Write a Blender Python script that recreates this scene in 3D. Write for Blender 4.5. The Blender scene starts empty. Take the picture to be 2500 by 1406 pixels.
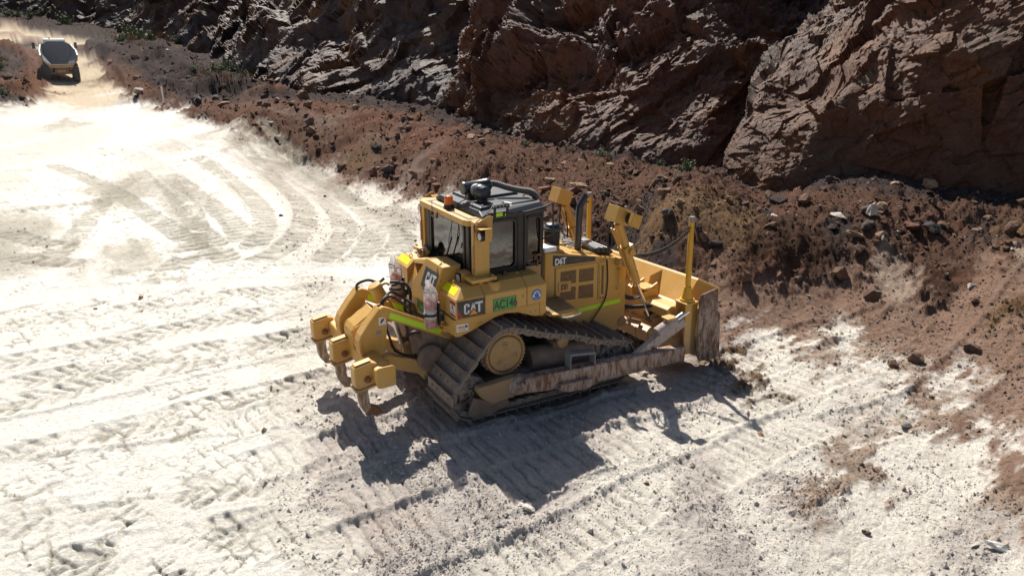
import bpy, bmesh, math, random
import numpy as np
from mathutils import Vector, Matrix
random.seed(7)
# ------------------------------------------------------------------ camera, world, sun, exposure
scene = bpy.context.scene
coll = scene.collection
CAM = (-5.020, -9.895, 5.561)
def setup_camera():
    yaw, pitch, roll = math.radians(59.101), math.radians(19.393), math.radians(0.288)
    cd = bpy.data.cameras.new('camera')
    cd.sensor_width = 36.0
    cd.lens = 36.0 * 1756.24 / 2500.0
    cd.clip_start = 0.1
    cd.clip_end = 3000
    co = bpy.data.objects.new('camera', cd)
    coll.objects.link(co)
    f = Vector((math.cos(yaw) * math.cos(pitch), math.sin(yaw) * math.cos(pitch), -math.sin(pitch)))
    r = Vector((math.sin(yaw), -math.cos(yaw), 0.0))
    u = r.cross(f)
    r2 = r * math.cos(roll) + u * math.sin(roll)
    u2 = -r * math.sin(roll) + u * math.cos(roll)
    m = Matrix((r2, u2, -f)).transposed().to_4x4()
    m.translation = Vector(CAM)
    co.matrix_world = m
    scene.camera = co
setup_camera()
SUN = Vector((0.235, 0.905, 1.02)).normalized()          # towards the sun
sun_el = math.asin(SUN.z)
w = bpy.data.worlds.new('World')
scene.world = w
w.use_nodes = True
nt = w.node_tree
sky = nt.nodes.new('ShaderNodeTexSky')
sky.sky_type = 'NISHITA'
sky.sun_disc = False
sky.sun_elevation = sun_el
sky.sun_rotation = math.atan2(SUN.x, SUN.y)
sky.dust_density = 1.5
bg = nt.nodes['Background']
nt.links.new(sky.outputs[0], bg.inputs[0])
bg.inputs[1].default_value = 0.058
sl = bpy.data.lights.new('sun', 'SUN')
sl.energy = 4.9
sl.angle = math.radians(0.55)
sl.color = (1.0, 0.955, 0.88)
so = bpy.data.objects.new('sun', sl)
so.rotation_euler = SUN.to_track_quat('Z', 'Y').to_euler()
so.location = (0, 0, 60)
coll.objects.link(so)
scene.view_settings.view_transform = 'Standard'
scene.view_settings.look = 'None'
scene.view_settings.gamma = 1.0
scene.view_settings.use_curve_mapping = False
scene.view_settings.exposure = 0.58
scene.render.engine = 'CYCLES'
# ------------------------------------------------------------------ numpy noise
def _h(ix, iy, iz=0, seed=0):
    n = (ix.astype(np.int64) * 73856093) ^ (iy.astype(np.int64) * 19349663) ^ (np.asarray(iz).astype(np.int64) * 83492791) ^ (seed * 2654435761)
    n = (n ^ (n >> 13)) * 1274126177
    n = n ^ (n >> 16)
    return (n & 0xffff).astype(np.float32) / 65535.0
def vn2(x, y, seed=0):
    """gradient noise 2d, about -1..1"""
    ix = np.floor(x); iy = np.floor(y)
    fx = (x - ix).astype(np.float32); fy = (y - iy).astype(np.float32)
    ux = fx * fx * fx * (fx * (fx * 6 - 15) + 10); uy = fy * fy * fy * (fy * (fy * 6 - 15) + 10)
    def g(dx, dy):
        a = _h(ix + dx, iy + dy, 0, seed) * 6.2831853
        return np.cos(a) * (fx - dx) + np.sin(a) * (fy - dy)
    a = g(0, 0); b = g(1, 0); c = g(0, 1); d = g(1, 1)
    return ((a + (b - a) * ux) * (1 - uy) + (c + (d - c) * ux) * uy) * 1.5
def vn3(x, y, z, seed=0):
    ix = np.floor(x); iy = np.floor(y); iz = np.floor(z)
    fx = (x - ix).astype(np.float32); fy = (y - iy).astype(np.float32); fz = (z - iz).astype(np.float32)
    ux = fx * fx * (3 - 2 * fx); uy = fy * fy * (3 - 2 * fy); uz = fz * fz * (3 - 2 * fz)
    out = 0
    for dz in (0, 1):
        wz = uz if dz else 1 - uz
        for dy in (0, 1):
            wy = uy if dy else 1 - uy
            for dx in (0, 1):
                wx = ux if dx else 1 - ux
                h = _h(ix + dx, iy + dy, iz + dz, seed)
                a = h * 6.2831853
                c2 = np.modf(h * 37.7)[0] * 2 - 1
                s2 = np.sqrt(1 - c2 * c2)
                out = out + wx * wy * wz * (np.cos(a) * s2 * (fx - dx) + np.sin(a) * s2 * (fy - dy) + c2 * (fz - dz))
    return out * 1.6
def fbm2(x, y, oct=4, seed=0, gain=0.5, ridged=False):
    s = 0; a = 1.0; t = 0
    for i in range(oct):
        n = vn2(x * 2 ** i + 17.3 * i, y * 2 ** i - 9.1 * i, seed + i)
        s = s + a * ((1 - 2 * np.abs(n)) if ridged else n); t += a; a *= gain
    return s / t
def cells2(x, y, seed=0, jit=0.85):
    """nearest cell: F1, F2, id hash, offset vector"""
    ix = np.floor(x); iy = np.floor(y)
    f1 = np.full(x.shape, 9.0, np.float32); f2 = f1.copy(); hid = np.zeros(x.shape, np.float32)
    for dx in (-1, 0, 1):
        for dy in (-1, 0, 1):
            h = _h(ix + dx, iy + dy, 3, seed); h2 = _h(ix + dx, iy + dy, 11, seed + 5)
            px = ix + dx + 0.5 + (h - 0.5) * jit - x; py = iy + dy + 0.5 + (h2 - 0.5) * jit - y
            d = np.sqrt(px * px + py * py)
            m = d < f1
            f2 = np.where(m, f1, np.minimum(f2, d)); hid = np.where(m, np.modf(h * 91.7 + h2 * 13.3)[0], hid); f1 = np.where(m, d, f1)
    return f1, f2, hid
def facets3(x, y, z, seed=0):
    """piecewise planar field: each jittered cell tilts its own way"""
    bx = np.floor(x - 0.5); by = np.floor(y - 0.5); bz = np.floor(z - 0.5)
    best = np.full(x.shape, 99.0, np.float32); val = np.zeros(x.shape, np.float32); second = best.copy()
    for dx in (0, 1):
        for dy in (0, 1):
            for dz in (0, 1):
                cx = bx + dx; cy = by + dy; cz = bz + dz
                h1 = _h(cx, cy, cz, seed); h2 = _h(cx, cy, cz, seed + 1); h3 = _h(cx, cy, cz, seed + 2)
                px = x - (cx + 0.5 + (h1 - 0.5) * 0.7); py = y - (cy + 0.5 + (h2 - 0.5) * 0.7); pz = z - (cz + 0.5 + (h3 - 0.5) * 0.7)
                d = px * px + py * py + pz * pz
                m = d < best
                tx = np.modf(h1 * 53.1)[0] * 2 - 1; ty = np.modf(h2 * 53.1)[0] * 2 - 1; tz = np.modf(h3 * 53.1)[0] * 2 - 1
                val = np.where(m, (px * tx + py * ty + pz * tz) * 1.3 + tx * 0.25, val)
                second = np.where(m, best, np.minimum(second, d)); best = np.where(m, d, best)
    return val, np.sqrt(second) - np.sqrt(best)
def smooth(a, b, x):
    t = np.clip((x - a) / (b - a), 0, 1)
    return t * t * (3 - 2 * t)
# ------------------------------------------------------------------ object helpers
def tag(o, label=None, cat=None, group=None, kind=None):
    if label: o['label'] = label
    if cat: o['category'] = cat
    if group: o['group'] = group
    if kind: o['kind'] = kind
    return o
def mesh_from_arrays(name, V, F, mat, parent=None, smooth_shade=False, attr=None):
    """V (n,3), F (m,k) of equal-sized faces"""
    V = np.asarray(V, np.float32); F = np.asarray(F, np.int32)
    me = bpy.data.meshes.new(name)
    me.vertices.add(len(V)); me.vertices.foreach_set('co', V.ravel())
    k = F.shape[1]
    me.loops.add(F.size); me.loops.foreach_set('vertex_index', F.ravel())
    me.polygons.add(len(F)); me.polygons.foreach_set('loop_start', np.arange(0, F.size, k, dtype=np.int32))
    me.polygons.foreach_set('use_smooth', np.full(len(F), smooth_shade, bool))
    if attr is not None:
        a = me.color_attributes.new('soil', 'FLOAT_COLOR', 'POINT')
        c = np.ones((len(V), 4), np.float32); c[:, :attr.shape[1]] = attr
        a.data.foreach_set('color', c.ravel())
    me.update(calc_edges=True); me.validate()
    if mat: me.materials.append(mat)
    o = bpy.data.objects.new(name, me); coll.objects.link(o)
    if parent: o.parent = parent
    return o
class Mat:
    """small node-material builder"""
    def __init__(self, name):
        self.m = bpy.data.materials.new(name); self.m.use_nodes = True
        self.nt = self.m.node_tree; self.b = self.nt.nodes['Principled BSDF']
    def n(self, t, **kw):
        x = self.nt.nodes.new(t)
        for k, v in kw.items():
            if k.startswith('_'): setattr(x, k[1:], v)
            else: x.inputs[k].default_value = v
        return x
    def l(self, a, b): self.nt.links.new(a, b); return self
    def coord(self, kind='Object', scale=None):
        c = self.n('ShaderNodeTexCoord').outputs[kind]
        if scale:
            mp = self.n('ShaderNodeMapping'); mp.inputs['Scale'].default_value = scale; self.l(c, mp.inputs[0]); return mp.outputs[0]
        return c
    def noise(self, co, scale, detail=4, rough=0.6, dist=0.0):
        x = self.n('ShaderNodeTexNoise', Scale=scale, Detail=detail, Roughness=rough, Distortion=dist); self.l(co, x.inputs['Vector']); return x.outputs[0]
    def ramp(self, fac, stops):
        r = self.n('ShaderNodeValToRGB'); e = r.color_ramp.elements
        while len(e) < len(stops): e.new(0.5)
        for i, (p, c) in enumerate(stops):
            e[i].position = p; e[i].color = (c, c, c, 1) if isinstance(c, (int, float)) else (*c, 1)
        self.l(fac, r.inputs[0]); return r.outputs[0]
    def mix(self, fac, a, b, mode='MIX'):
        x = self.n('ShaderNodeMix', _data_type='RGBA', _blend_type=mode, _clamp_factor=True)
        for s, v in ((x.inputs[0], fac), (x.inputs[6], a), (x.inputs[7], b)):
            if isinstance(v, bpy.types.NodeSocket): self.l(v, s)
            elif isinstance(v, (int, float)): s.default_value = v
            else: s.default_value = (*v, 1)
        return x.outputs[2]
    def math(self, op, a, b=0.0):
        x = self.n('ShaderNodeMath', _operation=op)
        for s, v in ((x.inputs[0], a), (x.inputs[1], b)):
            if isinstance(v, bpy.types.NodeSocket): self.l(v, s)
            else: s.default_value = v
        return x.outputs[0]
    def bump(self, h, strength=0.5, dist=0.02):
        x = self.n('ShaderNodeBump', Strength=strength, Distance=dist); self.l(h, x.inputs['Height']); self.l(x.outputs[0], self.b.inputs['Normal']); return x
    def base(self, c): 
        s = self.b.inputs['Base Color']
        if isinstance(c, bpy.types.NodeSocket): self.l(c, s)
        else: s.default_value = (*c, 1)
    def set(self, **kw):
        for k, v in kw.items():
            s = self.b.inputs[k.replace('_', ' ')]
            if isinstance(v, bpy.types.NodeSocket): self.l(v, s)
            else: s.default_value = v
        return self
HT = [[-6.53, -1.64, 0.0], [-4.24, -2.99, 0.0], [-1.74, -4.45, 0.0], [0.71, -5.96, 0.05], [2.94, -7.34, 0.1], [5.23, -8.96, 0.3], [-9.19, -0.07, 0.0], [-3.57, -7.52, -0.0], [-7.17, -5.38, 0.0], [0.18, -9.8, 0.1], [-6.72, 2.01, 0.0], [-4.11, 0.48, 0.0], [-1.35, -0.71, 0.0], [-0.52, -1.81, 0.03], [1.67, -1.93, 0.03], [4.1, -2.26, 0.0], [4.8, -4.12, 0.05], [5.35, -6.17, 0.25], [6.7, -7.79, 0.7], [-9.5, 4.35, 0.0], [-7.05, 8.09, 0.0], [-4.03, 6.34, 0.0], [-1.07, 5.52, 0.0], [1.83, 6.71, 0.0], [-11.18, 12.01, 0.0], [-7.59, 18.34, 0.0], [-2.69, 18.45, 0.0], [0.79, 14.95, 0.0], [3.98, 11.75, 0.0], [5.08, 8.68, 0.0], [5.41, 6.43, 0.0], [5.93, 4.28, 0.02], [-14.64, 27.79, 0.0], [-8.13, 28.8, 0.1], [-2.39, 29.27, 0.15], [2.0, 23.14, 0.1], [-8.71, 41.0, 0.45], [-2.54, 39.47, 0.5], [-17.74, 42.34, 0.4], [-3.56, 50.92, 0.85], [-5.88, 66.1, 1.34], [-2.9, 66.08, 1.43], [-7.45, 62.06, 1.29], [-3.78, 76.1, 2.48], [-4.97, 83.11, 3.49], [-4.02, 89.1, 4.23], [-6.35, 96.1, 4.83], [-8.47, 104.05, 5.75], [-11.27, 111.95, 6.76], [-24.8, 118.59, 7.42], [-8.38, 94.05, 4.62], [-10.92, 99.95, 5.26], [-21.96, 96.77, 4.8], [-7.14, 73.08, 2.64], [-8.14, 76.05, 2.93], [-7.49, 60.06, 1.56], [-7.92, 50.04, 1.09], [-8.71, 46.99, 0.98], [-8.91, 60.0, 1.92], [-10.13, 77.96, 3.27], [-14.37, 59.48, 2.09], [-12.14, 39.65, 1.0], [-2.85, 88.08, 4.15], [-1.73, 80.05, 3.13], [-0.73, 63.98, 1.66], [-0.21, 46.9, 0.89], [-2.11, 91.06, 4.42], [-0.43, 81.99, 3.48], [0.79, 69.89, 2.26], [1.49, 54.78, 1.3], [1.61, 46.72, 0.96], [0.22, 97.98, 5.07], [2.96, 83.77, 3.85], [4.56, 65.5, 2.36], [5.33, 50.22, 1.61], [-3.29, 98.09, 5.3], [2.38, 101.86, 5.56], [0.56, 42.62, 0.75], [2.64, 34.87, 0.4], [3.47, 25.35, 0.2], [4.24, 22.01, 0.1], [4.55, 19.61, 0.03], [5.71, 17.67, 0.0], [5.75, 13.83, 0.0], [5.55, 11.89, 0.0], [1.96, 41.63, 1.13], [2.73, 30.25, 1.45], [4.9, 26.93, 1.35], [6.18, 21.78, 1.25], [7.61, 19.16, 1.25], [6.96, 15.04, 1.2], [7.66, 13.38, 1.15], [5.35, 43.1, 1.36], [8.79, 41.27, 1.5], [8.58, 31.18, 1.6], [10.03, 25.75, 1.4], [12.33, 25.11, 1.3], [11.34, 19.33, 1.3], [10.3, 13.6, 1.3], [11.14, 10.11, 1.3], [11.81, 7.7, 1.3], [12.48, 5.99, 1.25], [6.24, 12.3, 0.35], [7.37, 10.84, 0.5], [7.29, 8.22, 0.6], [6.82, 5.5, 0.5], [6.8, 4.22, 0.35], [9.05, 9.65, 1.1], [9.12, 6.56, 1.1], [7.04, 3.03, 1.5], [7.88, 2.8, 1.75], [8.53, 2.19, 1.55], [6.68, 2.29, 0.95], [6.56, 1.06, 0.6], [7.25, 0.79, 0.95], [6.59, 3.34, 0.6], [5.96, -0.18, 0.15], [10.2, 2.7, 1.2], [4.69, -1.21, 0.0], [5.4, 0.05, 0.0], [8.43, 0.67, 1.1], [9.29, 0.8, 1.2], [8.31, -0.1, 0.45], [6.56, -0.53, 0.15], [9.02, -0.65, 0.3], [9.69, -0.04, 1.0], [6.55, -2.02, 0.15], [10.46, 0.78, 1.45], [10.83, -0.08, 1.4], [11.66, -0.69, 1.3], [12.48, -1.43, 1.4], [13.27, -2.15, 1.5], [13.88, -3.43, 1.8], [15.66, -6.13, 2.0], [10.52, -1.06, 0.75], [11.27, -1.52, 0.95], [11.27, -2.79, 1.1], [10.26, -2.62, 0.5], [9.22, -1.97, 0.3], [9.92, -3.76, 0.75], [10.09, -5.1, 1.0], [8.11, -3.85, 0.25], [7.9, -4.95, 0.35], [6.65, -3.23, 0.1], [7.79, -6.92, 1.2], [-60.0, 170.0, 14.0], [0.0, 200.0, 16.0], [60.0, 150.0, 14.0], [120.0, 90.0, 8.0], [60.0, 60.0, 6.0], [30.0, 40.0, 3.0], [120.0, 0.0, 3.0], [60.0, -60.0, 2.0], [0.0, -80.0, 0.0], [-80.0, -40.0, 0.0], [-80.0, 20.0, 0.0], [-90.0, 80.0, 4.0], [40.0, 10.0, 1.3], [30.0, 25.0, 1.4]]
SOIL = [(-6.53, -1.64, 'W'), (-5.38, -2.31, 'W'), (-4.24, -2.99, 'W'), (-3.67, -2.48, 'V'), (-3.47, -3.44, 'V'), (-2.42, -3.22, 'P'), (-1.74, -4.45, 'V'), (-0.69, -4.9, 'V'), (0.61, -5.48, 'P'), (1.12, -6.17, 'V'), (2.47, -6.25, 'V'), (3.23, -6.99, 'P'), (2.98, -7.33, 'V'), (4.0, -6.72, 'M'), (3.92, -6.14, 'V'), (2.41, -5.76, 'V'), (0.76, -4.68, 'P'), (0.28, -3.69, 'V'), (0.33, -4.42, 'V'), (1.34, -5.13, 'V'), (2.82, -4.55, 'V'), (2.11, -4.46, 'V'), (-1.18, -3.51, 'P'), (-1.92, -2.06, 'P'), (-2.87, -1.49, 'P'), (-3.34, -1.21, 'V'), (-3.82, -0.93, 'W'), (-5.27, -0.6, 'W'), (-6.63, 0.19, 'W'), (-6.76, 2.75, 'W'), (-5.11, 1.79, 'W'), (-3.31, 1.53, 'W'), (-2.44, 1.01, 'V'), (-2.08, 0.0, 'P'), (-2.07, 2.3, 'V'), (-2.96, 3.24, 'W'), (-4.94, 4.39, 'W'), (-6.91, 5.54, 'W'), (-5.62, 3.78, 'W'), (-7.05, 8.09, 'W'), (-5.54, 6.94, 'W'), (-3.93, 7.18, 'W'), (-2.35, 6.26, 'W'), (-0.75, 5.34, 'V'), (0.67, 6.59, 'W'), (-1.25, -0.48, 'P'), (-0.39, -0.2, 'P'), (-1.16, 0.61, 'P'), (0.06, -2.01, 'P'), (1.5, -2.14, 'P'), (3.14, -2.25, 'P'), (-0.03, -3.19, 'P'), (1.42, -3.19, 'V'), (3.72, -3.44, 'V'), (4.63, -2.24, 'V'), (4.82, -3.36, 'V'), (3.61, -4.28, 'V'), (2.35, -3.48, 'V'), (5.3, -4.47, 'V'), (5.98, -4.38, 'N'), (5.39, -5.34, 'N'), (4.81, -4.78, 'M'), (6.64, -5.08, 'N'), (6.55, -5.6, 'N'), (5.94, -5.62, 'V'), (5.72, -5.89, 'N'), (5.7, -4.87, 'M'), (6.92, -4.69, 'M'), (6.59, -4.35, 'V'), (3.2, -5.21, 'M'), (1.97, -4.91, 'P'), (1.28, -4.3, 'P'), (2.6, -5.04, 'M'), (3.71, -6.0, 'V'), (4.9, -6.13, 'N'), (4.8, -6.43, 'N'), (4.47, -5.83, 'V'), (4.08, -5.23, 'V'), (5.48, -6.0, 'V'), (6.95, -4.48, 'P'), (6.11, -4.3, 'M'), (6.03, -3.64, 'V'), (5.3, -2.57, 'V'), (4.78, -1.92, 'V'), (4.6, -1.6, 'O'), (4.27, -2.56, 'O'), (-7.29, 12.77, 'G'), (-6.37, 13.14, 'V'), (-5.45, 10.9, 'V'), (-6.83, 15.46, 'G'), (-4.83, 14.2, 'W'), (-4.21, 11.04, 'G'), (-3.25, 13.37, 'W'), (-2.97, 11.23, 'W'), (-5.86, 18.55, 'W'), (-3.97, 19.03, 'G'), (-2.73, 9.34, 'W'), (-1.5, 10.39, 'W'), (-0.93, 13.18, 'W'), (-1.85, 14.95, 'W'), (-3.09, 17.13, 'W'), (-5.09, 24.4, 'W'), (-7.99, 26.28, 'V'), (-2.17, 23.06, 'V'), (-0.11, 21.06, 'W'), (1.12, 16.24, 'V'), (-0.07, 11.57, 'V'), (0.46, 9.26, 'V'), (1.54, 10.7, 'V'), (1.64, 13.06, 'V'), (3.23, 13.54, 'V'), (2.26, 9.22, 'V'), (3.98, 11.74, 'P'), (4.99, 14.1, 'M'), (4.46, 16.9, 'M'), (4.61, 15.12, 'R'), (3.58, 18.23, 'M'), (2.74, 22.5, 'M'), (2.08, 25.9, 'V'), (2.26, 28.46, 'M'), (0.97, 32.39, 'V'), (0.23, 34.17, 'V'), (-0.09, 26.08, 'W'), (-1.99, 33.28, 'W'), (-4.79, 34.37, 'V'), (-8.43, 36.11, 'V'), (-6.56, 38.03, 'W'), (-3.52, 40.98, 'W'), (-1.65, 42.07, 'W'), (-5.25, 37.99, 'G'), (-0.18, 16.8, 'V'), (-1.35, 20.07, 'V'), (2.73, 7.96, 'V'), (1.17, 7.94, 'W'), (4.22, 9.17, 'V'), (4.42, 7.0, 'V'), (4.87, 4.6, 'P'), (4.51, 2.4, 'P'), (-4.12, 67.7, 'T'), (-5.64, 66.75, 'T'), (-2.31, 68.14, 'T'), (-1.54, 65.53, 'T'), (-2.59, 72.69, 'T'), (-3.13, 78.84, 'T'), (-1.29, 46.22, 'W'), (-0.87, 64.96, 'V'), (-6.1, 66.46, 'T'), (-7.02, 63.59, 'M'), (-6.14, 41.72, 'V'), (-7.4, 41.75, 'V'), (-3.33, 87.04, 'T'), (-4.83, 87.67, 'T'), (-8.32, 94.91, 'T'), (-10.79, 99.2, 'T'), (-6.77, 93.75, 'T'), (-9.53, 100.34, 'M'), (-5.71, 92.31, 'K'), (-2.53, 93.19, 'K'), (-7.3, 96.31, 'K'), (-8.36, 91.12, 'K'), (-10.81, 96.29, 'T'), (-9.54, 80.78, 'K'), (-8.94, 64.14, 'K'), (-9.33, 62.34, 'K'), (-8.14, 63.94, 'B'), (-7.15, 79.06, 'R'), (-7.39, 71.54, 'R'), (-7.63, 62.11, 'R'), (-7.9, 56.06, 'R'), (-8.82, 73.54, 'K'), (-8.28, 63.9, 'B'), (-9.85, 76.14, 'K'), (-9.48, 63.12, 'K'), (-10.32, 83.9, 'K'), (-8.54, 53.03, 'K'), (-13.03, 70.34, 'K'), (-0.43, 54.24, 'B'), (-0.71, 64.81, 'B'), (-1.15, 78.43, 'B'), (-1.96, 82.54, 'B'), (-0.32, 43.09, 'B'), (1.02, 51.36, 'K'), (1.0, 65.71, 'K'), (0.32, 77.32, 'K'), (-0.44, 87.32, 'K'), (2.23, 84.15, 'K'), (2.88, 61.1, 'K'), (5.09, 58.09, 'K'), (2.26, 45.56, 'K'), (5.27, 50.38, 'K'), (5.88, 45.62, 'B'), (4.71, 66.26, 'K'), (1.73, 72.04, 'K'), (4.27, 77.1, 'O'), (9.24, 53.89, 'B'), (1.94, 35.27, 'B'), (1.16, 33.53, 'R'), (2.75, 28.59, 'B'), (4.16, 27.92, 'B'), (4.86, 24.66, 'B'), (5.42, 21.04, 'O'), (5.34, 21.73, 'R'), (6.23, 19.17, 'B'), (6.55, 15.71, 'B'), (6.43, 17.33, 'R'), (7.66, 25.37, 'R'), (7.12, 30.34, 'R'), (5.34, 32.08, 'B'), (10.04, 25.75, 'R'), (10.01, 20.88, 'R'), (9.38, 15.85, 'B'), (7.09, 14.96, 'R'), (7.97, 11.86, 'B'), (8.71, 10.36, 'B'), (9.84, 9.57, 'B'), (7.02, 13.17, 'B'), (6.81, 8.66, 'B'), (7.09, 6.86, 'B'), (7.2, 5.07, 'D'), (7.23, 4.31, 'K'), (7.25, 3.5, 'O'), (7.13, 2.7, 'O'), (8.13, 3.05, 'O'), (7.36, 1.59, 'O'), (6.07, 1.86, 'K'), (6.85, 1.63, 'B'), (8.07, 1.58, 'O'), (7.57, 0.49, 'D'), (6.26, 0.38, 'N'), (6.76, 0.28, 'B'), (8.69, 0.89, 'D'), (8.0, 0.23, 'B'), (8.79, -0.18, 'D'), (10.07, 1.08, 'B'), (10.04, 0.26, 'K'), (10.23, -0.13, 'B'), (10.88, -0.75, 'B'), (11.8, -1.17, 'B'), (12.53, -1.66, 'K'), (12.43, -2.41, 'O'), (7.19, -0.51, 'N'), (7.45, -1.32, 'N'), (8.69, -1.19, 'N'), (6.78, -0.11, 'N'), (5.5, -0.74, 'N'), (6.54, -1.56, 'N'), (5.25, -1.19, 'P'), (5.66, -1.81, 'V'), (6.89, -2.22, 'V'), (5.95, -2.49, 'M'), (8.12, -2.24, 'N'), (7.67, -2.97, 'N'), (9.82, -1.53, 'M'), (9.71, -1.12, 'M'), (9.83, -0.72, 'B'), (10.64, -1.45, 'B'), (10.28, -2.18, 'D'), (10.74, -2.29, 'B'), (11.11, -2.63, 'N'), (12.0, -2.75, 'M'), (12.19, -2.47, 'B'), (11.56, -2.64, 'B'), (10.77, -3.01, 'N'), (9.8, -3.1, 'N'), (9.68, -3.87, 'O'), (9.03, -4.25, 'N'), (8.93, -3.74, 'N'), (8.44, -3.26, 'N'), (7.3, -3.94, 'N'), (7.98, -4.59, 'N'), (6.95, -3.03, 'M'), (8.2, -5.39, 'N'), (5.71, -6.5, 'M'), (3.95, -7.27, 'V'), (11.51, -4.54, 'B'), (8.49, -7.17, 'B'), (10.31, 7.01, 'B'), (10.63, 10.61, 'B'), (10.29, 5.23, 'B'), (9.2, 6.46, 'B'), (6.57, 3.47, 'K'), (-1.27, 55.39, 'T'), (-1.66, 49.44, 'T'), (-0.91, 60.2, 'B'), (-0.72, 62.25, 'R'), (-0.93, 48.18, 'V'), (-1.28, 43.88, 'V'), (-0.6, 51.79, 'B'), (-0.42, 53.6, 'R'), (-0.51, 43.28, 'V'), (-0.83, 39.93, 'V'), (-0.2, 46.22, 'B'), (-0.0, 47.86, 'R'), (0.3, 40.45, 'W'), (-0.05, 37.51, 'W'), (0.64, 43.09, 'B'), (0.85, 44.65, 'R'), (1.4, 36.86, 'W'), (1.03, 34.37, 'W'), (1.77, 39.16, 'B'), (2.01, 40.6, 'R'), (2.29, 32.94, 'V'), (1.9, 30.83, 'V'), (2.67, 34.95, 'B'), (2.93, 36.27, 'R'), (2.75, 28.07, 'V'), (2.38, 26.38, 'V'), (3.13, 29.74, 'B'), (3.39, 30.9, 'R'), (3.1, 23.89, 'V'), (2.75, 22.53, 'V'), (3.46, 25.29, 'B'), (3.74, 26.32, 'R'), (3.35, 21.77, 'V'), (3.01, 20.57, 'V'), (3.71, 23.04, 'B'), (3.99, 24.01, 'R'), (3.43, 19.37, 'V'), (3.12, 18.33, 'V'), (3.79, 20.52, 'B'), (4.06, 21.41, 'R'), (3.7, 17.08, 'M'), (3.39, 16.18, 'V'), (4.04, 18.1, 'B'), (4.33, 18.92, 'R'), (4.23, 16.05, 'V'), (3.91, 15.2, 'V'), (4.59, 17.02, 'B'), (4.88, 17.8, 'R'), (4.51, 14.69, 'V'), (4.2, 13.91, 'V'), (4.88, 15.6, 'B'), (5.18, 16.35, 'R'), (4.74, 13.15, 'V'), (4.43, 12.45, 'V'), (5.1, 13.99, 'B'), (5.41, 14.69, 'R'), (5.04, 12.11, 'V'), (4.73, 11.45, 'V'), (5.41, 12.89, 'B'), (5.72, 13.56, 'R'), (5.23, 10.64, 'V'), (4.94, 10.05, 'V'), (5.6, 11.36, 'B'), (5.91, 11.98, 'R'), (2.23, 34.72, 'B'), (2.6, 31.85, 'R'), (2.93, 31.5, 'B'), (3.11, 30.34, 'B'), (3.18, 27.01, 'B'), (2.09, 36.53, 'B'), (3.38, 24.77, 'B'), (2.64, 34.66, 'B'), (3.4, 29.94, 'B'), (3.61, 22.96, 'B'), (1.81, 39.37, 'B'), (1.27, 40.5, 'B')]
BERMS = [([(-12.94, 92.17), (-9.45, 88.24), (-7.68, 76.15), (-7.27, 73.09), (-7.18, 60.58), (-7.54, 51.2), (-9.17, 57.85), (-10.86, 53.18)], 1.7, 0.8, 'R'), ([(-2.69, 88.22), (-1.86, 80.38), (-0.65, 77.43), (-0.41, 63.98), (-0.2, 55.77), (-0.07, 46.89), (1.45, 52.21), (2.1, 49.42)], 2.6, 0.55, 'B'), ([(-1.01, 84.67), (1.13, 72.9), (2.28, 64.18), (2.61, 53.94), (3.36, 43.98)], 4.0, 0.9, 'K'), ([(1.19, 87.11), (3.74, 83.64), (4.61, 65.5), (5.1, 50.31), (6.08, 43.76)], 4.5, 1.0, 'K'), ([(-13.37, 101.11), (-10.12, 99.9), (-7.96, 94.11), (-6.03, 94.36)], 2.2, 0.5, 'M'), ([(5.38, 43.14), (7.06, 43.26), (8.29, 41.42)], 2.5, 0.8, 'B'), ([(0.81, 40.73), (1.91, 38.53), (2.91, 36.3), (3.53, 30.63), (3.85, 26.03), (4.01, 21.88)], 1.5, 0.25, 'B'), ([(6.59, 2.34), (7.3, 2.16), (7.85, 1.62)], 2.2, 0.42, 'O'), ([(8.08, 0.69), (9.0, 0.55), (9.5, 0.08)], 1.7, 0.42, 'D'), ([(10.27, -0.38), (10.93, -0.76), (11.16, -1.62)], 1.8, 0.25, 'B')]
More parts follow.
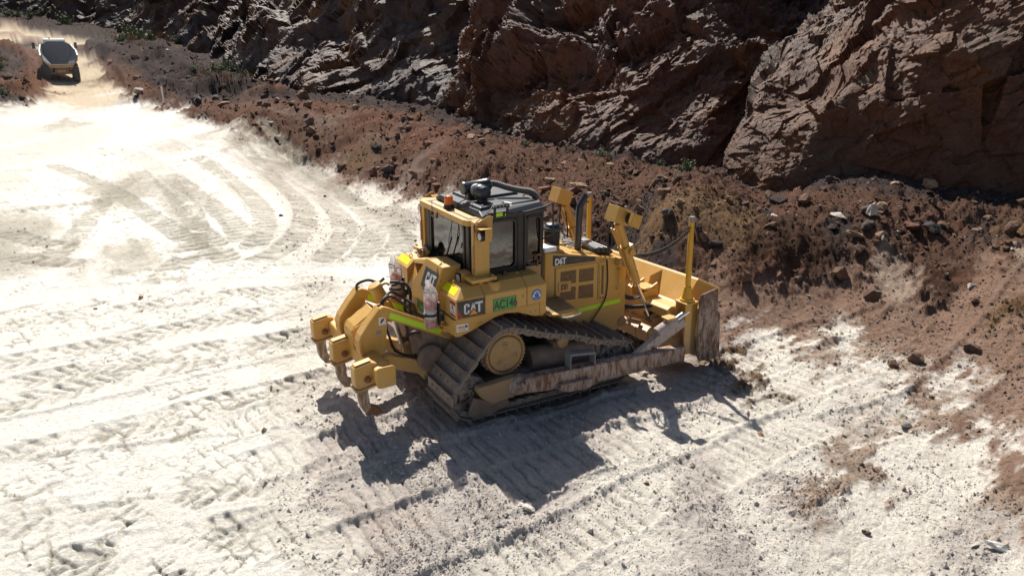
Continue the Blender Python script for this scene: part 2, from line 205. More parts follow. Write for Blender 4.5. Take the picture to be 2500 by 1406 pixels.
TRACKS = [('c', 0.75, [(-7.08, 2.79), (-5.34, 3.06), (-2.96, 3.24), (-0.55, 3.25)]), ('c', 0.75, [(-6.96, 1.15), (-5.15, 1.23), (-2.73, 1.19), (-1.47, 1.16)]), ('r', 0.8, [(-4.03, 7.88), (-2.67, 11.07), (-2.18, 15.26), (-2.32, 21.8)]), ('r', 0.8, [(1.37, 6.98), (2.5, 8.58), (3.75, 11.88), (4.09, 14.61)]), ('r', 0.7, [(-6.34, 10.63), (-5.46, 14.71), (-4.47, 19.46), (-3.24, 23.32)]), ('r', 0.7, [(-7.59, 18.34), (-6.23, 18.94), (-3.96, 19.17)]), ('s', 0.8, [(-7.21, 1.9), (-5.67, 1.96), (-3.87, 2.03), (-2.15, 2.04)]), ('c', 0.7, [(-7.22, 4.71), (-5.6, 4.77), (-3.42, 4.91), (-0.91, 4.82)]), ('c', 0.7, [(-7.39, 6.97), (-5.17, 6.72), (-2.35, 6.26), (0.34, 5.69)]), ('c', 0.75, [(-6.83, -0.54), (-5.51, -0.76), (-3.88, -1.21), (-3.37, -1.3)]), ('c', 0.75, [(-6.67, -1.65), (-5.36, -1.9), (-3.89, -2.22), (-3.61, -2.25)]), ('s', 1.3, [(-6.9, 0.46), (-5.47, 0.05), (-3.73, -0.51), (-3.31, -0.63)]), ('s', 0.9, [(-7.62, 9.95), (-4.62, 9.2), (-1.11, 7.51), (1.56, 6.08)]), ('c', 0.7, [(-7.14, 3.6), (-4.98, 3.79), (-2.2, 3.24), (-0.91, 3.2)]), ('d', 0.75, [(3.15, 28.99), (3.61, 20.55), (3.44, 14.98), (2.71, 11.2), (1.31, 8.31), (0.34, 7.17)]), ('d', 0.75, [(1.27, 27.62), (1.87, 20.45), (1.46, 15.32), (0.61, 11.8), (-0.62, 9.42), (-1.72, 8.35)]), ('r', 0.75, [(-0.59, 25.26), (0.03, 18.6), (-0.08, 14.74), (-0.7, 11.44), (-1.57, 9.52)]), ('r', 0.75, [(-2.22, 22.75), (-1.53, 17.02), (-1.35, 12.92), (-1.5, 10.39)]), ('r', 0.75, [(-3.15, 24.35), (-2.61, 16.88), (-2.34, 11.86), (-2.25, 8.66)]), ('d', 0.75, [(2.79, 18.92), (2.38, 14.05), (1.54, 10.7), (0.32, 8.43), (-0.46, 7.63)]), ('s', 0.55, [(-3.07, 25.44), (-2.85, 17.02), (-2.97, 11.23), (-2.95, 7.94)]), ('s', 0.5, [(-5.21, 20.7), (-5.2, 14.56), (-5.13, 10.72), (-4.96, 7.77)]), ('s', 0.5, [(-4.09, 19.24), (-3.77, 13.74), (-3.64, 9.86), (-3.62, 7.64)]), ('s', 0.5, [(-5.87, 18.73), (-5.83, 14.38), (-6.08, 11.27), (-6.62, 8.73)]), ('s', 0.5, [(-4.61, 16.64), (-4.43, 12.07), (-4.66, 10.05)]), ('s', 1.1, [(-0.47, 34.63), (0.48, 23.45), (0.37, 16.72), (-0.49, 11.86)]), ('s', 0.8, [(-2.86, 35.07), (-0.77, 19.96), (-1.12, 12.23)]), ('s', 0.55, [(-7.17, 26.6), (-5.26, 18.39), (-3.98, 13.86), (-2.67, 11.07)]), ('s', 0.5, [(-0.63, 20.84), (-2.18, 15.26), (-3.65, 11.63), (-4.64, 8.92)]), ('s', 0.6, [(-6.4, 9.25), (-5.43, 11.74), (-3.8, 16.18), (-1.93, 22.59)]), ('d', 0.7, [(1.44, 33.15), (2.79, 22.7), (3.54, 16.61), (3.51, 12.01), (2.34, 8.19)]), ('r', 0.7, [(-6.3, 28.45), (-4.34, 21.98), (-3.03, 13.32), (-2.55, 9.24)]), ('r', 0.75, [(-7.46, 15.85), (-6.58, 13.79), (-5.41, 12.63)]), ('r', 0.75, [(-7.3, 12.81), (-6.17, 11.32), (-5.0, 10.64)]), ('s', 0.6, [(-8.06, 27.1), (-4.94, 31.06), (-2.86, 35.07), (-2.62, 41.49)]), ('s', 0.6, [(-8.37, 33.72), (-5.72, 38.18), (-4.46, 46.47)]), ('s', 0.6, [(-1.91, 39.12), (-0.68, 32.85), (2.16, 20.29), (2.81, 12.41), (2.24, 8.24)]), ('s', 0.6, [(0.41, 37.87), (2.31, 27.04), (3.1, 17.77), (3.1, 10.98)]), ('t', 0.7, [(-3.04, 42.24), (-2.76, 65.79), (-2.97, 75.73), (-3.03, 85.8)]), ('t', 0.6, [(-5.01, 42.26), (-4.96, 65.4), (-4.55, 68.88)]), ('t', 0.6, [(-1.42, 44.86), (-1.12, 64.22), (-1.73, 78.65)]), ('t', 0.6, [(-6.51, 43.06), (-7.03, 56.98), (-7.04, 73.08), (-8.27, 84.77)]), ('D', 0.86, [(4.4, -2.9), (7, -2.7), (9.5, -2.3)]), ('D', 0.86, [(-2.6, 1.0), (5.5, 1.0)]), ('D', 0.86, [(-3.2, -1.0), (4.8, -1.0)]), ('D', 0.86, [(-3.4, -2.15), (3, -2.1), (5.5, -2.2)]), ('D', 0.86, [(-3.6, -3.15), (2, -3.0), (6.5, -3.1)]), ('D', 0.8, [(-3.2, -4.4), (0, -4.3), (4, -3.9)]), ('D', 0.8, [(-2.4, -6.1), (-0.6, -6.2), (1, -6.7)]), ('D', 0.8, [(3.5, -4.3), (6, -4.6), (8.5, -4.3)]), ('D', 0.8, [(2.5, -1.9), (6, -1.6), (9, -2.2)]), ('D', 0.8, [(-4.2, 0.4), (-2.6, 0.5)]), ('D', 0.8, [(-4.3, -0.9), (-2.8, -0.8)]), ('D', 0.8, [(-4.6, -2.5), (-3.3, -2.3)]), ('D', 0.8, [(4, -4.9), (8, -4.2), (12, -3.4)])]
CLIFF_RIGHT = [[(17.39, 10.05, 0.24), (18.32, 10.51, 2.26), (20.19, 11.4, 4.08), (23.53, 12.04, 5.7), (28.65, 13.5, 8.67), (35.56, 17.57, 15.69)], [(12.69, 6.31, 1.08), (13.5, 6.6, 2.65), (14.55, 7.22, 4.06), (17.67, 8.16, 5.29), (21.91, 9.18, 7.2), (28.46, 13.78, 14.11)], [(12.15, 4.49, 0.79), (12.85, 4.9, 2.58), (14.13, 5.55, 3.8), (17.22, 6.45, 5.09), (21.74, 7.65, 7.68), (27.54, 11.57, 13.58)], [(12.26, 2.39, 0.59), (12.82, 2.98, 2.3), (13.85, 3.6, 3.77), (16.37, 4.54, 5.19), (20.09, 5.59, 7.75), (24.72, 8.56, 12.66)], [(13.19, 0.56, 0.48), (13.68, 1.11, 2.28), (14.27, 1.69, 4.01), (15.51, 2.34, 5.77), (17.67, 3.2, 7.91), (20.89, 5.23, 11.57)], [(14.38, -0.86, 0.64), (14.77, -0.28, 2.4), (15.23, 0.36, 4.27), (15.88, 1.08, 6.07), (17.21, 1.98, 8.09), (19.57, 3.49, 11.08)], [(15.83, -2.86, 1.03), (16.27, -2.3, 2.68), (16.87, -1.62, 4.54), (17.56, -0.91, 6.45), (18.97, 0.13, 8.5), (21.58, 1.65, 11.46)], [(17.83, -5.85, 1.19), (18.52, -5.23, 2.93), (19.31, -4.6, 4.63), (20.28, -3.91, 6.42), (21.72, -3.07, 8.34), (24.85, -1.6, 11.21)]]
CLIFF_MIDDLE = [[(17.26, 32.62, 0.9), (18.57, 34.19, 2.84), (20.89, 36.34, 5.14), (23.14, 38.51, 7.93), (25.94, 41.5, 12.41), (31.17, 47.67, 20.94)], [(12.75, 25.94, 1.16), (13.68, 26.82, 3.1), (15.38, 28.52, 5.21), (17.61, 30.73, 7.52), (20.87, 34.62, 11.44), (26.16, 41.37, 19.13)], [(12.07, 20.65, 1.05), (13.16, 21.75, 2.96), (14.95, 23.6, 4.86), (17.5, 26.15, 7.36), (20.94, 29.88, 10.99), (25.62, 35.78, 17.99)], [(11.37, 15.23, 0.94), (12.51, 16.4, 2.64), (14.15, 17.95, 4.44), (16.27, 20.12, 6.77), (19.59, 23.52, 10.3), (24.24, 29.41, 16.6)], [(11.95, 11.1, 1.03), (13.01, 12.31, 2.5), (14.45, 13.71, 4.1), (16.34, 15.65, 6.16), (19.16, 18.77, 9.81), (23.43, 23.67, 15.41)], [(13.12, 8.45, 0.92), (14.18, 9.51, 2.3), (15.51, 10.87, 3.9), (17.32, 12.74, 5.98), (20.29, 15.71, 9.59), (24.49, 20.0, 14.83)], [(15.17, 7.11, 0.59), (16.35, 8.2, 2.16), (17.82, 9.55, 3.91), (19.74, 11.31, 6.0), (23.03, 14.23, 9.62), (27.47, 18.27, 14.86)], [(18.44, 5.39, 0.5), (19.95, 6.73, 2.11), (21.45, 8.09, 3.9), (23.74, 10.06, 6.03), (26.71, 12.79, 9.71), (31.17, 16.84, 15.03)]]
CLIFF_LEFT = [[(-36.71, 136.72, 7.54), (-37.45, 142.7, 9.9), (-38.29, 150.7, 13.68), (-38.91, 158.73, 18.37), (-38.92, 171.97, 30.31)], [(-16.73, 124.6, 7.1), (-16.81, 131.61, 9.77), (-16.81, 139.64, 13.31), (-16.58, 149.69, 18.87), (-15.36, 164.8, 31.5)], [(-5.89, 116.1, 5.95), (-5.49, 120.1, 8.31), (-4.9, 126.11, 11.89), (-3.92, 136.1, 17.82), (-1.75, 150.07, 30.56)], [(0.68, 106.97, 5.18), (1.44, 109.93, 7.42), (2.51, 115.88, 10.57), (4.32, 125.78, 16.84), (7.05, 134.6, 29.03)], [(5.9, 90.51, 4.65), (7.14, 94.4, 7.03), (8.74, 100.25, 10.15), (10.44, 104.06, 15.44), (14.14, 116.66, 26.95)], [(8.21, 72.04, 2.84), (9.93, 76.83, 5.19), (12.14, 83.54, 8.29), (14.85, 92.19, 13.8), (18.47, 101.66, 25.06)], [(8.19, 50.68, 1.71), (9.62, 54.46, 4.01), (11.85, 60.61, 6.67), (14.84, 68.63, 11.37), (19.37, 80.89, 21.94)], [(9.44, 41.61, 1.32), (11.02, 44.8, 3.65), (13.26, 49.35, 6.55), (16.13, 55.78, 10.94), (20.76, 66.89, 19.92)], [(11.58, 34.61, 1.19), (13.02, 37.27, 3.6), (15.0, 40.79, 6.46), (17.64, 45.66, 10.61), (22.2, 54.59, 18.16)], [(13.44, 28.94, 1.02), (14.9, 31.57, 3.29), (16.6, 34.63, 5.91), (19.13, 38.96, 9.95), (23.77, 47.27, 17.18)], [(15.9, 26.52, 0.8), (17.4, 29.12, 3.35), (19.51, 32.53, 5.92), (22.13, 36.78, 9.94), (26.42, 43.54, 16.87)]]
SOIL = [(-6.53, -1.63, 'W'), (-5.39, -2.29, 'W'), (-4.24, -2.98, 'W'), (-3.67, -2.49, 'V'), (-3.47, -3.45, 'V'), (-2.43, -3.24, 'P'), (-1.74, -4.45, 'V'), (-0.78, -5.0, 'V'), (0.57, -5.51, 'P'), (1.18, -6.13, 'V'), (2.67, -6.15, 'V'), (3.31, -6.96, 'P'), (2.98, -7.33, 'V'), (4.12, -6.68, 'M'), (4.2, -6.02, 'V'), (2.58, -5.67, 'V'), (0.68, -4.76, 'P'), (0.18, -3.8, 'V'), (0.23, -4.52, 'V'), (1.3, -5.16, 'V'), (2.82, -4.55, 'V'), (2.08, -4.48, 'V'), (-1.19, -3.52, 'P'), (-1.92, -2.04, 'P'), (-2.86, -1.47, 'P'), (-3.34, -1.2, 'V'), (-3.81, -0.91, 'W'), (-5.27, -0.56, 'W'), (-6.63, 0.22, 'W'), (-6.76, 2.75, 'W'), (-5.11, 1.83, 'W'), (-3.31, 1.52, 'W'), (-2.44, 1.02, 'V'), (-2.08, 0.01, 'P'), (-2.07, 2.32, 'V'), (-2.96, 3.23, 'W'), (-4.94, 4.46, 'W'), (-6.91, 5.53, 'W'), (-5.63, 3.85, 'W'), (-7.05, 8.11, 'W'), (-5.55, 7.01, 'W'), (-3.93, 7.21, 'W'), (-2.36, 6.19, 'W'), (-0.75, 5.35, 'V'), (0.67, 6.57, 'W'), (-1.24, -0.46, 'P'), (-0.34, -0.09, 'P'), (-1.14, 0.66, 'P'), (0.11, -1.94, 'P'), (1.47, -2.18, 'P'), (3.21, -2.19, 'P'), (-0.07, -3.25, 'P'), (1.36, -3.25, 'V'), (3.72, -3.45, 'V'), (4.72, -2.17, 'V'), (4.78, -3.38, 'V'), (3.61, -4.27, 'V'), (2.33, -3.5, 'V'), (5.39, -4.43, 'V'), (6.16, -4.29, 'N'), (5.64, -5.23, 'N'), (4.95, -4.71, 'M'), (6.88, -4.98, 'N'), (6.55, -5.6, 'N'), (6.08, -5.56, 'V'), (5.77, -5.87, 'N'), (5.92, -4.77, 'M'), (7.13, -4.6, 'M'), (6.81, -4.25, 'V'), (3.36, -5.13, 'M'), (1.95, -4.93, 'P'), (1.23, -4.35, 'P'), (2.67, -5.0, 'M'), (4.02, -5.86, 'V'), (5.06, -6.07, 'N'), (4.88, -6.4, 'N'), (4.78, -5.7, 'V'), (4.32, -5.11, 'V'), (5.55, -5.98, 'V'), (7.15, -4.39, 'P'), (6.3, -4.21, 'M'), (6.09, -3.61, 'V'), (5.31, -2.56, 'V'), (4.89, -1.84, 'V'), (4.65, -1.56, 'O'), (4.31, -2.53, 'O'), (-7.3, 12.88, 'G'), (-6.39, 13.38, 'V'), (-5.45, 11.07, 'V'), (-6.84, 15.63, 'G'), (-4.83, 14.63, 'W'), (-4.2, 11.17, 'G'), (-3.24, 13.54, 'W'), (-2.97, 11.2, 'W'), (-5.88, 19.08, 'W'), (-3.95, 19.54, 'G'), (-2.74, 9.23, 'W'), (-1.55, 10.12, 'W'), (-0.98, 12.88, 'W'), (-1.86, 14.89, 'W'), (-3.08, 17.31, 'W'), (-5.09, 25.75, 'W'), (-8.02, 26.69, 'V'), (-2.16, 23.17, 'V'), (-0.18, 20.61, 'W'), (1.32, 17.08, 'V'), (-0.1, 11.43, 'V'), (0.5, 9.38, 'V'), (1.74, 11.34, 'V'), (2.02, 14.35, 'V'), (3.84, 15.29, 'V'), (2.27, 9.24, 'V'), (4.06, 11.92, 'P'), (5.2, 14.61, 'M'), (4.75, 17.72, 'M'), (5.04, 16.24, 'R'), (3.96, 19.49, 'M'), (3.0, 23.6, 'M'), (1.84, 24.7, 'V'), (1.88, 26.45, 'M'), (1.4, 35.4, 'V'), (0.73, 38.39, 'V'), (-0.26, 24.86, 'W'), (-1.91, 34.42, 'W'), (-4.78, 36.71, 'V'), (-8.58, 38.08, 'V'), (-6.75, 43.86, 'W'), (-3.49, 42.18, 'W'), (-1.61, 42.64, 'W'), (-5.26, 41.65, 'G'), (-0.18, 16.8, 'V'), (-1.39, 19.73, 'V'), (2.82, 8.15, 'V'), (1.18, 7.97, 'W'), (4.47, 9.69, 'V'), (4.6, 7.33, 'V'), (5.17, 5.04, 'P'), (5.18, 3.26, 'P'), (-4.31, 51.34, 'T'), (-5.54, 54.17, 'T'), (-2.6, 59.62, 'T'), (-2.13, 52.76, 'T'), (-2.64, 70.99, 'T'), (-3.14, 78.17, 'T'), (-1.26, 46.69, 'W'), (-1.42, 54.93, 'V'), (-6.05, 63.25, 'T'), (-6.8, 55.35, 'M'), (-6.3, 48.95, 'V'), (-7.63, 46.75, 'V'), (-3.35, 85.98, 'T'), (-4.83, 88.83, 'T'), (-8.42, 98.1, 'T'), (-11.04, 103.88, 'T'), (-6.78, 94.2, 'T'), (-9.84, 107.94, 'M'), (-5.8, 105.86, 'K'), (-2.4, 98.69, 'K'), (-7.6, 110.22, 'K'), (-8.33, 90.1, 'K'), (-10.79, 96.01, 'T'), (-9.6, 81.89, 'K'), (-8.97, 64.73, 'K'), (-8.83, 54.06, 'K'), (-8.14, 63.98, 'B'), (-7.16, 79.58, 'R'), (-7.33, 69.5, 'R'), (-7.44, 57.09, 'R'), (-7.73, 52.11, 'R'), (-8.68, 70.51, 'K'), (-8.27, 63.58, 'B'), (-9.62, 72.19, 'K'), (-8.98, 54.91, 'K'), (-10.43, 85.84, 'K'), (-8.36, 49.81, 'K'), (-11.85, 58.59, 'K'), (-0.82, 48.81, 'B'), (-0.82, 62.95, 'B'), (-1.25, 76.03, 'B'), (-1.94, 82.94, 'B'), (-0.12, 45.41, 'B'), (0.66, 47.75, 'K'), (0.63, 61.12, 'K'), (0.25, 76.18, 'K'), (-0.35, 89.25, 'K'), (2.55, 88.28, 'K'), (2.65, 59.06, 'K'), (4.79, 56.05, 'K'), (2.15, 44.71, 'K'), (4.24, 44.4, 'K'), (5.82, 45.31, 'B'), (4.96, 68.27, 'K'), (1.71, 71.82, 'K'), (4.48, 79.1, 'O'), (8.6, 50.99, 'B'), (2.68, 40.11, 'B'), (1.62, 36.73, 'R'), (2.66, 28.14, 'B'), (3.82, 26.54, 'B'), (4.49, 23.39, 'B'), (5.04, 19.92, 'O'), (5.53, 22.32, 'R'), (6.1, 18.84, 'B'), (6.27, 15.09, 'B'), (7.18, 19.11, 'R'), (7.14, 23.92, 'R'), (6.84, 29.38, 'R'), (5.92, 34.4, 'B'), (10.04, 25.76, 'R'), (9.09, 18.99, 'R'), (8.87, 14.93, 'B'), (7.09, 14.94, 'R'), (8.24, 12.31, 'B'), (8.81, 10.51, 'B'), (9.79, 9.49, 'B'), (6.64, 12.43, 'B'), (7.13, 9.15, 'B'), (7.17, 6.97, 'B'), (7.26, 5.15, 'D'), (7.9, 5.09, 'K'), (6.71, 2.92, 'O'), (7.27, 2.84, 'O'), (8.0, 2.92, 'O'), (7.75, 1.95, 'O'), (6.13, 1.93, 'K'), (6.74, 1.52, 'B'), (7.94, 1.47, 'O'), (7.72, 0.61, 'D'), (6.38, 0.48, 'N'), (6.8, 0.32, 'B'), (8.6, 0.81, 'D'), (7.85, 0.11, 'B'), (9.23, 0.13, 'D'), (9.95, 0.99, 'B'), (10.13, 0.32, 'K'), (10.49, 0.03, 'B'), (11.11, -0.62, 'B'), (11.81, -1.17, 'B'), (12.56, -1.65, 'K'), (12.5, -2.38, 'O'), (7.14, -0.55, 'N'), (7.82, -1.07, 'N'), (8.88, -1.06, 'N'), (6.57, -0.28, 'N'), (5.61, -0.65, 'N'), (6.75, -1.41, 'N'), (5.36, -1.1, 'P'), (5.89, -1.64, 'V'), (7.08, -2.1, 'V'), (5.96, -2.48, 'M'), (8.37, -2.09, 'N'), (7.85, -2.87, 'N'), (10.03, -1.41, 'M'), (9.79, -1.08, 'M'), (9.87, -0.69, 'B'), (10.76, -1.38, 'B'), (10.32, -2.15, 'D'), (11.0, -2.16, 'B'), (11.33, -2.53, 'N'), (11.73, -2.86, 'M'), (12.07, -2.52, 'B'), (11.5, -2.67, 'B'), (10.73, -3.02, 'N'), (9.91, -3.05, 'N'), (9.82, -3.81, 'O'), (8.87, -4.32, 'N'), (9.01, -3.7, 'N'), (8.84, -3.06, 'N'), (7.53, -3.83, 'N'), (8.02, -4.57, 'N'), (7.01, -3.0, 'M'), (7.97, -5.47, 'N'), (5.5, -6.56, 'M'), (3.9, -7.29, 'V'), (10.99, -4.71, 'B'), (8.28, -7.21, 'B'), (10.15, 6.84, 'B'), (10.5, 10.45, 'B'), (8.68, 3.64, 'B'), (9.11, 6.36, 'B'), (6.67, 3.58, 'K'), (-0.86, 62.37, 'T'), (-1.11, 59.19, 'T'), (-0.54, 66.5, 'B'), (-0.26, 70.02, 'R'), (-0.59, 53.01, 'V'), (-0.85, 49.92, 'V'), (-0.25, 56.78, 'B'), (0.05, 60.04, 'R'), (-0.35, 45.13, 'V'), (-0.59, 42.85, 'V'), (-0.01, 48.43, 'B'), (0.32, 51.61, 'R'), (0.36, 40.96, 'W'), (0.09, 38.85, 'W'), (0.74, 44.01, 'B'), (1.1, 46.94, 'R'), (1.36, 36.52, 'W'), (1.09, 34.83, 'W'), (1.64, 38.27, 'B'), (1.88, 39.69, 'R'), (1.52, 28.46, 'V'), (1.31, 27.36, 'V'), (2.73, 35.31, 'B'), (3.06, 37.01, 'R'), (2.3, 25.87, 'V'), (2.12, 25.13, 'V'), (2.49, 26.63, 'B'), (2.68, 27.41, 'R'), (3.27, 24.58, 'V'), (3.07, 23.86, 'V'), (3.49, 25.41, 'B'), (3.65, 25.97, 'R'), (3.57, 22.62, 'V'), (3.39, 22.02, 'V'), (3.8, 23.4, 'B'), (3.96, 23.92, 'R'), (3.83, 20.74, 'V'), (3.63, 20.1, 'V'), (4.06, 21.48, 'B'), (4.25, 22.06, 'R'), (4.11, 18.35, 'M'), (3.9, 17.76, 'V'), (4.35, 19.03, 'B'), (4.54, 19.57, 'R'), (4.64, 17.19, 'V'), (4.42, 16.63, 'V'), (4.86, 17.77, 'B'), (5.03, 18.21, 'R'), (4.97, 15.87, 'V'), (4.7, 15.2, 'V'), (5.28, 16.63, 'B'), (5.51, 17.19, 'R'), (5.01, 13.79, 'V'), (4.69, 13.05, 'V'), (5.31, 14.49, 'B'), (5.54, 15.01, 'R'), (5.26, 12.59, 'V'), (5.01, 12.06, 'V'), (5.54, 13.19, 'B'), (5.74, 13.62, 'R'), (5.32, 10.8, 'V'), (5.1, 10.37, 'V'), (5.57, 11.3, 'B'), (5.8, 11.75, 'R'), (2.69, 37.59, 'B'), (3.49, 36.68, 'R'), (2.46, 29.03, 'B'), (2.75, 28.55, 'B'), (3.33, 27.69, 'B'), (2.38, 38.42, 'B'), (3.77, 26.35, 'B'), (2.92, 36.28, 'B'), (2.86, 27.37, 'B'), (3.87, 23.95, 'B'), (1.71, 38.65, 'B'), (1.21, 40.05, 'B')]
BOULDERS = [(8.39, 8.43, 0.75, 'tan', "large tan slab of rock lying behind the bulldozer's far work lamp"), (7.29, 7.78, 0.4, 'red', 'reddish boulder on the berm just right of the cab roof'), (7.82, 9.5, 0.5, 'red', "leaning red brown slab on the berm above the cab's air hose"), (6.89, 2.75, 0.48, 'dark', 'dark boulder half buried near the top of the earth mound'), (6.45, 2.72, 0.26, 'dark', 'small dark stone below the big boulder on the earth mound'), (7.06, 1.82, 0.3, 'dark', 'dark pointed stone on the mound beside the near mast'), (8.18, -3.98, 0.55, 'brown', 'broad flat brown boulder at the right where pale ground begins'), (9.13, -0.54, 0.42, 'brown', 'blocky brown boulder at the foot of the dark mound right of the blade'), (6.81, 0.06, 0.4, 'brown', 'tall brown boulder leaning on the mound right of the blade'), (10.49, 0.67, 0.52, 'pale', 'cream coloured slab on the rubble crest below the rock face'), (10.89, 0.05, 0.42, 'pale', 'pointed pale grey rock on the rubble crest below the rock face'), (9.45, 1.65, 0.5, 'pale', 'pale flat rock on the crest left of the cream slab'), (7.19, -1.71, 0.17, 'pale', 'small upright pale stone casting a shadow on the brown ground'), (7.09, -3.6, 0.3, 'brown', 'cube shaped brown rock at the edge of the pale ground'), (6.65, -3.47, 0.26, 'brown', 'low brown rock left of the cube shaped brown rock'), (9.91, -3.05, 0.3, 'brown', 'rounded brown rock on the grey slope at right'), (10.46, -2.65, 0.3, 'pale', 'pale rounded rock above the brown one on the slope at right'), (8.13, -0.19, 0.26, 'brown', 'wedge shaped brown rock beside a pile of broken clods'), (5.96, 18.28, 0.5, 'tan', 'upright tan rock at the foot of the rubble berm'), (6.02, 13.87, 0.5, 'red', 'large reddish rock at the berm foot left of the cab roof'), (7.47, 36.3, 1.1, 'tan', 'rounded beige boulder on the level ground under the far rock face'), (3.46, 40.67, 1.0, 'red', 'red brown boulder on the berm beside the haul road'), (1.5, 54.36, 1.3, 'pale', 'large pale rounded rock beside the survey peg'), (1.08, 71.01, 1.3, 'tan', 'pale brown boulder on the dark slope right of the haul road'), (4.32, 91.33, 1.6, 'pale', 'white boulder among the green shrubs on the far slope'), (3.78, 69.04, 1.1, 'pale', 'flat pale rock on the dark slope above the gravel strip'), (2.31, 58.91, 0.7, 'dark', 'left one of two round dark stones above the survey peg'), (2.58, 58.33, 0.7, 'dark', 'right one of two round dark stones above the survey peg'), (3.09, 52.13, 0.7, 'dark', 'dark stone right of the pair of round dark stones'), (-1.08, -3.52, 0.14, 'cream', "small cream stone at the tip of the cab's shadow"), (-1.02, -3.63, 0.2, 'cream', "larger cream stone at the tip of the cab's shadow"), (-4.39, 7.24, 0.15, 'pink', 'pink brown clod on the white floor left of the ripper'), (-3.36, 0.02, 0.12, 'pink', 'brown clod on the white floor below the ripper'), (-5.3, 7.02, 0.1, 'pink', 'little brown clod at the left edge of the tyre prints'), (2.81, 8.56, 0.13, 'dark', 'dark clod on the tracked floor left of the cab'), (2.88, 17.52, 0.16, 'dark', 'lone dark stone on the curved tracks left of the cab'), (0.15, 13.16, 0.16, 'dark', 'dark clod lying in the curved tracks'), (-1.54, 0.09, 0.09, 'cream', "small pale stone under the ripper's shadow"), (2.87, -3.83, 0.14, 'tan', 'tan stone on the broken clay right of the mast shadow'), (5.0, -4.74, 0.2, 'cream', 'white lump beside the red earth patch'), (4.78, -4.75, 0.14, 'cream', 'smaller white lump beside the red earth patch'), (3.17, -6.98, 0.42, 'slab', 'long white slab of broken clay in the bottom right corner'), (3.07, -6.78, 0.24, 'slab', 'short white slab left of the long one in the bottom right corner'), (0.54, -4.02, 0.1, 'red', 'red clod on the streak of reddish soil'), (2.25, -5.97, 0.12, 'brown', 'yellow brown stone in the pale rubble at lower right'), (-0.63, -4.36, 0.16, 'cream', 'broken white clod near the bottom edge')]
SHRUBS = [(2.28, 92.04, 1.875, 'g'), (3.37, 96.97, 2.25, 'g'), (4.46, 100.65, 2.25, 'g'), (5.38, 102.36, 2.0, 'g'), (6.48, 104.07, 2.25, 'g'), (6.83, 99.83, 2.0, 'g'), (6.91, 94.64, 1.875, 'g'), (3.88, 92.73, 1.875, 'g'), (2.55, 88.28, 1.625, 'g'), (5.23, 94.54, 1.875, 'o'), (5.66, 90.38, 1.75, 'o'), (7.14, 91.03, 1.625, 'g'), (8.37, 94.75, 1.625, 'o'), (1.25, 88.11, 1.75, 'g'), (1.93, 85.23, 1.5, 'o'), (3.12, 90.62, 1.875, 'g'), (3.36, 86.91, 1.5, 'o'), (5.03, 96.54, 2.0, 'g'), (7.25, 107.4, 2.0, 'g'), (7.59, 103.03, 1.875, 'g'), (6.36, 87.65, 1.5, 'o'), (6.62, 85.03, 1.375, 'g'), (4.51, 89.43, 1.625, 'g'), (2.54, 98.17, 1.875, 'g'), (5.01, 106.05, 1.875, 'g'), (-4.63, 117.47, 2.25, 'g'), (-4.08, 109.92, 2.25, 'g'), (-6.36, 118.82, 2.125, 'g'), (-3.48, 109.28, 1.875, 'g'), (-7.84, 115.76, 1.75, 'g'), (-10.48, 117.01, 1.75, 'g'), (-9.53, 117.39, 1.625, 'g'), (6.37, 51.95, 1.375, 'g'), (6.49, 54.7, 1.25, 'g'), (7.06, 52.68, 1.125, 'g'), (4.29, 47.75, 1.125, 'g'), (3.85, 47.19, 1.0, 'o'), (9.3, 52.55, 1.5, 'g'), (9.96, 52.57, 1.25, 'o'), (9.47, 56.09, 1.25, 'g'), (8.35, 54.17, 1.125, 'o'), (5.23, 50.49, 1.0, 'g'), (8.95, 59.2, 1.125, 'g'), (3.99, 51.18, 0.875, 'o'), (4.57, 45.39, 1.0, 'o'), (3.89, 54.41, 0.875, 'g'), (10.71, 54.17, 1.0, 'o'), (11.5, 6.82, 0.75, 'g'), (11.06, 10.71, 0.6, 'g'), (11.08, 12.65, 0.45, 'o'), (11.93, 8.64, 0.4, 'g'), (11.16, 10.01, 0.4, 'o'), (10.25, 14.56, 0.4, 'g'), (11.83, 9.36, 0.35, 'o'), (10.84, 15.2, 0.4, 'o'), (-9.7, 68.14, 1.25, 'g'), (-9.78, 75.07, 1.25, 'o'), (-8.81, 51.23, 1.0, 'g')]
# ------------------------------------------------------------------ terrain
cx, cy = CAM[0], CAM[1]
def warp_uv(x, y):
    dx = x - cx; dy = y - cy
    return np.arctan2(dy, dx) * 3.0, np.log(np.hypot(dx, dy) + 0.3)
PT = np.array(HT, np.float64)
def _tps(r2): return np.where(r2 > 1e-12, 0.5 * r2 * np.log(np.maximum(r2, 1e-12)), 0.0)
ua, va = warp_uv(PT[:, 0], PT[:, 1])
UV = np.stack([ua, va], 1)
nP = len(PT)
K = _tps(((UV[:, None] - UV[None]) ** 2).sum(-1)) + np.eye(nP) * 1.5e-3
Pm = np.concatenate([np.ones((nP, 1)), UV], 1)
A_ = np.zeros((nP + 3, nP + 3)); A_[:nP, :nP] = K; A_[:nP, nP:] = Pm; A_[nP:, :nP] = Pm.T
W_ = np.linalg.solve(A_, np.concatenate([PT[:, 2], np.zeros(3)]))
def base_height(x, y):
    u, v = warp_uv(x, y)
    out = np.empty(x.shape)
    for i in range(0, x.size, 60000):
        s = slice(i, i + 60000)
        r2 = (u[s, None] - UV[None, :, 0]) ** 2 + (v[s, None] - UV[None, :, 1]) ** 2
        out[s] = _tps(r2) @ W_[:nP] + W_[nP] + W_[nP + 1] * u[s] + W_[nP + 2] * v[s]
    return out
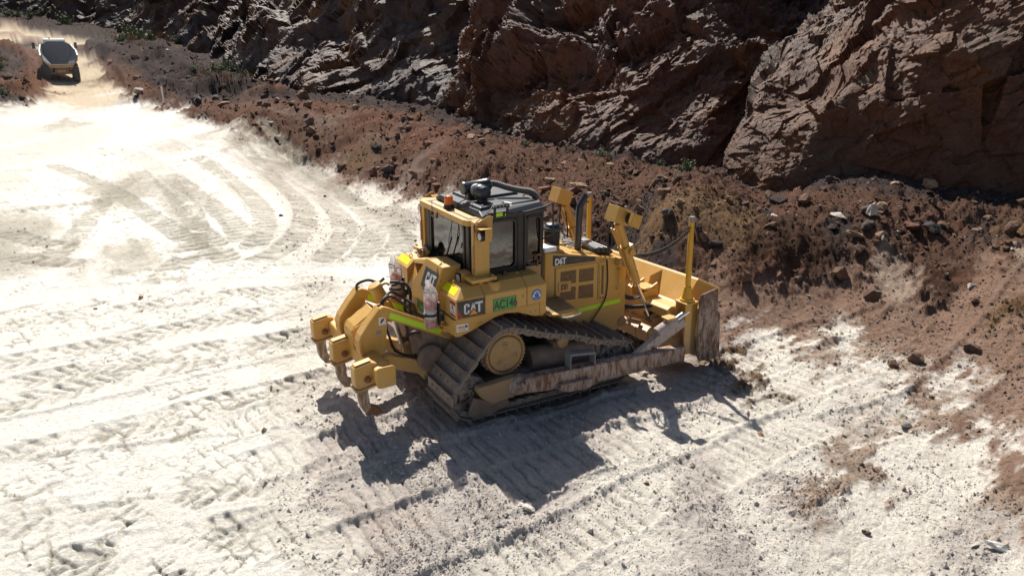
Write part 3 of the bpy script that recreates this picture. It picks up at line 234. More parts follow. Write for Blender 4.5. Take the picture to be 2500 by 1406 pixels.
PAL = dict(W=(.83, .79, .705), V=(.70, .645, .565), P=(.52, .465, .415), G=(.49, .45, .37), B=(.108, .060, .042), D=(.060, .034, .023),
           N=(.225, .145, .105), O=(.150, .092, .052), K=(.056, .042, .038), T=(.56, .46, .33), R=(.125, .064, .042), M=(.34, .255, .195))
ROUGH = dict(N=.62, W=.0, V=.35, P=.6, G=.22, B=1., D=1., O=.9, K=.9, T=.05, R=.95, M=.75)
for _cl in (CLIFF_RIGHT, CLIFF_MIDDLE, CLIFF_LEFT):
    for _a, _b in zip(_cl[:-1], _cl[1:]):
        for _t in (0.0, .5):
            _x = _a[0][0] * (1 - _t) + _b[0][0] * _t; _y = _a[0][1] * (1 - _t) + _b[0][1] * _t
            _r = math.hypot(_x - CAM[0], _y - CAM[1])
            for _k, _c in ((1.0, 'K'), (.93, 'K' if _r > 35 else 'B'), (1.12, 'K')):
                SOIL.append((CAM[0] + (_x - CAM[0]) * _k, CAM[1] + (_y - CAM[1]) * _k, _c))
SP = np.array([(a, b) for a, b, c in SOIL]); su, sv = warp_uv(SP[:, 0], SP[:, 1])
SC = np.array([list(PAL[c]) + [ROUGH[c]] for a, b, c in SOIL])
def soil(x, y):
    u, v = warp_uv(x, y)
    s1 = np.hypot(x - cx, y - cy)
    wu = fbm2(u * 12, v * 34, 6, 31, .62) * 0.06; wv = fbm2(u * 12, v * 34, 6, 57, .62) * 0.032
    u = u + wu * 1.6 + fbm2(x * 4.5, y * 4.5, 4, 131, .7) * .045; v = v + wv + fbm2(x * 4.5 + 7, y * 4.5, 4, 132, .7) * .038
    nr_ = 1 - smooth(11, 20, s1)
    v = v + nr_ * (fbm2(x * .55, y * 2.6, 4, 141, .65) * .13 + fbm2(x * 2.0, y * 7, 3, 142, .7) * .05); u = u + nr_ * fbm2(x * .9, y * 1.6, 4, 143, .65) * .20
    out = np.empty((x.size, 4), np.float32)
    for i in range(0, x.size, 60000):
        s = slice(i, i + 60000)
        d2 = ((u[s, None] - su[None]) * 0.62) ** 2 + (v[s, None] - sv[None]) ** 2
        ww = 1.0 / (d2 + 2e-4) ** 2.6
        ww /= ww.sum(1, keepdims=True)
        out[s] = ww @ SC
    return out
def seg_coords(pts, x, y):
    """distance across and length along a polyline (rounded)"""
    p = np.array(pts, float)
    for _ in range(2):                                     # chaikin smoothing
        if len(p) > 2:
            q = np.empty((2 * len(p) - 2, 2)); q[0::2] = p[:-1] * .75 + p[1:] * .25; q[1::2] = p[:-1] * .25 + p[1:] * .75
            p = np.concatenate([p[:1], q, p[-1:]])
    best = np.full(x.shape, 1e9); sd = np.zeros(x.shape); ss = np.zeros(x.shape); acc = 0.0
    for a, b in zip(p[:-1], p[1:]):
        d = b - a; L = math.hypot(*d)
        if L < 1e-6: continue
        d = d / L
        rx = x - a[0]; ry = y - a[1]
        t = rx * d[0] + ry * d[1]; tc = np.clip(t, 0, L)
        c = -rx * d[1] + ry * d[0]
        dist = np.hypot(rx - tc * d[0], ry - tc * d[1])
        m = dist < best
        best = np.where(m, dist, best); sd = np.where(m, c, sd); ss = np.where(m, acc + tc, ss)
        acc += L
    return best, sd, ss, acc
def detail(x, y, col):
    """relief of the loose surface: tread prints, ruts, clods; returns dz and recoloured soil"""
    n = x.size
    rough = col[:, 3].astype(np.float64)
    r = np.hypot(x - cx, y - cy)
    base = fbm2(x * 1.1, y * 1.1, 3, 3) * 0.035 * (0.4 + rough) + fbm2(x * 0.33, y * 0.33, 2, 8) * 0.05 * rough
    near = r < 42
    fine = np.zeros(n)
    xn, yn = x[near], y[near]
    fine[near] = fbm2(xn * 5, yn * 5, 4, 21, 0.62) * 0.5
    dz = base + fine * (0.012 + 0.085 * rough)
    # clods
    wxn = xn + vn2(xn * 3, yn * 3, 5) * 0.12; wyn = yn + vn2(xn * 3, yn * 3, 6) * 0.12
    cl = np.zeros(n)
    for sc, am, sd in ((2.3, .40, 1), (5.5, .36, 2), (11., .30, 3), (21., .20, 4)):
        f1, f2, hid = cells2(wxn * sc, wyn * sc, sd)
        keep = smooth(0.35, 0.75, hid)
        cl[near] += am * np.sqrt(np.clip(1 - (f1 / 0.62) ** 2, 0, 1)) * keep
    # lug prints everywhere on the compacted clay: offset blocks parted by grooves
    hd = math.radians(22); ca, sa = math.cos(hd), math.sin(hd)
    bx_ = xn * ca + yn * sa + fbm2(xn * .5, yn * .5, 2, 15) * .5; by_ = -xn * sa + yn * ca + fbm2(xn * .5, yn * .5, 2, 16) * .5
    f1, f2, hid = cells2(bx_ / .27, by_ / .20, 19, .55)
    gr = 1 - smooth(.02, .15, f2 - f1 + fbm2(xn * 14, yn * 14, 2, 25) * .07)
    row = np.abs(np.modf(np.abs(by_) / .92)[0] - .5) * .92; rowg = (1 - smooth(.02, .07, row + fbm2(xn * 3, yn * 3, 3, 27) * .05)) * smooth(-.15, .2, fbm2(xn * .6, yn * .6, 2, 29)); gr = np.maximum(gr, rowg)
    pres = smooth(-.25, .1, fbm2(xn * .42, yn * .9, 3, 26)) * smooth(.05, .35, fbm2(xn * 2.2, yn * 2.2, 2, 28) + .25)
    white = np.clip(1 - rough[near] * 1.9, 0, 1)
    lug = np.zeros(n); lug[near] = gr * pres * white
    dz -= lug * .050
    dz[near] += (hid - .5) * .016 * pres * white
    printmask = np.zeros(n)
    for pts, w, hh, pk in BERMS:
        P = np.array(pts); mn = P.min(0) - w * 1.5; mx = P.max(0) + w * 1.5
        idx = np.nonzero((x > mn[0]) & (x < mx[0]) & (y > mn[1]) & (y < mx[1]))[0]
        if not len(idx): continue
        xi, yi = x[idx], y[idx]
        dist, sd, ss, L = seg_coords(pts, xi, yi)
        prof = np.exp(-((dist + fbm2(xi * .5, yi * .5, 3, 44) * w * .5) / (w * .42)) ** 2) * smooth(0, 2, ss + .5) * (1 - smooth(L - 2, L + .5, ss))
        dz[idx] += prof * hh * (.8 + .4 * fbm2(xi * .4, yi * .4, 2, 45))
        f = smooth(.15, .5, prof)[:, None]
        col[idx] = col[idx] * (1 - f) + f * np.array(list(PAL[pk]) + [ROUGH[pk]])
    rough = col[:, 3].astype(np.float64)
    for kind, w, pts in TRACKS:
        P = np.array(pts); mn = P.min(0) - w - 0.6; mx = P.max(0) + w + 0.6
        idx = np.nonzero((x > mn[0]) & (x < mx[0]) & (y > mn[1]) & (y < mx[1]))[0]
        if not len(idx): continue
        xi, yi = x[idx], y[idx]
        wob = fbm2(xi * 0.8, yi * 0.8, 2, 77) * 0.07
        dist, sd, ss, L = seg_coords(pts, xi, yi)
        sd = sd + wob; dist = np.abs(dist + wob * 0.5)
        hw = w / 2
        edge = fbm2(xi * 3.1, yi * 3.1, 3, 40) * 0.10
        m = 1 - smooth(hw - 0.04, hw + 0.05, dist + edge)
        endf = smooth(0, 0.6, ss) * (1 - smooth(L - 0.6, L, ss)) if kind != 's' else 1.0
        patchy = smooth(-0.30, 0.12, fbm2(xi * 1.1 + 5, yi * 1.1, 4, 91, .6) + (0.20 if kind in 'dr' else (0.26 if kind == 'D' else -.04)))
        m = m * endf
        if kind in 'Dd':
            per = 0.203 if kind == 'D' else 0.42
            ph = (ss + fbm2(xi * 2.3, yi * 2.3, 2, 12) * 0.05) / per
            fr = ph - np.floor(ph)
            g = np.exp(-((fr - 0.5 + edge * .6) / 0.11) ** 2) * smooth(-.5, .1, vn2(xi * 1.9, yi * 1.9, 14))
            slope = (fr - 0.5) * 0.35
            rel = (-g * 0.9 + slope) * (0.055 if kind == 'D' else 0.085)
            dep = -0.02
            keep = 0.55 if kind == 'D' else 0.4
        elif kind in 'cr':
            per = 0.27 if kind == 'c' else 0.40
            wv = np.abs(sd) * (0.7 if kind == 'c' else 0.25) * np.sign(1)
            ph = (ss + wv + fbm2(xi * 2.4, yi * 2.4, 3, 13, .65) * 0.16 + np.where(sd > 0, per * .5, 0) * (kind == 'c')) / per
            fr = ph - np.floor(ph)
            g = smooth(0.30, 0.42, fr) * (1 - smooth(0.60, 0.74, fr))
            cg = np.exp(-(sd / 0.035) ** 2) * (kind == 'c')
            rel = -np.maximum(g * 0.8, cg * 0.5) * (0.055 if kind == 'c' else 0.075)
            dep = -0.012; keep = 0.35
        else:
            rel = (np.cos(sd / w * 6.28 * 3) * 0.004 - np.exp(-((np.abs(sd) - hw * .55) / 0.03) ** 2) * 0.012) if kind == 't' else 0 * sd
            dep = -0.014; keep = 0.45; patchy = 1.0
        if kind == 'D': printmask[idx] = np.maximum(printmask[idx], m * patchy)
        rim = np.exp(-((dist - hw - 0.05) / 0.06) ** 2) * endf * patchy * 0.022
        mm = m * patchy
        dz[idx] = dz[idx] * (1 - mm * (1 - keep)) + mm * (dep + rel) + rim * (1 + edge * 4)
        if kind == 's' or kind == 't':
            f = (m * (0.55 if kind == 's' else 0.25) * smooth(-.5, .2, fbm2(xi * 1.3, yi * 1.3, 4, 95)))[:, None]
            col[idx, :3] = col[idx, :3] * (1 - f) + f * np.minimum(col[idx, :3] * 1.1 + 0.10 * (kind == 's'), np.array([.86, .83, .76]))
            col[idx, 3] *= 1 - m * .7
        elif kind in 'cdr':
            gg = (mm * (np.exp(-((fr - .5) / .22) ** 2) * 0.45 + (0.46 if kind in 'dr' else .14)))[:, None]
            col[idx, :3] = col[idx, :3] * (1 - gg) + gg * np.array([.36, .325, .26])
    dz += (1 - .72 * printmask) * cl * (0.003 + 0.105 * np.minimum(rough, .8) ** 1.1) * (0.75 + .5 * vn2(x * .6, y * .6, 33))
    lg = (np.clip(lug * 1.1, 0, .88) * smooth(-.7, .1, fbm2(x * 3.2, y * 3.2, 3, 34)))[:, None]
    col[:, :3] = col[:, :3] * (1 - lg) + lg * np.array([.37, .335, .27])  # grooves greyed in colour to stand in for relief shade lost to exposure
    # rocky rubble relief
    rk = smooth(0.62, 0.95, rough)
    m2 = (rk > 0.02) & (r < 60)
    xi, yi = x[m2], y[m2]
    add = np.zeros(len(xi))
    for sc, am, sd in ((0.9, .15, 51), (2.0, .13, 52), (4.5, .10, 53), (9., .065, 54)):
        wx = xi + vn2(xi * sc, yi * sc, 61) * 0.3 / sc; wy = yi + vn2(xi * sc, yi * sc, 62) * 0.3 / sc
        f1, f2, hid = cells2(wx * sc, wy * sc, sd)
        add += am * np.clip(f2 - f1, 0, .5) * (hid * 1.4) + am * .35 * fbm2(xi * sc * 2, yi * sc * 2, 2, sd + 3)
    run = fbm2((xi * .8 - yi * .6) * 1.6, (xi * .6 + yi * .8) * .35, 3, 66, .6, True) * .16
    dz[m2] += (add - .12 + run) * rk[m2] * (.55 + .7 * smooth(-.3, .4, fbm2(xi * .3, yi * .3, 2, 67)))
    fr_ = r > 34
    dz[fr_] += (fbm2(x[fr_] * 1.3, y[fr_] * 1.3, 4, 71, .6, True) * 0.26 + fbm2(x[fr_] * .22, y[fr_] * .22, 2, 72) * .5 * smooth(44, 60, r[fr_])) * rough[fr_] ** 1.5
    # colour: broken mottling
    mo = fbm2(x * 1.7, y * 1.7, 4, 101, .6); mo2 = fbm2(x * 6, y * 6, 3, 102, .6)
    col[:, :3] *= (1 + (0.06 + 0.28 * rough) * mo + (0.03 + .18 * rough) * mo2)[:, None]
    red = smooth(0.15, 0.55, fbm2(x * .9 + 3, y * .9, 3, 103))[:, None] * smooth(.3, .9, rough)[:, None] * 0.22
    col[:, :3] = col[:, :3] * (1 - red) + col[:, :3] * np.array([1.15, .8, .62]) * red
    return dz
def soil_material(name, contrast=1.0):
    M = Mat(name)
    a = M.n('ShaderNodeVertexColor', _layer_name='soil')
    co = M.coord('Object')
    n1 = M.noise(co, 13.0, 9, 0.75); n2 = M.noise(co, 60.0, 6, 0.75)
    v = M.ramp(n1, [(0.32, 0.82), (0.66, 1.20)]); v2 = M.ramp(n2, [(0.32, 0.80), (0.66, 1.20)])
    c = M.mix(1.0, a.outputs[0], v, 'MULTIPLY'); c = M.mix(1.0, c, v2, 'MULTIPLY')
    M.base(c); M.set(Roughness=0.97); M.b.inputs['Specular IOR Level'].default_value = 0.04
    h = M.math('ADD', M.math('MULTIPLY', n1, 1.0), M.math('MULTIPLY', n2, 0.35))
    M.bump(h, 1.0, 0.06)
    return M.m
MAT_SOIL = soil_material('loose_clay_soil')
def build_ground():
    yaw = math.radians(59.101)
    half = math.radians(47)
    fine_a = np.linspace(yaw + half, yaw - half, 960)
    rest = np.linspace(yaw - half, yaw + half - 2 * math.pi, 60)[1:]
    az = np.concatenate([fine_a, rest])
    # radii spaced by depression angle (finer close to the viewer, always denser than the eye needs)
    dep = np.radians(np.concatenate([np.linspace(60, 43, 24, endpoint=False), np.linspace(43, 26, 200, endpoint=False), np.linspace(26, 9, 290, endpoint=False), np.linspace(9, 3.2, 110, endpoint=False)]))
    rad = np.concatenate([[0.6, 1.5, 2.3], CAM[2] / np.tan(dep)])
    rad = np.concatenate([rad, np.geomspace(rad[-1] * 1.02, 420, 34)])
    AZ, RR = np.meshgrid(az, rad)
    jx = 0
    X = (cx + RR * np.cos(AZ)).ravel(); Y = (cy + RR * np.sin(AZ)).ravel()
    H = base_height(X, Y)
    col = soil(X, Y).astype(np.float64)
    dz = detail(X, Y, col)
    global ground_grid
    Z = H + dz
    nr, na = len(rad), len(az)
    ground_grid = (az, rad, Z.reshape(nr, na), col[:, 3].reshape(nr, na), col[:, :3].reshape(nr, na, 3))
    i = np.arange(nr - 1)[:, None] * na; j = np.arange(na)[None]; j2 = (j + 1) % na
    F = np.stack([i + j, i + na + j, i + na + j2, i + j2], -1).reshape(-1, 4)
    # orientation: make normals point up
    V = np.stack([X, Y, Z], 1)
    a, b, c_ = V[F[0, 0]], V[F[0, 1]], V[F[0, 2]]
    if np.cross(b - a, c_ - a)[2] < 0: F = F[:, ::-1]
    ctr = len(V); V = np.concatenate([V, [[cx, cy, float(Z[:na].mean())]]]); colv = np.concatenate([col[:, :3], col[:1, :3]])
    o = mesh_from_arrays('ground', V, F, MAT_SOIL, None, True, np.clip(colv, 0.01, .86))
    tag(o, kind='structure')
    return o
build_ground()
_az, _rad, _Z, _RG, _CL = ground_grid
_azr = _az[:960]
def ground_z(x, y):
    """height of the finished ground (vectorised, inside the fine sector)"""
    x = np.atleast_1d(np.asarray(x, float)); y = np.atleast_1d(np.asarray(y, float))
    a = np.arctan2(y - cy, x - cx); r = np.hypot(x - cx, y - cy)
    yaw = math.radians(59.101)
    a = (a - yaw + math.pi) % (2 * math.pi) - math.pi + yaw
    fa = np.clip((_azr[0] - a) / (_azr[0] - _azr[1]), 0, 958.99)
    ri = np.clip(np.searchsorted(_rad, r) - 1, 0, len(_rad) - 2)
    t = np.clip((r - _rad[ri]) / (_rad[ri + 1] - _rad[ri]), 0, 1)
    ia = fa.astype(int); s = fa - ia
    z = (_Z[ri, ia] * (1 - s) + _Z[ri, ia + 1] * s) * (1 - t) + (_Z[ri + 1, ia] * (1 - s) + _Z[ri + 1, ia + 1] * s) * t
    return z, _RG[ri, ia], _CL[ri, ia]
# ------------------------------------------------------------------ cliffs
def catmull(P, n):
    """resample control array along axis 0"""
    k = len(P); t = np.linspace(0, k - 1, n); i = np.clip(t.astype(int), 0, k - 2); f = (t - i).reshape((-1,) + (1,) * (P.ndim - 1))
    g = lambda q: P[np.clip(q, 0, k - 1)]
    p0, p1, p2, p3 = g(i - 1), g(i), g(i + 1), g(i + 2)
    return 0.5 * (2 * p1 + (p2 - p0) * f + (2 * p0 - 5 * p1 + 4 * p2 - p3) * f ** 2 + (3 * p1 - p0 - 3 * p2 + p3) * f ** 3)
def rock_material():
    M = Mat('weathered_quarry_rock')
    a = M.n('ShaderNodeVertexColor', _layer_name='soil')
    co = M.coord('Object')
    n1 = M.noise(co, 2.2, 9, 0.72, 0.4); n2 = M.noise(co, 14.0, 8, 0.75)
    vo = M.n('ShaderNodeTexVoronoi', Scale=3.0, _feature='F1'); 
    wv = M.n('ShaderNodeMapping'); wv.inputs['Scale'].default_value = (1, 1, 1.7); M.l(co, wv.inputs[0])
    nz = M.n('ShaderNodeTexNoise', Scale=2.0, Detail=3.0); M.l(co, nz.inputs['Vector'])
    mixv = M.n('ShaderNodeMix', _data_type='VECTOR'); mixv.inputs[0].default_value = 0.35; M.l(wv.outputs[0], mixv.inputs[4]); M.l(nz.outputs[1], mixv.inputs[5])
    M.l(mixv.outputs[1], vo.inputs['Vector'])
    v = M.ramp(n1, [(0.28, 0.62), (0.72, 1.35)]); v2 = M.ramp(n2, [(0.3, 0.75), (0.7, 1.25)])
    c = M.mix(1.0, a.outputs[0], v, 'MULTIPLY'); c = M.mix(1.0, c, v2, 'MULTIPLY')
    M.base(c); M.set(Roughness=0.60); M.b.inputs['Specular IOR Level'].default_value = 0.28
    h = M.math('ADD', M.math('MULTIPLY', n1, 1.2), M.math('ADD', M.math('MULTIPLY', n2, 0.4), M.math('MULTIPLY', vo.outputs[0], 0.5)))
    M.bump(h, 0.8, 0.16)
    return M.m
MAT_ROCK = rock_material()
def build_cliff(name, ctrl, nu, nv, amp, seed, fine=1.0, pal=0):
    P = np.array(ctrl, float)                               # columns, rows, xyz
    P = np.concatenate([P[:, :1] - [0, 0, 3.0], P], 1)      # carry the foot below ground
    G = catmull(P, nu); G = np.swapaxes(catmull(np.swapaxes(G, 0, 1), nv), 0, 1)   # nu x nv
    du = np.gradient(G, axis=0); dv = np.gradient(G, axis=1)
    N = np.cross(du, dv); N /= np.linalg.norm(N, axis=-1, keepdims=True) + 1e-9
    toc = np.array(CAM) - G
    N *= np.where((N * toc).sum(-1, keepdims=True) < 0, -1, 1) if False else np.sign((N * toc).sum(-1).mean())
    x, y, z = [G[..., k].ravel() for k in range(3)]
    sc = np.clip(np.hypot(x - cx, y - cy) / 25.0, 0.8, 3.5)
    # slanting strata frame: beds dip towards the lower left
    bx = x * 0.80 - y * 0.35 + z * 0.45; by = x * 0.35 + y * 0.9; bz = -x * 0.42 + y * 0.15 + z * 0.85
    wx = vn3(x * .25, y * .25, z * .25, seed) ; wy = vn3(x * .25 + 9, y * .25, z * .25, seed + 1)
    d = 0
    for f, a_, w_ in ((0.16, 1.25, .9), (0.42, .62, .6), (1.0, .27, .4), (2.4, .15, .25), (5.2, .07, .1)):
        val, e = facets3((bx + wx * w_ / f * .3) * f * 0.8, (by + wy * w_ / f * .3) * f * 0.9, bz * f * 1.7, seed + int(f * 100))
        val = val * (smooth(0, .22, e) if f < .3 else 1.0)
        d = d + a_ * val * (fine if f > 2 else 1.0) * (fine if f > 5 else 1.0)
    rid = 0; a_ = 1.0
    for k in range(6 if fine > .9 else 5):
        f = 0.12 * 2 ** k
        nn = vn3(bx * f, by * f, bz * f * 1.5, seed + 40 + k)
        rid = rid + a_ * (0.5 - np.abs(nn)); a_ *= 0.5
    # rows of vertical gullies
    d = (d * 0.60 + rid * 0.62)
    u = np.linspace(0, 1, nu)[:, None] * np.ones((1, nv)); v = np.ones((nu, 1)) * np.linspace(0, 1, nv)[None]
    foot = smooth(0.12, 0.26, v).ravel()
    env = amp[0] + (amp[1] - amp[0]) * smooth(0.25, 0.55, v).ravel()
    q = vn3(x * .13, y * .13, z * .13, seed + 90)
    env = env * (0.75 + 0.5 * smooth(-.3, .4, q))
    D = (d * env * sc ** 0.5 * (0.25 + 0.75 * foot)).reshape(nu, nv, 1)
    V = (G + N * D).reshape(-1, 3)
    Vg = V.reshape(nu, nv, 3)
    nn = np.cross(np.gradient(Vg, axis=0), np.gradient(Vg, axis=1)); nn /= np.linalg.norm(nn, axis=-1, keepdims=True) + 1e-9
    nn *= np.sign((nn * N).sum(-1).mean())
    up = nn[..., 2].ravel()
    # colours: purple-brown rock, orange oxide stains, grey ledges holding dust
    a = smooth(-.35, .45, fbm3(x * .16, y * .16, z * .16, seed + 7)); b = smooth(0.0, .5, fbm3(x * .3 + 4, y * .3, z * .22, seed + 8)); c = smooth(.05, .5, fbm3(x * .5, y * .5, z * .5, seed + 9))
    col = lerp(np.array(CP[pal][0]), np.array(CP[pal][1]), a[:, None]); col = lerp(col, np.array(CP[pal][2]), (b * .75)[:, None]); col = lerp(col, np.array(CP[pal][3]), (c * .6)[:, None])
    dust = smooth(.55, .92, up + vn3(x * 2, y * 2, z * 2, seed + 3) * .12)
    col = lerp(col, np.array(CP[pal][4]), (dust * .30)[:, None])
    cav = np.clip(-d * 0.25, 0, .0)
    i = np.arange(nu - 1)[:, None] * nv; j = np.arange(nv - 1)[None]
    F = np.stack([i + j, i + nv + j, i + nv + j + 1, i + j + 1], -1).reshape(-1, 4)
    fn = np.cross(V[F[0, 1]] - V[F[0, 0]], V[F[0, 2]] - V[F[0, 0]])
    if (fn * N.reshape(-1, 3)[0]).sum() < 0: F = F[:, ::-1]
    o = mesh_from_arrays(name, V, F, MAT_ROCK, None, False, np.clip(col * .80, .01, .8))
    tag(o, kind='structure')
    return Vg
def fbm3(x, y, z, seed, oct=3):
    s = 0; a = 1
    for k in range(oct): s = s + a * vn3(x * 2 ** k, y * 2 ** k, z * 2 ** k, seed + k); a *= .5
    return s
def lerp(a, b, t): return a * (1 - t) + b * t
CP = [[(.155, .064, .034), (.092, .048, .036), (.22, .094, .034), (.145, .090, .062), (.25, .160, .100)],
      [(.140, .055, .032), (.088, .046, .037), (.20, .078, .032), (.128, .080, .062), (.19, .125, .092)],
      [(.125, .058, .037), (.080, .050, .042), (.20, .095, .038), (.105, .072, .060), (.155, .108, .082)]]
G_R = build_cliff('rock_face', CLIFF_RIGHT, 390, 300, (0.55, 0.95), 11, pal=0)
G_M = build_cliff('rock_face', CLIFF_MIDDLE, 390, 310, (0.9, 1.25), 23, pal=1)
G_L = build_cliff('rock_face', CLIFF_LEFT, 500, 225, (0.8, 1.2), 37, .35, pal=2)
# ------------------------------------------------------------------ mesh building kit
class MB:
    def __init__(self): self.v = []; self.f = []; self.s = []
    def add(self, vs, fs, smooth_=False):
        o = len(self.v); self.v += [tuple(p) for p in vs]
        for f in fs: self.f.append([o + i for i in f]); self.s.append(smooth_)
        return self
    def hexa(self, p):                 # 4 bottom (ccw), 4 top
        return self.add(p, [(3, 2, 1, 0), (4, 5, 6, 7), (0, 1, 5, 4), (1, 2, 6, 5), (2, 3, 7, 6), (3, 0, 4, 7)])
    def box(self, x0, x1, y0, y1, z0, z1):
        return self.hexa([(x0, y0, z0), (x1, y0, z0), (x1, y1, z0), (x0, y1, z0), (x0, y0, z1), (x1, y0, z1), (x1, y1, z1), (x0, y1, z1)])
    def prism(self, poly, a0, a1, plane='xz'):
        """extrude a polygon; plane xz -> along y, xy -> along z, yz -> along x"""
        def m(p, a):
            if plane == 'xz': return (p[0], a, p[1])
            if plane == 'xy': return (p[0], p[1], a)
            return (a, p[0], p[1])
        n = len(poly)
        return self.add([m(p, a0) for p in poly] + [m(p, a1) for p in poly],
                        [tuple(range(n))[::-1], tuple(range(n, 2 * n))] + [(i, (i + 1) % n, n + (i + 1) % n, n + i) for i in range(n)])
    def loft(self, rings, cap=True, smooth_=False):
        n = len(rings[0]); vs = [p for r in rings for p in r]; fs = []
        for k in range(len(rings) - 1):
            for i in range(n): fs.append((k * n + i, k * n + (i + 1) % n, (k + 1) * n + (i + 1) % n, (k + 1) * n + i))
        self.add(vs, fs, smooth_)
        if cap:
            self.add(rings[0], [tuple(range(n))[::-1]]); self.add(rings[-1], [tuple(range(n))])
        return self
    @staticmethod
    def frame(p0, p1, up=(0, 0, 1)):
        d = (Vector(p1) - Vector(p0)).normalized(); u = Vector(up)
        if abs(d.dot(u)) > 0.97: u = Vector((1, 0, 0))
        s = d.cross(u).normalized(); return d, s, s.cross(d)
    def cyl(self, p0, p1, r0, r1=None, n=20, cap=True):
        r1 = r0 if r1 is None else r1
        d, s, u = self.frame(p0, p1); R = []
        for p, r in ((p0, r0), (p1, r1)):
            R.append([tuple(Vector(p) + (s * math.cos(2 * math.pi * i / n) + u * math.sin(2 * math.pi * i / n)) * r) for i in range(n)])
        return self.loft(R, cap, True)
    def lathe(self, p0, axis, prof, n=28):
        """prof: (distance along axis, radius)"""
        d, s, u = self.frame(p0, Vector(p0) + Vector(axis)); R = []
        for t, r in prof:
            R.append([tuple(Vector(p0) + d * t + (s * math.cos(2 * math.pi * i / n) + u * math.sin(2 * math.pi * i / n)) * max(r, 1e-4)) for i in range(n)])
        return self.loft(R, True, True)
    def tube(self, path, r, n=8, sub=6):
        P = [Vector(p) for p in path]
        if sub > 1 and len(P) > 2:
            Q = []
            for i in range(len(P) - 1):
                a, b, c, d = P[max(i - 1, 0)], P[i], P[i + 1], P[min(i + 2, len(P) - 1)]
                for k in range(sub):
                    t = k / sub
                    Q.append(0.5 * (2 * b + (c - a) * t + (2 * a - 5 * b + 4 * c - d) * t * t + (3 * b - a - 3 * c + d) * t ** 3))
            Q.append(P[-1]); P = Q
        R = []; up = Vector((0, 0, 1)); prev = None
        for i, p in enumerate(P):
            d = (P[min(i + 1, len(P) - 1)] - P[max(i - 1, 0)]).normalized()
            s = prev - d * prev.dot(d) if prev is not None else d.cross(up if abs(d.z) < .9 else Vector((1, 0, 0)))
            s.normalize(); prev = s; u = s.cross(d)
            rr = r(i / (len(P) - 1)) if callable(r) else r
            R.append([tuple(p + (s * math.cos(2 * math.pi * k / n) + u * math.sin(2 * math.pi * k / n)) * rr) for k in range(n)])
        return self.loft(R, True, True)
    def beam(self, p0, p1, w, h, up=(0, 0, 1), w1=None, h1=None):
        d, s, u = self.frame(p0, p1, up); w1 = w1 or w; h1 = h1 or h
        a, b = Vector(p0), Vector(p1)
        q = lambda c, ww, hh: [tuple(c + s * sx * ww / 2 + u * sz * hh / 2) for sx, sz in ((-1, -1), (1, -1), (1, 1), (-1, 1))]
        return self.loft([q(a, w, h), q(b, w1, h1)], True)
    def obj(self, name, mat, parent=None, bevel=0.0, label=None, seg=2):
        me = bpy.data.meshes.new(name); me.from_pydata(self.v, [], self.f)
        me.polygons.foreach_set('use_smooth', self.s)
        me.materials.append(mat)
        bm = bmesh.new(); bm.from_mesh(me); bmesh.ops.recalc_face_normals(bm, faces=bm.faces); bm.to_mesh(me); bm.free()
        me.update()
        o = bpy.data.objects.new(name, me); coll.objects.link(o)
        if parent: o.parent = parent
        if bevel:
            m = o.modifiers.new('bevel', 'BEVEL'); m.width = bevel; m.segments = seg; m.limit_method = 'ANGLE'; m.angle_limit = math.radians(35); m.harden_normals = False
        if label: o['label'] = label
        return o
def empty(name, loc=(0, 0, 0), parent=None):
    o = bpy.data.objects.new(name, None); o.location = loc; o.empty_display_size = 0.2; coll.objects.link(o)
    if parent: o.parent = parent
    return o
def circ(c, r, n, a0=0.0): return [(c[0] + r * math.cos(a0 + 2 * math.pi * i / n), c[1] + r * math.sin(a0 + 2 * math.pi * i / n)) for i in range(n)]
def rrect(x0, x1, z0, z1, r, n=4):
    out = []
    for cx_, cz_, a in ((x1 - r, z1 - r, 0), (x0 + r, z1 - r, 90), (x0 + r, z0 + r, 180), (x1 - r, z0 + r, 270)):
        for k in range(n + 1):
            t = math.radians(a + 90 * k / n); out.append((cx_ + r * math.cos(t), cz_ + r * math.sin(t)))
    return out
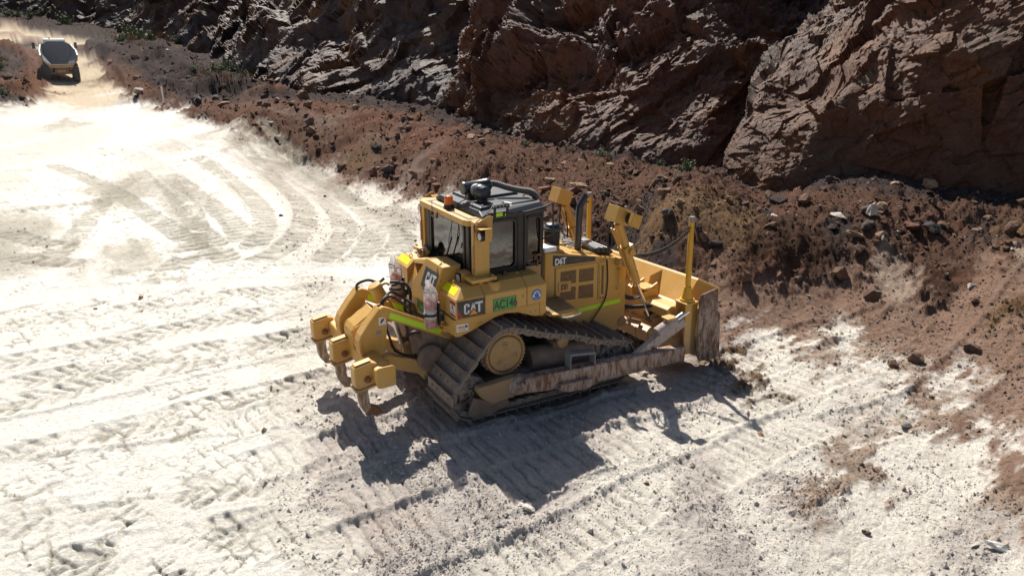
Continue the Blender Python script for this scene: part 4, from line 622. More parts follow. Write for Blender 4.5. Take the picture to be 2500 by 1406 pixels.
# ------------------------------------------------------------------ machine materials
def paint(name, base, rough=0.42, dirt=0.35, dirt_lit_col=(.30, .22, .16), scale=2.2, low=None, spec=0.5, chips=0.0):
    M = Mat(name); co = M.coord('Object')
    n1 = M.noise(co, scale, 7, 0.68); n2 = M.noise(co, scale * 14, 5, 0.7)
    f = M.ramp(M.math('ADD', M.math('MULTIPLY', n1, .75), M.math('MULTIPLY', n2, .25)), [(0.50 - dirt * .25, 0.0), (0.72, 0.85 * dirt + .1)])
    geo = M.n('ShaderNodeNewGeometry'); sep = M.n('ShaderNodeSeparateXYZ'); M.l(geo.outputs['Normal'], sep.inputs[0])
    up = M.ramp(sep.outputs[2], [(0.55, 0.0), (0.95, 0.42 * min(1, dirt * 1.6))])  # dust on top faces; on the body yellow it doubles as sunlit paleness
    up = M.math('MULTIPLY', up, M.math('ADD', n1, 0.25))
    tot = M.math('MAXIMUM', f, up)
    c = M.mix(tot, base, dirt_lit_col)
    v = M.ramp(n1, [(.3, .90), (.7, 1.07)]); c = M.mix(1.0, c, v, 'MULTIPLY')
    if low:                                     # splashed clay near the ground
        pz = M.n('ShaderNodeSeparateXYZ'); M.l(geo.outputs['Position'], pz.inputs[0])
        z = M.math('ADD', pz.outputs[2], M.math('MULTIPLY', M.math('SUBTRACT', n1, .5), 0.9))
        c = M.mix(M.ramp(M.math('DIVIDE', z, 2.0), [(low[0] / 2.0, low[2]), (low[1] / 2.0, 0.0)]), c, low[3])
    c = M.mix(M.ramp(M.noise(M.coord('Object', (1, 1, .12)), 9.0, 6, .7), [(.56, 0.0), (.74, .30)]), c, tuple(q * .55 for q in dirt_lit_col))
    if chips:
        c = M.mix(M.ramp(M.noise(co, 9, 6, .8), [(.62, 0.0), (.68, chips)]), c, (.10, .055, .035))
    M.base(c); M.set(Roughness=M.ramp(tot, [(0, rough), (1, .85)])); M.b.inputs['Specular IOR Level'].default_value = spec
    M.bump(M.math('ADD', n1, M.math('MULTIPLY', n2, .3)), 0.16, 0.006)
    return M.m
YEL = (.62, .335, .058)
M_YEL = paint('faded_yellow_paint', YEL, .42, .42, (.46, .33, .18), low=(0.35, 1.1, .55, (.36, .285, .22)))  # dirt colour lightened so dusty upper faces also look sunlit
M_YEL2 = paint('mast_yellow_paint', (.70, .37, .02), .38, .12)
M_YELD = paint('dusty_yellow_paint', (.52, .30, .085), .55, .75, (.27, .19, .125), 3.0, low=(0.2, 1.3, .8, (.25, .18, .135)), chips=.5)
M_BLK = paint('black_roof_paint', (.022, .026, .032), .34, .22, (.12, .105, .09), 1.6, spec=.6)
M_FRAME = paint('dark_cab_frame', (.022, .018, .015), .5, .4, (.085, .065, .05), 3.0)
M_STEEL = paint('worn_track_steel', (.115, .090, .074), .45, .95, (.38, .30, .245), 4.0)
M_UNDER = paint('muddy_underbody', (.135, .092, .066), .7, .9, (.32, .235, .185), 3.5)
M_RUST = paint('rusty_tooth_steel', (.23, .092, .035), .6, .35, (.16, .075, .04), 5.0)
M_RUBBER = paint('black_rubber', (.018, .017, .016), .5, .35, (.09, .075, .06), 6.0)
M_GREY = paint('grey_metal', (.25, .25, .25), .4, .4, (.3, .26, .22), 6.0)
M_HOSE = paint('grey_corrugated_hose', (.13, .115, .095), .5, .3, (.2, .17, .13), 6.0)
def clay_coated(name, base, clay, amt, streak=(4, 4, 1.2)):
    M = Mat(name); co = M.coord('Object', streak)
    n1 = M.noise(co, 3.2, 8, .72, .3); n2 = M.noise(co, 19, 6, .75)
    c = M.mix(M.ramp(n2, [(.35, 0.0), (.65, 1.0)]), base, (base[0] * .45, base[1] * .38, base[2] * .36))
    c = M.mix(M.ramp(M.math('ADD', M.math('MULTIPLY', n1, .7), M.math('MULTIPLY', n2, .3)), [(.56 - amt * .2, 0.0), (.66 - amt * .2, .9)]), c, clay)
    M.base(c); M.set(Roughness=.85); M.bump(M.math('ADD', n1, n2), .6, .012)
    return M.m
M_ARM = clay_coated('clay_caked_arm', (.26, .13, .065), (.46, .36, .30), .56)
M_ARMTOP = clay_coated('clay_caked_rod', (.30, .19, .11), (.50, .42, .38), .9)
M_BLADE = clay_coated('scoured_blade_plate', (.16, .09, .06), (.40, .31, .25), .50, (3, 3, 1.0))
M_SHANK = clay_coated('scraped_shank', (.34, .21, .10), (.52, .44, .37), .45, (6, 6, 1.5))
M_TIPCL = clay_coated('dirty_idler', (.06, .045, .038), (.42, .34, .285), .6, (3, 3, 3))
def plain(name, base, rough=.5, metal=0.0, emit=None, alpha=None):
    M = Mat(name); co = M.coord('Object'); n = M.noise(co, 14, 5, .7)
    n3 = M.noise(co, 3.5, 8, .8); c = M.mix(M.ramp(M.math('ADD', M.math('MULTIPLY', n, .4), M.math('MULTIPLY', n3, .6)), [(.45, .04), (.66, .42)]), base, tuple(min(1, b * .5 + q) for b, q in zip(base, (.17, .125, .08))))
    M.base(c); M.set(Roughness=rough, Metallic=metal)
    return M.m
M_CHROME = plain('chrome_rod', (.75, .75, .76), .16, 1.0)
M_TAPE = plain('lime_reflective_tape', (.52, .86, .005), .35)
M_TAPEY = plain('yellow_reflective_tape', (.92, .88, .0), .35)
M_WHITE = plain('white_print', (.78, .78, .76), .5)
M_DECBLK = plain('black_print', (.022, .022, .026), .45)
M_DECORG = plain('orange_print', (.80, .30, .02), .5)
M_DECRED = plain('red_print', (.35, .02, .018), .5)
M_GREEN = plain('green_plate', (.07, .36, .07), .5)
M_GREENTX = plain('dark_green_print', (.012, .045, .018), .5)
M_BLUE = plain('blue_sign', (.02, .14, .42), .45)
M_LENS = plain('lamp_lens', (.55, .55, .50), .15)
M_RED = plain('red_extinguisher_paint', (.50, .028, .03), .35)
M_REDL = plain('red_lamp', (.7, .02, .03), .3)
M_SEAT = plain('seat_fabric', (.035, .035, .04), .9)
def amber():
    M = Mat('amber_lens'); M.base((.95, .22, .01)); M.set(Roughness=.15, Transmission_Weight=.35)
    n = M.noise(M.coord('Object', (30, 30, 1)), 6, 2, .5); M.bump(n, .4, .01); return M.m
M_AMBER = amber()
def glass():
    M = Mat('dusty_window_glass'); co = M.coord('Object')
    nt_ = M.nt; out = [x for x in nt_.nodes if x.type == 'OUTPUT_MATERIAL'][0]
    tr = M.n('ShaderNodeBsdfTransparent'); tr.inputs[0].default_value = (.26, .29, .31, 1)
    gl = M.n('ShaderNodeBsdfGlossy'); gl.inputs['Roughness'].default_value = .03; gl.inputs[0].default_value = (.9, .9, .9, 1)
    df = M.n('ShaderNodeBsdfDiffuse'); df.inputs[0].default_value = (.24, .22, .19, 1)
    lw = M.n('ShaderNodeFresnel', IOR=1.75); wv = M.noise(co, 1.1, 2, .5)
    bp = M.n('ShaderNodeBump', Strength=.05, Distance=.03); M.l(wv, bp.inputs['Height']); M.l(bp.outputs[0], gl.inputs['Normal'])
    m1 = M.n('ShaderNodeMixShader'); M.l(M.math('ADD', lw.outputs[0], .03), m1.inputs[0]); M.l(tr.outputs[0], m1.inputs[1]); M.l(gl.outputs[0], m1.inputs[2])
    n = M.noise(co, 5, 8, .75); du = M.ramp(n, [(.45, .015), (.75, .26)])
    m2 = M.n('ShaderNodeMixShader'); M.l(du, m2.inputs[0]); M.l(m1.outputs[0], m2.inputs[1]); M.l(df.outputs[0], m2.inputs[2])
    M.l(m2.outputs[0], out.inputs[0]); return M.m
M_GLASS = glass()
def bag():
    M = Mat('clear_plastic_bag'); nt_ = M.nt; out = [x for x in nt_.nodes if x.type == 'OUTPUT_MATERIAL'][0]
    co = M.coord('Object'); n = M.noise(co, 18, 5, .7, .5)
    tr = M.n('ShaderNodeBsdfTransparent'); tr.inputs[0].default_value = (.92, .9, .9, 1)
    df = M.n('ShaderNodeBsdfTranslucent'); df.inputs[0].default_value = (.8, .78, .78, 1)
    d2 = M.n('ShaderNodeBsdfDiffuse'); d2.inputs[0].default_value = (.72, .68, .68, 1)
    gl = M.n('ShaderNodeBsdfGlossy'); gl.inputs['Roughness'].default_value = .18
    bp = M.n('ShaderNodeBump', Strength=.9, Distance=.02); M.l(n, bp.inputs['Height'])
    for q in (df, d2, gl): M.l(bp.outputs[0], q.inputs['Normal'])
    a = M.n('ShaderNodeMixShader'); a.inputs[0].default_value = .5; M.l(df.outputs[0], a.inputs[1]); M.l(d2.outputs[0], a.inputs[2])
    b = M.n('ShaderNodeMixShader'); b.inputs[0].default_value = .15; M.l(a.outputs[0], b.inputs[1]); M.l(gl.outputs[0], b.inputs[2])
    c = M.n('ShaderNodeMixShader'); M.l(M.ramp(n, [(.35, .30), (.7, .75)]), c.inputs[0]); M.l(tr.outputs[0], c.inputs[1]); M.l(b.outputs[0], c.inputs[2])
    M.l(c.outputs[0], out.inputs[0]); return M.m
M_BAG = bag()
def mesh_screen():
    M = Mat('perforated_grille'); co = M.coord('Object')
    v = M.n('ShaderNodeTexVoronoi', Scale=75.0); M.l(co, v.inputs['Vector'])
    n = M.noise(co, 4, 6, .7)
    c = M.mix(M.ramp(v.outputs[0], [(.30, 0.0), (.42, 1.0)]), (.02, .012, .008), (.24, .135, .06))
    c = M.mix(M.ramp(n, [(.55, 0.0), (.75, .6)]), c, (.30, .21, .13))
    M.base(c); M.set(Roughness=.8); M.bump(v.outputs[0], .5, .01); return M.m
M_GRILLE = mesh_screen()
# ------------------------------------------------------------------ text and decals
def text_mesh(txt, name, size, mat, parent, origin, ux, uz, bold=0.0, sx=1.0, depth=0.003):
    """real lettering standing on a plane: ux = reading direction, uz = letter-up direction"""
    cu = bpy.data.curves.new(name, 'FONT'); cu.body = txt; cu.size = size; cu.extrude = depth; cu.offset = bold; cu.align_x = 'LEFT'
    cu.resolution_u = 4
    t = bpy.data.objects.new('tmp', cu); coll.objects.link(t)
    dg = bpy.context.evaluated_depsgraph_get(); me = bpy.data.meshes.new_from_object(t.evaluated_get(dg))
    bpy.data.objects.remove(t); me.name = name
    ux = Vector(ux).normalized(); uz = Vector(uz).normalized(); un = ux.cross(uz)
    me.transform(Matrix((ux * sx, uz, un)).transposed().to_4x4()); me.transform(Matrix.Translation(Vector(origin)))
    me.materials.clear(); me.materials.append(mat)
    o = bpy.data.objects.new(name, me); coll.objects.link(o); o.parent = parent
    return o
def decal(name, polys, mat, parent, origin, ux, uz, off=0.004, th=0.003):
    ux = Vector(ux).normalized(); uz = Vector(uz).normalized(); un = ux.cross(uz); mb = MB(); O = Vector(origin)
    for poly in polys:
        a = [tuple(O + ux * p[0] + uz * p[1] + un * (off - th)) for p in poly]; b = [tuple(O + ux * p[0] + uz * p[1] + un * off) for p in poly]
        mb.loft([a, b])
    return mb.obj(name, mat, parent)
def logo(parent, origin, ux, uz, w, h, red=True):
    """dark plate with the three block letters and the orange triangle, as painted on the machine"""
    p = decal('maker_plate', [[(0, 0), (w, 0), (w, h), (0, h)]], M_DECBLK, parent, origin, ux, uz, .004)
    if red: decal('red_flash', [[(0, h * .62), (0, .004), (w * .20, .004)], [(0, h * .62), (w * .20, .004), (w * .20, .004)]][:1], M_DECRED, p, origin, ux, uz, .0065)
    x0 = w * .22; lw = w * .70; lh = h * .62; y0 = h * .20; t = lw * .085
    S = lambda pts, ox: [(x0 + (ox + a) * lw, y0 + b * lh) for a, b in pts]
    C = [[(.02, .12), (.10, 0), (.12, 1), (.02, .88)], [(.10, 0), (.22, 0), (.22, .16), (.115, .16)], [(.12, .84), (.22, .84), (.22, 1), (.11, 1)],
         [(.20, 0), (.30, .10), (.30, .34), (.205, .34)], [(.205, .66), (.30, .66), (.30, .90), (.20, 1)]]
    A = [[(.33, 0), (.43, 0), (.52, 1), (.45, 1)], [(.54, 0), (.64, 0), (.55, 1), (.45, 1)]]
    T = [[(.61, .82), (1.0, .82), (1.0, 1), (.61, 1)], [(.755, 0), (.86, 0), (.86, .84), (.755, .84)]]
    decal('letters', [S(q, 0) for q in C + A + T], M_WHITE, p, origin, ux, uz, .008)
    decal('orange_triangle_edge', [[(x0 + .20 * lw, y0 - h * .10), (x0 + .80 * lw, y0 - h * .10), (x0 + .50 * lw, y0 + lh * .52)]], M_DECBLK, p, origin, ux, uz, .0095)
    decal('orange_triangle', [[(x0 + .28 * lw, y0 - h * .08), (x0 + .72 * lw, y0 - h * .08), (x0 + .50 * lw, y0 + lh * .36)]], M_DECORG, p, origin, ux, uz, .0115)
    return p
# ------------------------------------------------------------------ the bulldozer
dozer = empty('bulldozer', (0, 0, 0))
tag(dozer, 'yellow crawler bulldozer with black cab roof, rear ripper and two tall masts on its blade', 'bulldozer')
def part(mb, name, mat, parent=None, bevel=0.008, label=None): return mb.obj(name, mat, parent, bevel, label)
def D(mb, name, mat, bevel=0.008, label=None):
    o = mb.obj(name, mat, dozer, bevel, label); return o
# --- tracks
def hull_path(circles, n=26):
    pts = []
    for (x, z), r in circles: pts += circ((x, z), r, n * 2)
    pts = sorted(set((round(a, 5), round(b, 5)) for a, b in pts))
    def half(ps):
        h = []
        for p in ps:
            while len(h) > 1 and (h[-1][0] - h[-2][0]) * (p[1] - h[-2][1]) - (h[-1][1] - h[-2][1]) * (p[0] - h[-2][0]) <= 0: h.pop()
            h.append(p)
        return h
    a = half(pts); b = half(pts[::-1]); return a[:-1] + b[:-1]     # ccw in xz
SPR = (-0.02, 1.05); RID = (-0.60, 0.47); FID = (2.10, 0.42); CAR = (1.04, 1.02)
path = hull_path([(SPR, .405), (RID, .345), (FID, .365)])
# slight sag of the top run
def sag(p):
    x, z = p
    if 0.2 < x < 2.2 and z > 0.7:
        return (x, z - 0.035 * math.sin((x - .2) / 2.0 * math.pi * 2) ** 2 * (1 if x > 1.05 else .6))
    return p
dense = []
for a, b in zip(path, path[1:] + path[:1]):
    L = math.hypot(b[0] - a[0], b[1] - a[1]); k = max(1, int(L / .05))
    dense += [sag((a[0] + (b[0] - a[0]) * i / k, a[1] + (b[1] - a[1]) * i / k)) for i in range(k)]
cum = [0]
for a, b in zip(dense, dense[1:] + dense[:1]): cum.append(cum[-1] + math.hypot(b[0] - a[0], b[1] - a[1]))
TL = cum[-1]; NSH = round(TL / .200); pitch = TL / NSH
def at(s):
    s %= TL; i = max(0, int(np.searchsorted(cum, s, 'right')) - 1); i = min(i, len(dense) - 1)
    a = dense[i]; b = dense[(i + 1) % len(dense)]; L = max(cum[i + 1] - cum[i], 1e-6); t = (s - cum[i]) / L
    return (a[0] + (b[0] - a[0]) * t, a[1] + (b[1] - a[1]) * t)
def shoe_mesh():
    m = MB(); w = .43; p = pitch
    # plate with clipped corners
    poly = [(-p * .56, -w + .03), (-p * .50, -w), (p * .42, -w), (p * .47, -w + .03), (p * .47, w - .03), (p * .42, w), (-p * .50, w), (-p * .56, w - .03)]
    m.prism(poly, 0.0, .014, 'xy')
    m.prism([(-p * .54, .012), (-p * .40, .012), (-p * .455, .074), (-p * .515, .074)], -w + .012, w - .012, 'xz')
    m.box(p * .36, p * .50, -w + .03, w - .03, -.012, .006)
    for y in (-.27, -.12, .12, .27):
        m.prism([(.02 + .018 * math.cos(k * math.pi / 3), y + .018 * math.sin(k * math.pi / 3)) for k in range(6)], .014, .030, 'xy')
    return m
def link_mesh():
    m = MB(); p = pitch
    for s in (-1, 1):
        prof = [(-p * .62, -.035), (-p * .50, -.075), (-p * .15, -.085), (p * .10, -.100), (p * .42, -.100), (p * .56, -.06), (p * .50, -.015), (-p * .56, -.008)]
        y0 = s * .15
        m.prism(prof, y0 - .022, y0 + .022, 'xz')
        m.cyl((p * .42, y0 - .038, -.055), (p * .42, y0 + .038, -.055), .034, n=10)
        m.cyl((-p * .10, y0 - .030, -.042), (-p * .10, y0 + .030, -.042), .018, n=6)
    m.cyl((p * .42, -.15, -.055), (p * .42, .15, -.055), .03, n=8)
    return m
shoe_me = link_me = None
def place_shoe(me, name, side, s, parent, mat):
    o = bpy.data.objects.new(name, me); coll.objects.link(o); o.parent = parent
    a = at(s - .04); b = at(s + .04); c = at(s)
    t = Vector((b[0] - a[0], 0, b[1] - a[1])).normalized(); nrm = Vector((t.z, 0, -t.x))      # outward for a ccw path
    m = Matrix((-t, Vector((0, 1, 0)) if (-t).cross(Vector((0, 1, 0))).dot(nrm) > 0 else Vector((0, -1, 0)), nrm)).transposed().to_4x4()
    m.translation = Vector((c[0], side * YT, c[1])); o.matrix_world = m; o.matrix_basis = m
    return o
YT = 1.01
for side in (-1, 1):
    tr = link_mesh().obj('tmp', M_STEEL); lm = tr.data; bpy.data.objects.remove(tr)
    ts = shoe_mesh().obj('tmp', M_STEEL); sm_ = ts.data; bpy.data.objects.remove(ts); sm_.name = 'track_shoe'
    # the chain of links: one part
    V = []; F = []
    for k in range(NSH):
        s = k * pitch
        a = at(s - .04); b = at(s + .04); c = at(s)
        t = Vector((b[0] - a[0], 0, b[1] - a[1])).normalized(); nrm = Vector((t.z, 0, -t.x)); X_ = -t
        Y_ = Vector((0, 1, 0)) if X_.cross(Vector((0, 1, 0))).dot(nrm) > 0 else Vector((0, -1, 0))
        o0 = len(V)
        for v in lm.vertices:
            p = X_ * v.co.x + Y_ * v.co.y + nrm * v.co.z
            V.append((p.x + c[0], p.y + side * 1.20, p.z + c[1]))
        F += [[o0 + i for i in pl.vertices] for pl in lm.polygons]
    mb = MB(); mb.v = V; mb.f = F; mb.s = [False] * len(F)
    chain = D(mb, 'track_chain', M_STEEL, 0)
    for k in range(NSH): place_shoe(sm_, 'track_shoe', side, k * pitch, chain, M_STEEL)
    # undercarriage frame
    y_out = side * 1.30; y_in = side * .80
    ya, yb_ = sorted((y_in, y_out))
    m = MB()
    m.prism([(-.62, .34), (-.55, .55), (-.15, .62), (.30, .66), (.55, .60), (1.75, .56), (2.05, .48), (2.10, .30), (1.6, .22), (-.2, .22)], ya + .03, yb_ - .06)
    m.cyl((.50, side * 1.10, .70), (1.72, side * 1.10, .64), .215, n=28); m.cyl((1.72, side * 1.10, .64), (1.80, side * 1.10, .63), .235, n=28)
    m.cyl((1.80, side * 1.10, .63), (2.12, side * 1.10, .50), .15, .12, n=24)
    m.box(.95, 1.12, side * 1.10 - .12, side * 1.10 + .12, .85, .97)
    fr = D(m, 'track_frame', M_UNDER, .012)
    m = MB()
    for X0 in (.15, .55, .95, 1.35, 1.70): m.cyl((X0, ya + .1, .215), (X0, yb_ + .02, .215), .10, n=16)
    m.obj('track_roller', M_UNDER, fr)
    for c, r, nm in ((RID, .335, 'rear_idler'), (FID, .35, 'front_idler')):
        m = MB(); yo_ = side * 1.335; yi = side * .93
        m.lathe((c[0], yi, c[1]), (0, side, 0), [(0, .08), (0, r * .75), (.02, r * .9), (.30, r * .9), (.37, r * .86), (.375, r * .70), (.355, r * .62), (.355, r * .30), (.40, r * .27), (.405, .02)], 40)
        m.obj(nm, M_TIPCL, fr, .004)
    m = MB(); m.lathe((CAR[0], side * 1.0, CAR[1] - .035), (0, side, 0), [(0, .05), (0, .095), (.06, .10), (.06, .08), (.27, .08), (.27, .10), (.36, .10), (.37, .075), (.372, .01)], 24)
    m.obj('carrier_roller', M_YELD, fr)
    # sprocket and final drive
    m = MB()
    prof = []
    nt_ = 26
    for k in range(nt_ * 4):
        a = 2 * math.pi * k / (nt_ * 4); r = .345 + (.035 if k % 4 in (1, 2) else 0)
        prof.append((SPR[0] + r * math.cos(a), SPR[1] + r * math.sin(a)))
    q = sorted((side * 1.16, side * 1.24)); m.prism(prof, q[0], q[1])
    sp = m.obj('sprocket', M_STEEL, fr, .004)
    m = MB()
    m.lathe((SPR[0], side * .70, SPR[1] - .02), (0, side, 0), [(0, .25), (.42, .30), (.48, .335), (.60, .335), (.655, .335), (.665, .325), (.668, .305), (.662, .298), (.662, .30), (.675, .25), (.69, .10), (.69, .01)], 56)
    fd = D(m, 'final_drive', M_YELD, 0)
    m = MB()
    for k in range(38):
        a = 2 * math.pi * k / 38; c0 = (SPR[0] + .325 * math.cos(a), SPR[1] - .02 + .325 * math.sin(a))
        m.cyl((c0[0], side * 1.345, c0[1]), (c0[0], side * 1.378, c0[1]), .0165, n=6)
    m.obj('rim_bolt', M_YELD, fd)['kind'] = 'stuff'
    for a in (100, 345, 225):
        c0 = (SPR[0] + .155 * math.cos(math.radians(a)), SPR[1] - .02 + .155 * math.sin(math.radians(a)))
        m = MB(); m.lathe((c0[0], side * 1.375, c0[1]), (0, side, 0), [(0, .05), (.02, .048), (.022, .036), (.014, .034), (.014, .018), (.03, .017), (.031, .002)], 16); m.obj('plug', M_YELD, fd)
    m = MB(); m.lathe((SPR[0] - .01, side * 1.375, SPR[1] - .22), (0, side, 0), [(0, .03), (.018, .03), (.02, .012), (.012, .01)], 12); m.obj('drain_plug', M_GREY, fd)
    m = MB(); m.lathe((SPR[0], side * 1.385, SPR[1] - .02), (0, side, 0), [(0, .085), (.010, .085), (.010, .075), (.004, .074), (.004, .002)], 24); m.obj('hub_cover', M_YELD, fd)
    # inner body of the frame: drop case
    m = MB(); m.cyl((SPR[0], side * .5, SPR[1]), (SPR[0], side * .75, SPR[1]), .30, n=24); D(m, 'drive_case', M_UNDER, 0)
    # push arm, outside the track
    s_ = side; yo_, yi_ = s_ * 1.69, s_ * 1.50
    q = sorted((yo_, yi_)); m = MB()
    P0 = [(.14, .46, .70), (.60, .40, .68), (1.35, .32, .63), (2.4, .27, .56), (3.38, .24, .50)]
    R = []
    for X0, zb, zt in P0: R.append([(X0, q[0], zb), (X0, q[1], zb), (X0, q[1], zt), (X0, q[0], zt)])
    m.loft(R); arm = D(m, 'push_arm', M_ARM, .018)
    m = MB()
    for X0 in (.72, 1.0, 1.28): pass
    pk = [(.66, .44), (.80, .36), (1.22, .315), (1.38, .37), (1.30, .43), (1.15, .47), (.80, .50)]
    m.prism([(.74, .50), (.66, .42), (.84, .345), (1.20, .300), (1.40, .35), (1.30, .46)], yo_ if s_ > 0 else yo_ - .10, yo_ + .10 if s_ > 0 else yo_)
    m.obj('step_pocket', M_ARM, arm, .015)
    m = MB()
    m.beam((.97, s_ * 1.60, .66), (.97, s_ * 1.60, .90), .012, .16, (0, 1, 0)); m.beam((1.44, s_ * 1.60, .62), (1.44, s_ * 1.60, .83), .012, .16, (0, 1, 0))
    m.prism([(.96, .885), (1.45, .815), (1.45, .835), (.96, .905)], s_ * 1.60 - .08, s_ * 1.60 + .08)
    for k in range(13):
        X0 = .99 + k * .036; z0 = .905 - (X0 - .96) * .1425
        m.prism([(X0, z0), (X0 + .012, z0 + .022), (X0 + .024, z0)], s_ * 1.60 - .07, s_ * 1.60 + .07)
    m.obj('step', M_GREY, arm, .003)
    # trunnion end, yellow
    m = MB(); q2 = sorted((s_ * 1.44, s_ * 1.58))
    m.prism([(-.62, .64), (-.58, .70), (-.35, .70), (-.02, .72), (.22, .70), (.22, .42), (.05, .40), (-.22, .385), (-.36, .36), (-.55, .52)], q2[0], q2[1])
    tro = m.obj('trunnion_bracket', M_YELD, arm, .02)
    m = MB(); m.lathe((.06, s_ * 1.50, .56), (0, s_, 0), [(0, .17), (.06, .165), (.12, .13), (.16, .10), (.20, .085), (.22, .05), (.225, .01)], 24); m.obj('trunnion_ball', M_ARM, arm)
    m = MB(); m.prism([(-.70, .20), (-.60, .46), (-.34, .36), (-.02, .40), (.02, .20), (-.3, .10), (-.62, .12)], s_ * 1.36, s_ * 1.42); m.obj('idler_guard', M_UNDER, fr, .015)
# --- clay lumps lying on the arm, tilt cylinder (near side only shows)
for s_ in (-1, 1):
    m = MB()
    m.beam((2.35, s_ * 1.52, .47), (2.98, s_ * 1.52, .79), .11, .10)
    m.cyl((2.86, s_ * 1.50, .80), (3.27, s_ * 1.50, .96), .098, n=22)
    m.beam((2.78, s_ * 1.52, .62), (3.45, s_ * 1.52, .90), .07, .16)
    tc = D(m, 'tilt_brace', M_ARMTOP, .01)
    m = MB(); m.cyl((3.25, s_ * 1.50, .955), (3.55, s_ * 1.50, 1.07), .047, n=16); m.obj('rod', M_CHROME, tc)
    m = MB(); m.box(3.02, 3.22, s_ * 1.50 - .09, s_ * 1.50 + .09, 1.01, 1.05); m.obj('guard_plate', M_YEL, tc, .008)
# --- blade: rolled a little, near side up
RB = Matrix.Rotation(math.radians(-2.2), 4, 'X')
def tilt(p):
    v = Vector((p[0], p[1], p[2] - .6)); v = RB @ v; return (v.x, v.y, v.z + .6)
class TB(MB):
    def obj(self, *a, **k):
        self.v = [tilt(p) for p in self.v]; return MB.obj(self, *a, **k)
SECT = [(4.02, 1.455), (3.985, 1.475), (3.95, 1.45), (3.66, 1.06), (3.60, 1.03), (3.60, .55), (3.74, .22), (3.88, .06), (4.02, .03), (3.99, .12), (3.92, .35), (3.88, .60), (3.86, .85), (3.89, 1.10), (3.95, 1.30)]
m = TB(); ring = lambda y, dx, dz: [(x + dx * (0.4 + .6 * min(1, z / 1.4)) if z > 0 else x, y, z + (dz if z > 1.2 else 0)) for x, z in SECT]
m.loft([ring(-1.30, 0, 0), ring(1.30, 0, 0)])
blade = D(m, 'blade', M_YEL, .01)
for s_ in (-1, 1):
    m = TB(); a = ring(s_ * 1.30, 0, 0); b = ring(s_ * 1.60, .20, -.13); m.loft([a, b] if s_ > 0 else [b, a]); m.obj('blade_wing', M_YEL, blade, .01)
    m = TB(); q = sorted((s_ * 1.60, s_ * 1.64))
    m.prism([(3.70, 1.22), (3.74, 1.30), (4.12, 1.36), (4.16, .95), (4.22, .86), (4.27, .10), (4.42, .02), (3.78, .06), (3.72, .2)], q[0], q[1]); m.obj('side_plate', M_BLADE, blade, .012)
    m = TB(); m.prism([(s_ * 1.30, .0), (s_ * 1.645, .0), (s_ * 1.645, .22), (s_ * 1.30, .20)], 4.0, 4.05, 'yz')
    m.obj('end_bit', M_BLADE, blade, .006)
    # mast pedestal: tall box column behind the wing
    m = TB(); q = sorted((s_ * 1.30, s_ * 1.56))
    m.prism([(3.46, 1.14), (3.74, 1.16), (3.74, .22), (3.52, .22), (3.46, .45)], q[0], q[0] + .03); m.prism([(3.46, 1.14), (3.74, 1.16), (3.74, .22), (3.52, .22), (3.46, .45)], q[1] - .03, q[1])
    m.box(3.60, 3.74, q[0], q[1], .22, 1.16); m.box(3.45, 3.74, q[0] - .02, q[1] + .02, 1.14, 1.17)
    pd = m.obj('mast_bracket', M_YEL, blade, .006)
    m = TB(); yc = s_ * 1.43; xc = 3.60
    m.cyl((xc, yc, 1.17), (xc, yc, 1.21), .125, n=24); m.cyl((xc, yc, 1.21), (xc, yc, 1.43), .105, .06, 20)
    for k in range(4):
        a_ = k * math.pi / 2; dx, dy = math.cos(a_), math.sin(a_)
        m.beam((xc + dx * .085, yc + dy * .085, 1.21), (xc + dx * .058, yc + dy * .058, 1.42), .012, .03)
    m.cyl((xc, yc, 1.40), (xc, yc, 2.56), .048, n=20)
    for k in range(22): m.cyl((xc + .046, yc, 1.46 + k * .05), (xc + .054, yc, 1.46 + k * .05), .012, n=6)
    ms = m.obj('sensor_mast', M_YEL2, blade, 0)
    m = TB(); m.cyl((xc, yc, 2.56), (xc, yc, 2.64), .042, n=18); m.cyl((xc, yc, 2.64), (xc, yc, 2.65), .046, n=18); m.obj('mast_cap', M_GREY, ms, .003)
    m = TB(); m.tube([(xc - .05, yc, 2.47), (xc - .11, yc - .02, 2.50), (xc - .12, yc, 2.56), (xc - .10, yc + .02, 2.60)], .008); m.box(xc - .10, xc - .04, yc - .03, yc + .03, 2.45, 2.475); m.obj('cable_clip', M_RUBBER, ms)
m = TB()
m.box(3.99, 4.03, -1.30, 1.30, .0, .20); m.obj('cutting_edge', M_BLADE, blade, .006)
# ribs on the spill plate and boxes behind
for y0 in (-.42, .42):
    m = TB()
    P = [(3.64, y0 - .13, 1.04), (3.64, y0 + .13, 1.04), (3.93, y0, 1.45), (3.56, y0, 1.03), (3.70, y0 - .02, 1.37)]
    m.add([(3.61, y0 - .12, 1.02), (3.95, y0 + .0, 1.44), (3.66, y0 + .02, 1.36), (3.56, y0 + .02, 1.04), (3.61, y0 + .16, 1.02)], [(0, 1, 2, 3), (3, 2, 1, 4), (0, 3, 4)])
    m.obj('spill_plate_rib', M_YEL, blade, .004)
for ya_ in (-1.28, .50):
    m = TB(); m.prism([(3.30, 1.00), (3.38, 1.05), (3.62, 1.05), (3.62, .80), (3.30, .86)], ya_, ya_ + .78); m.obj('upper_box_beam', M_YEL, blade, .01)
m = TB(); m.prism([(3.34, .22), (3.34, .42), (3.44, .47), (3.64, .50), (3.70, .24)], -1.40, 1.40)
lb = m.obj('lower_box_beam', M_YEL, blade, .01)
m = TB(); m.box(3.325, 3.34, -.42, -.36, .22, .42); m.box(3.325, 3.34, -.75, -.71, .22, .42); m.obj('rib', M_YEL, lb, .004)
m = TB()
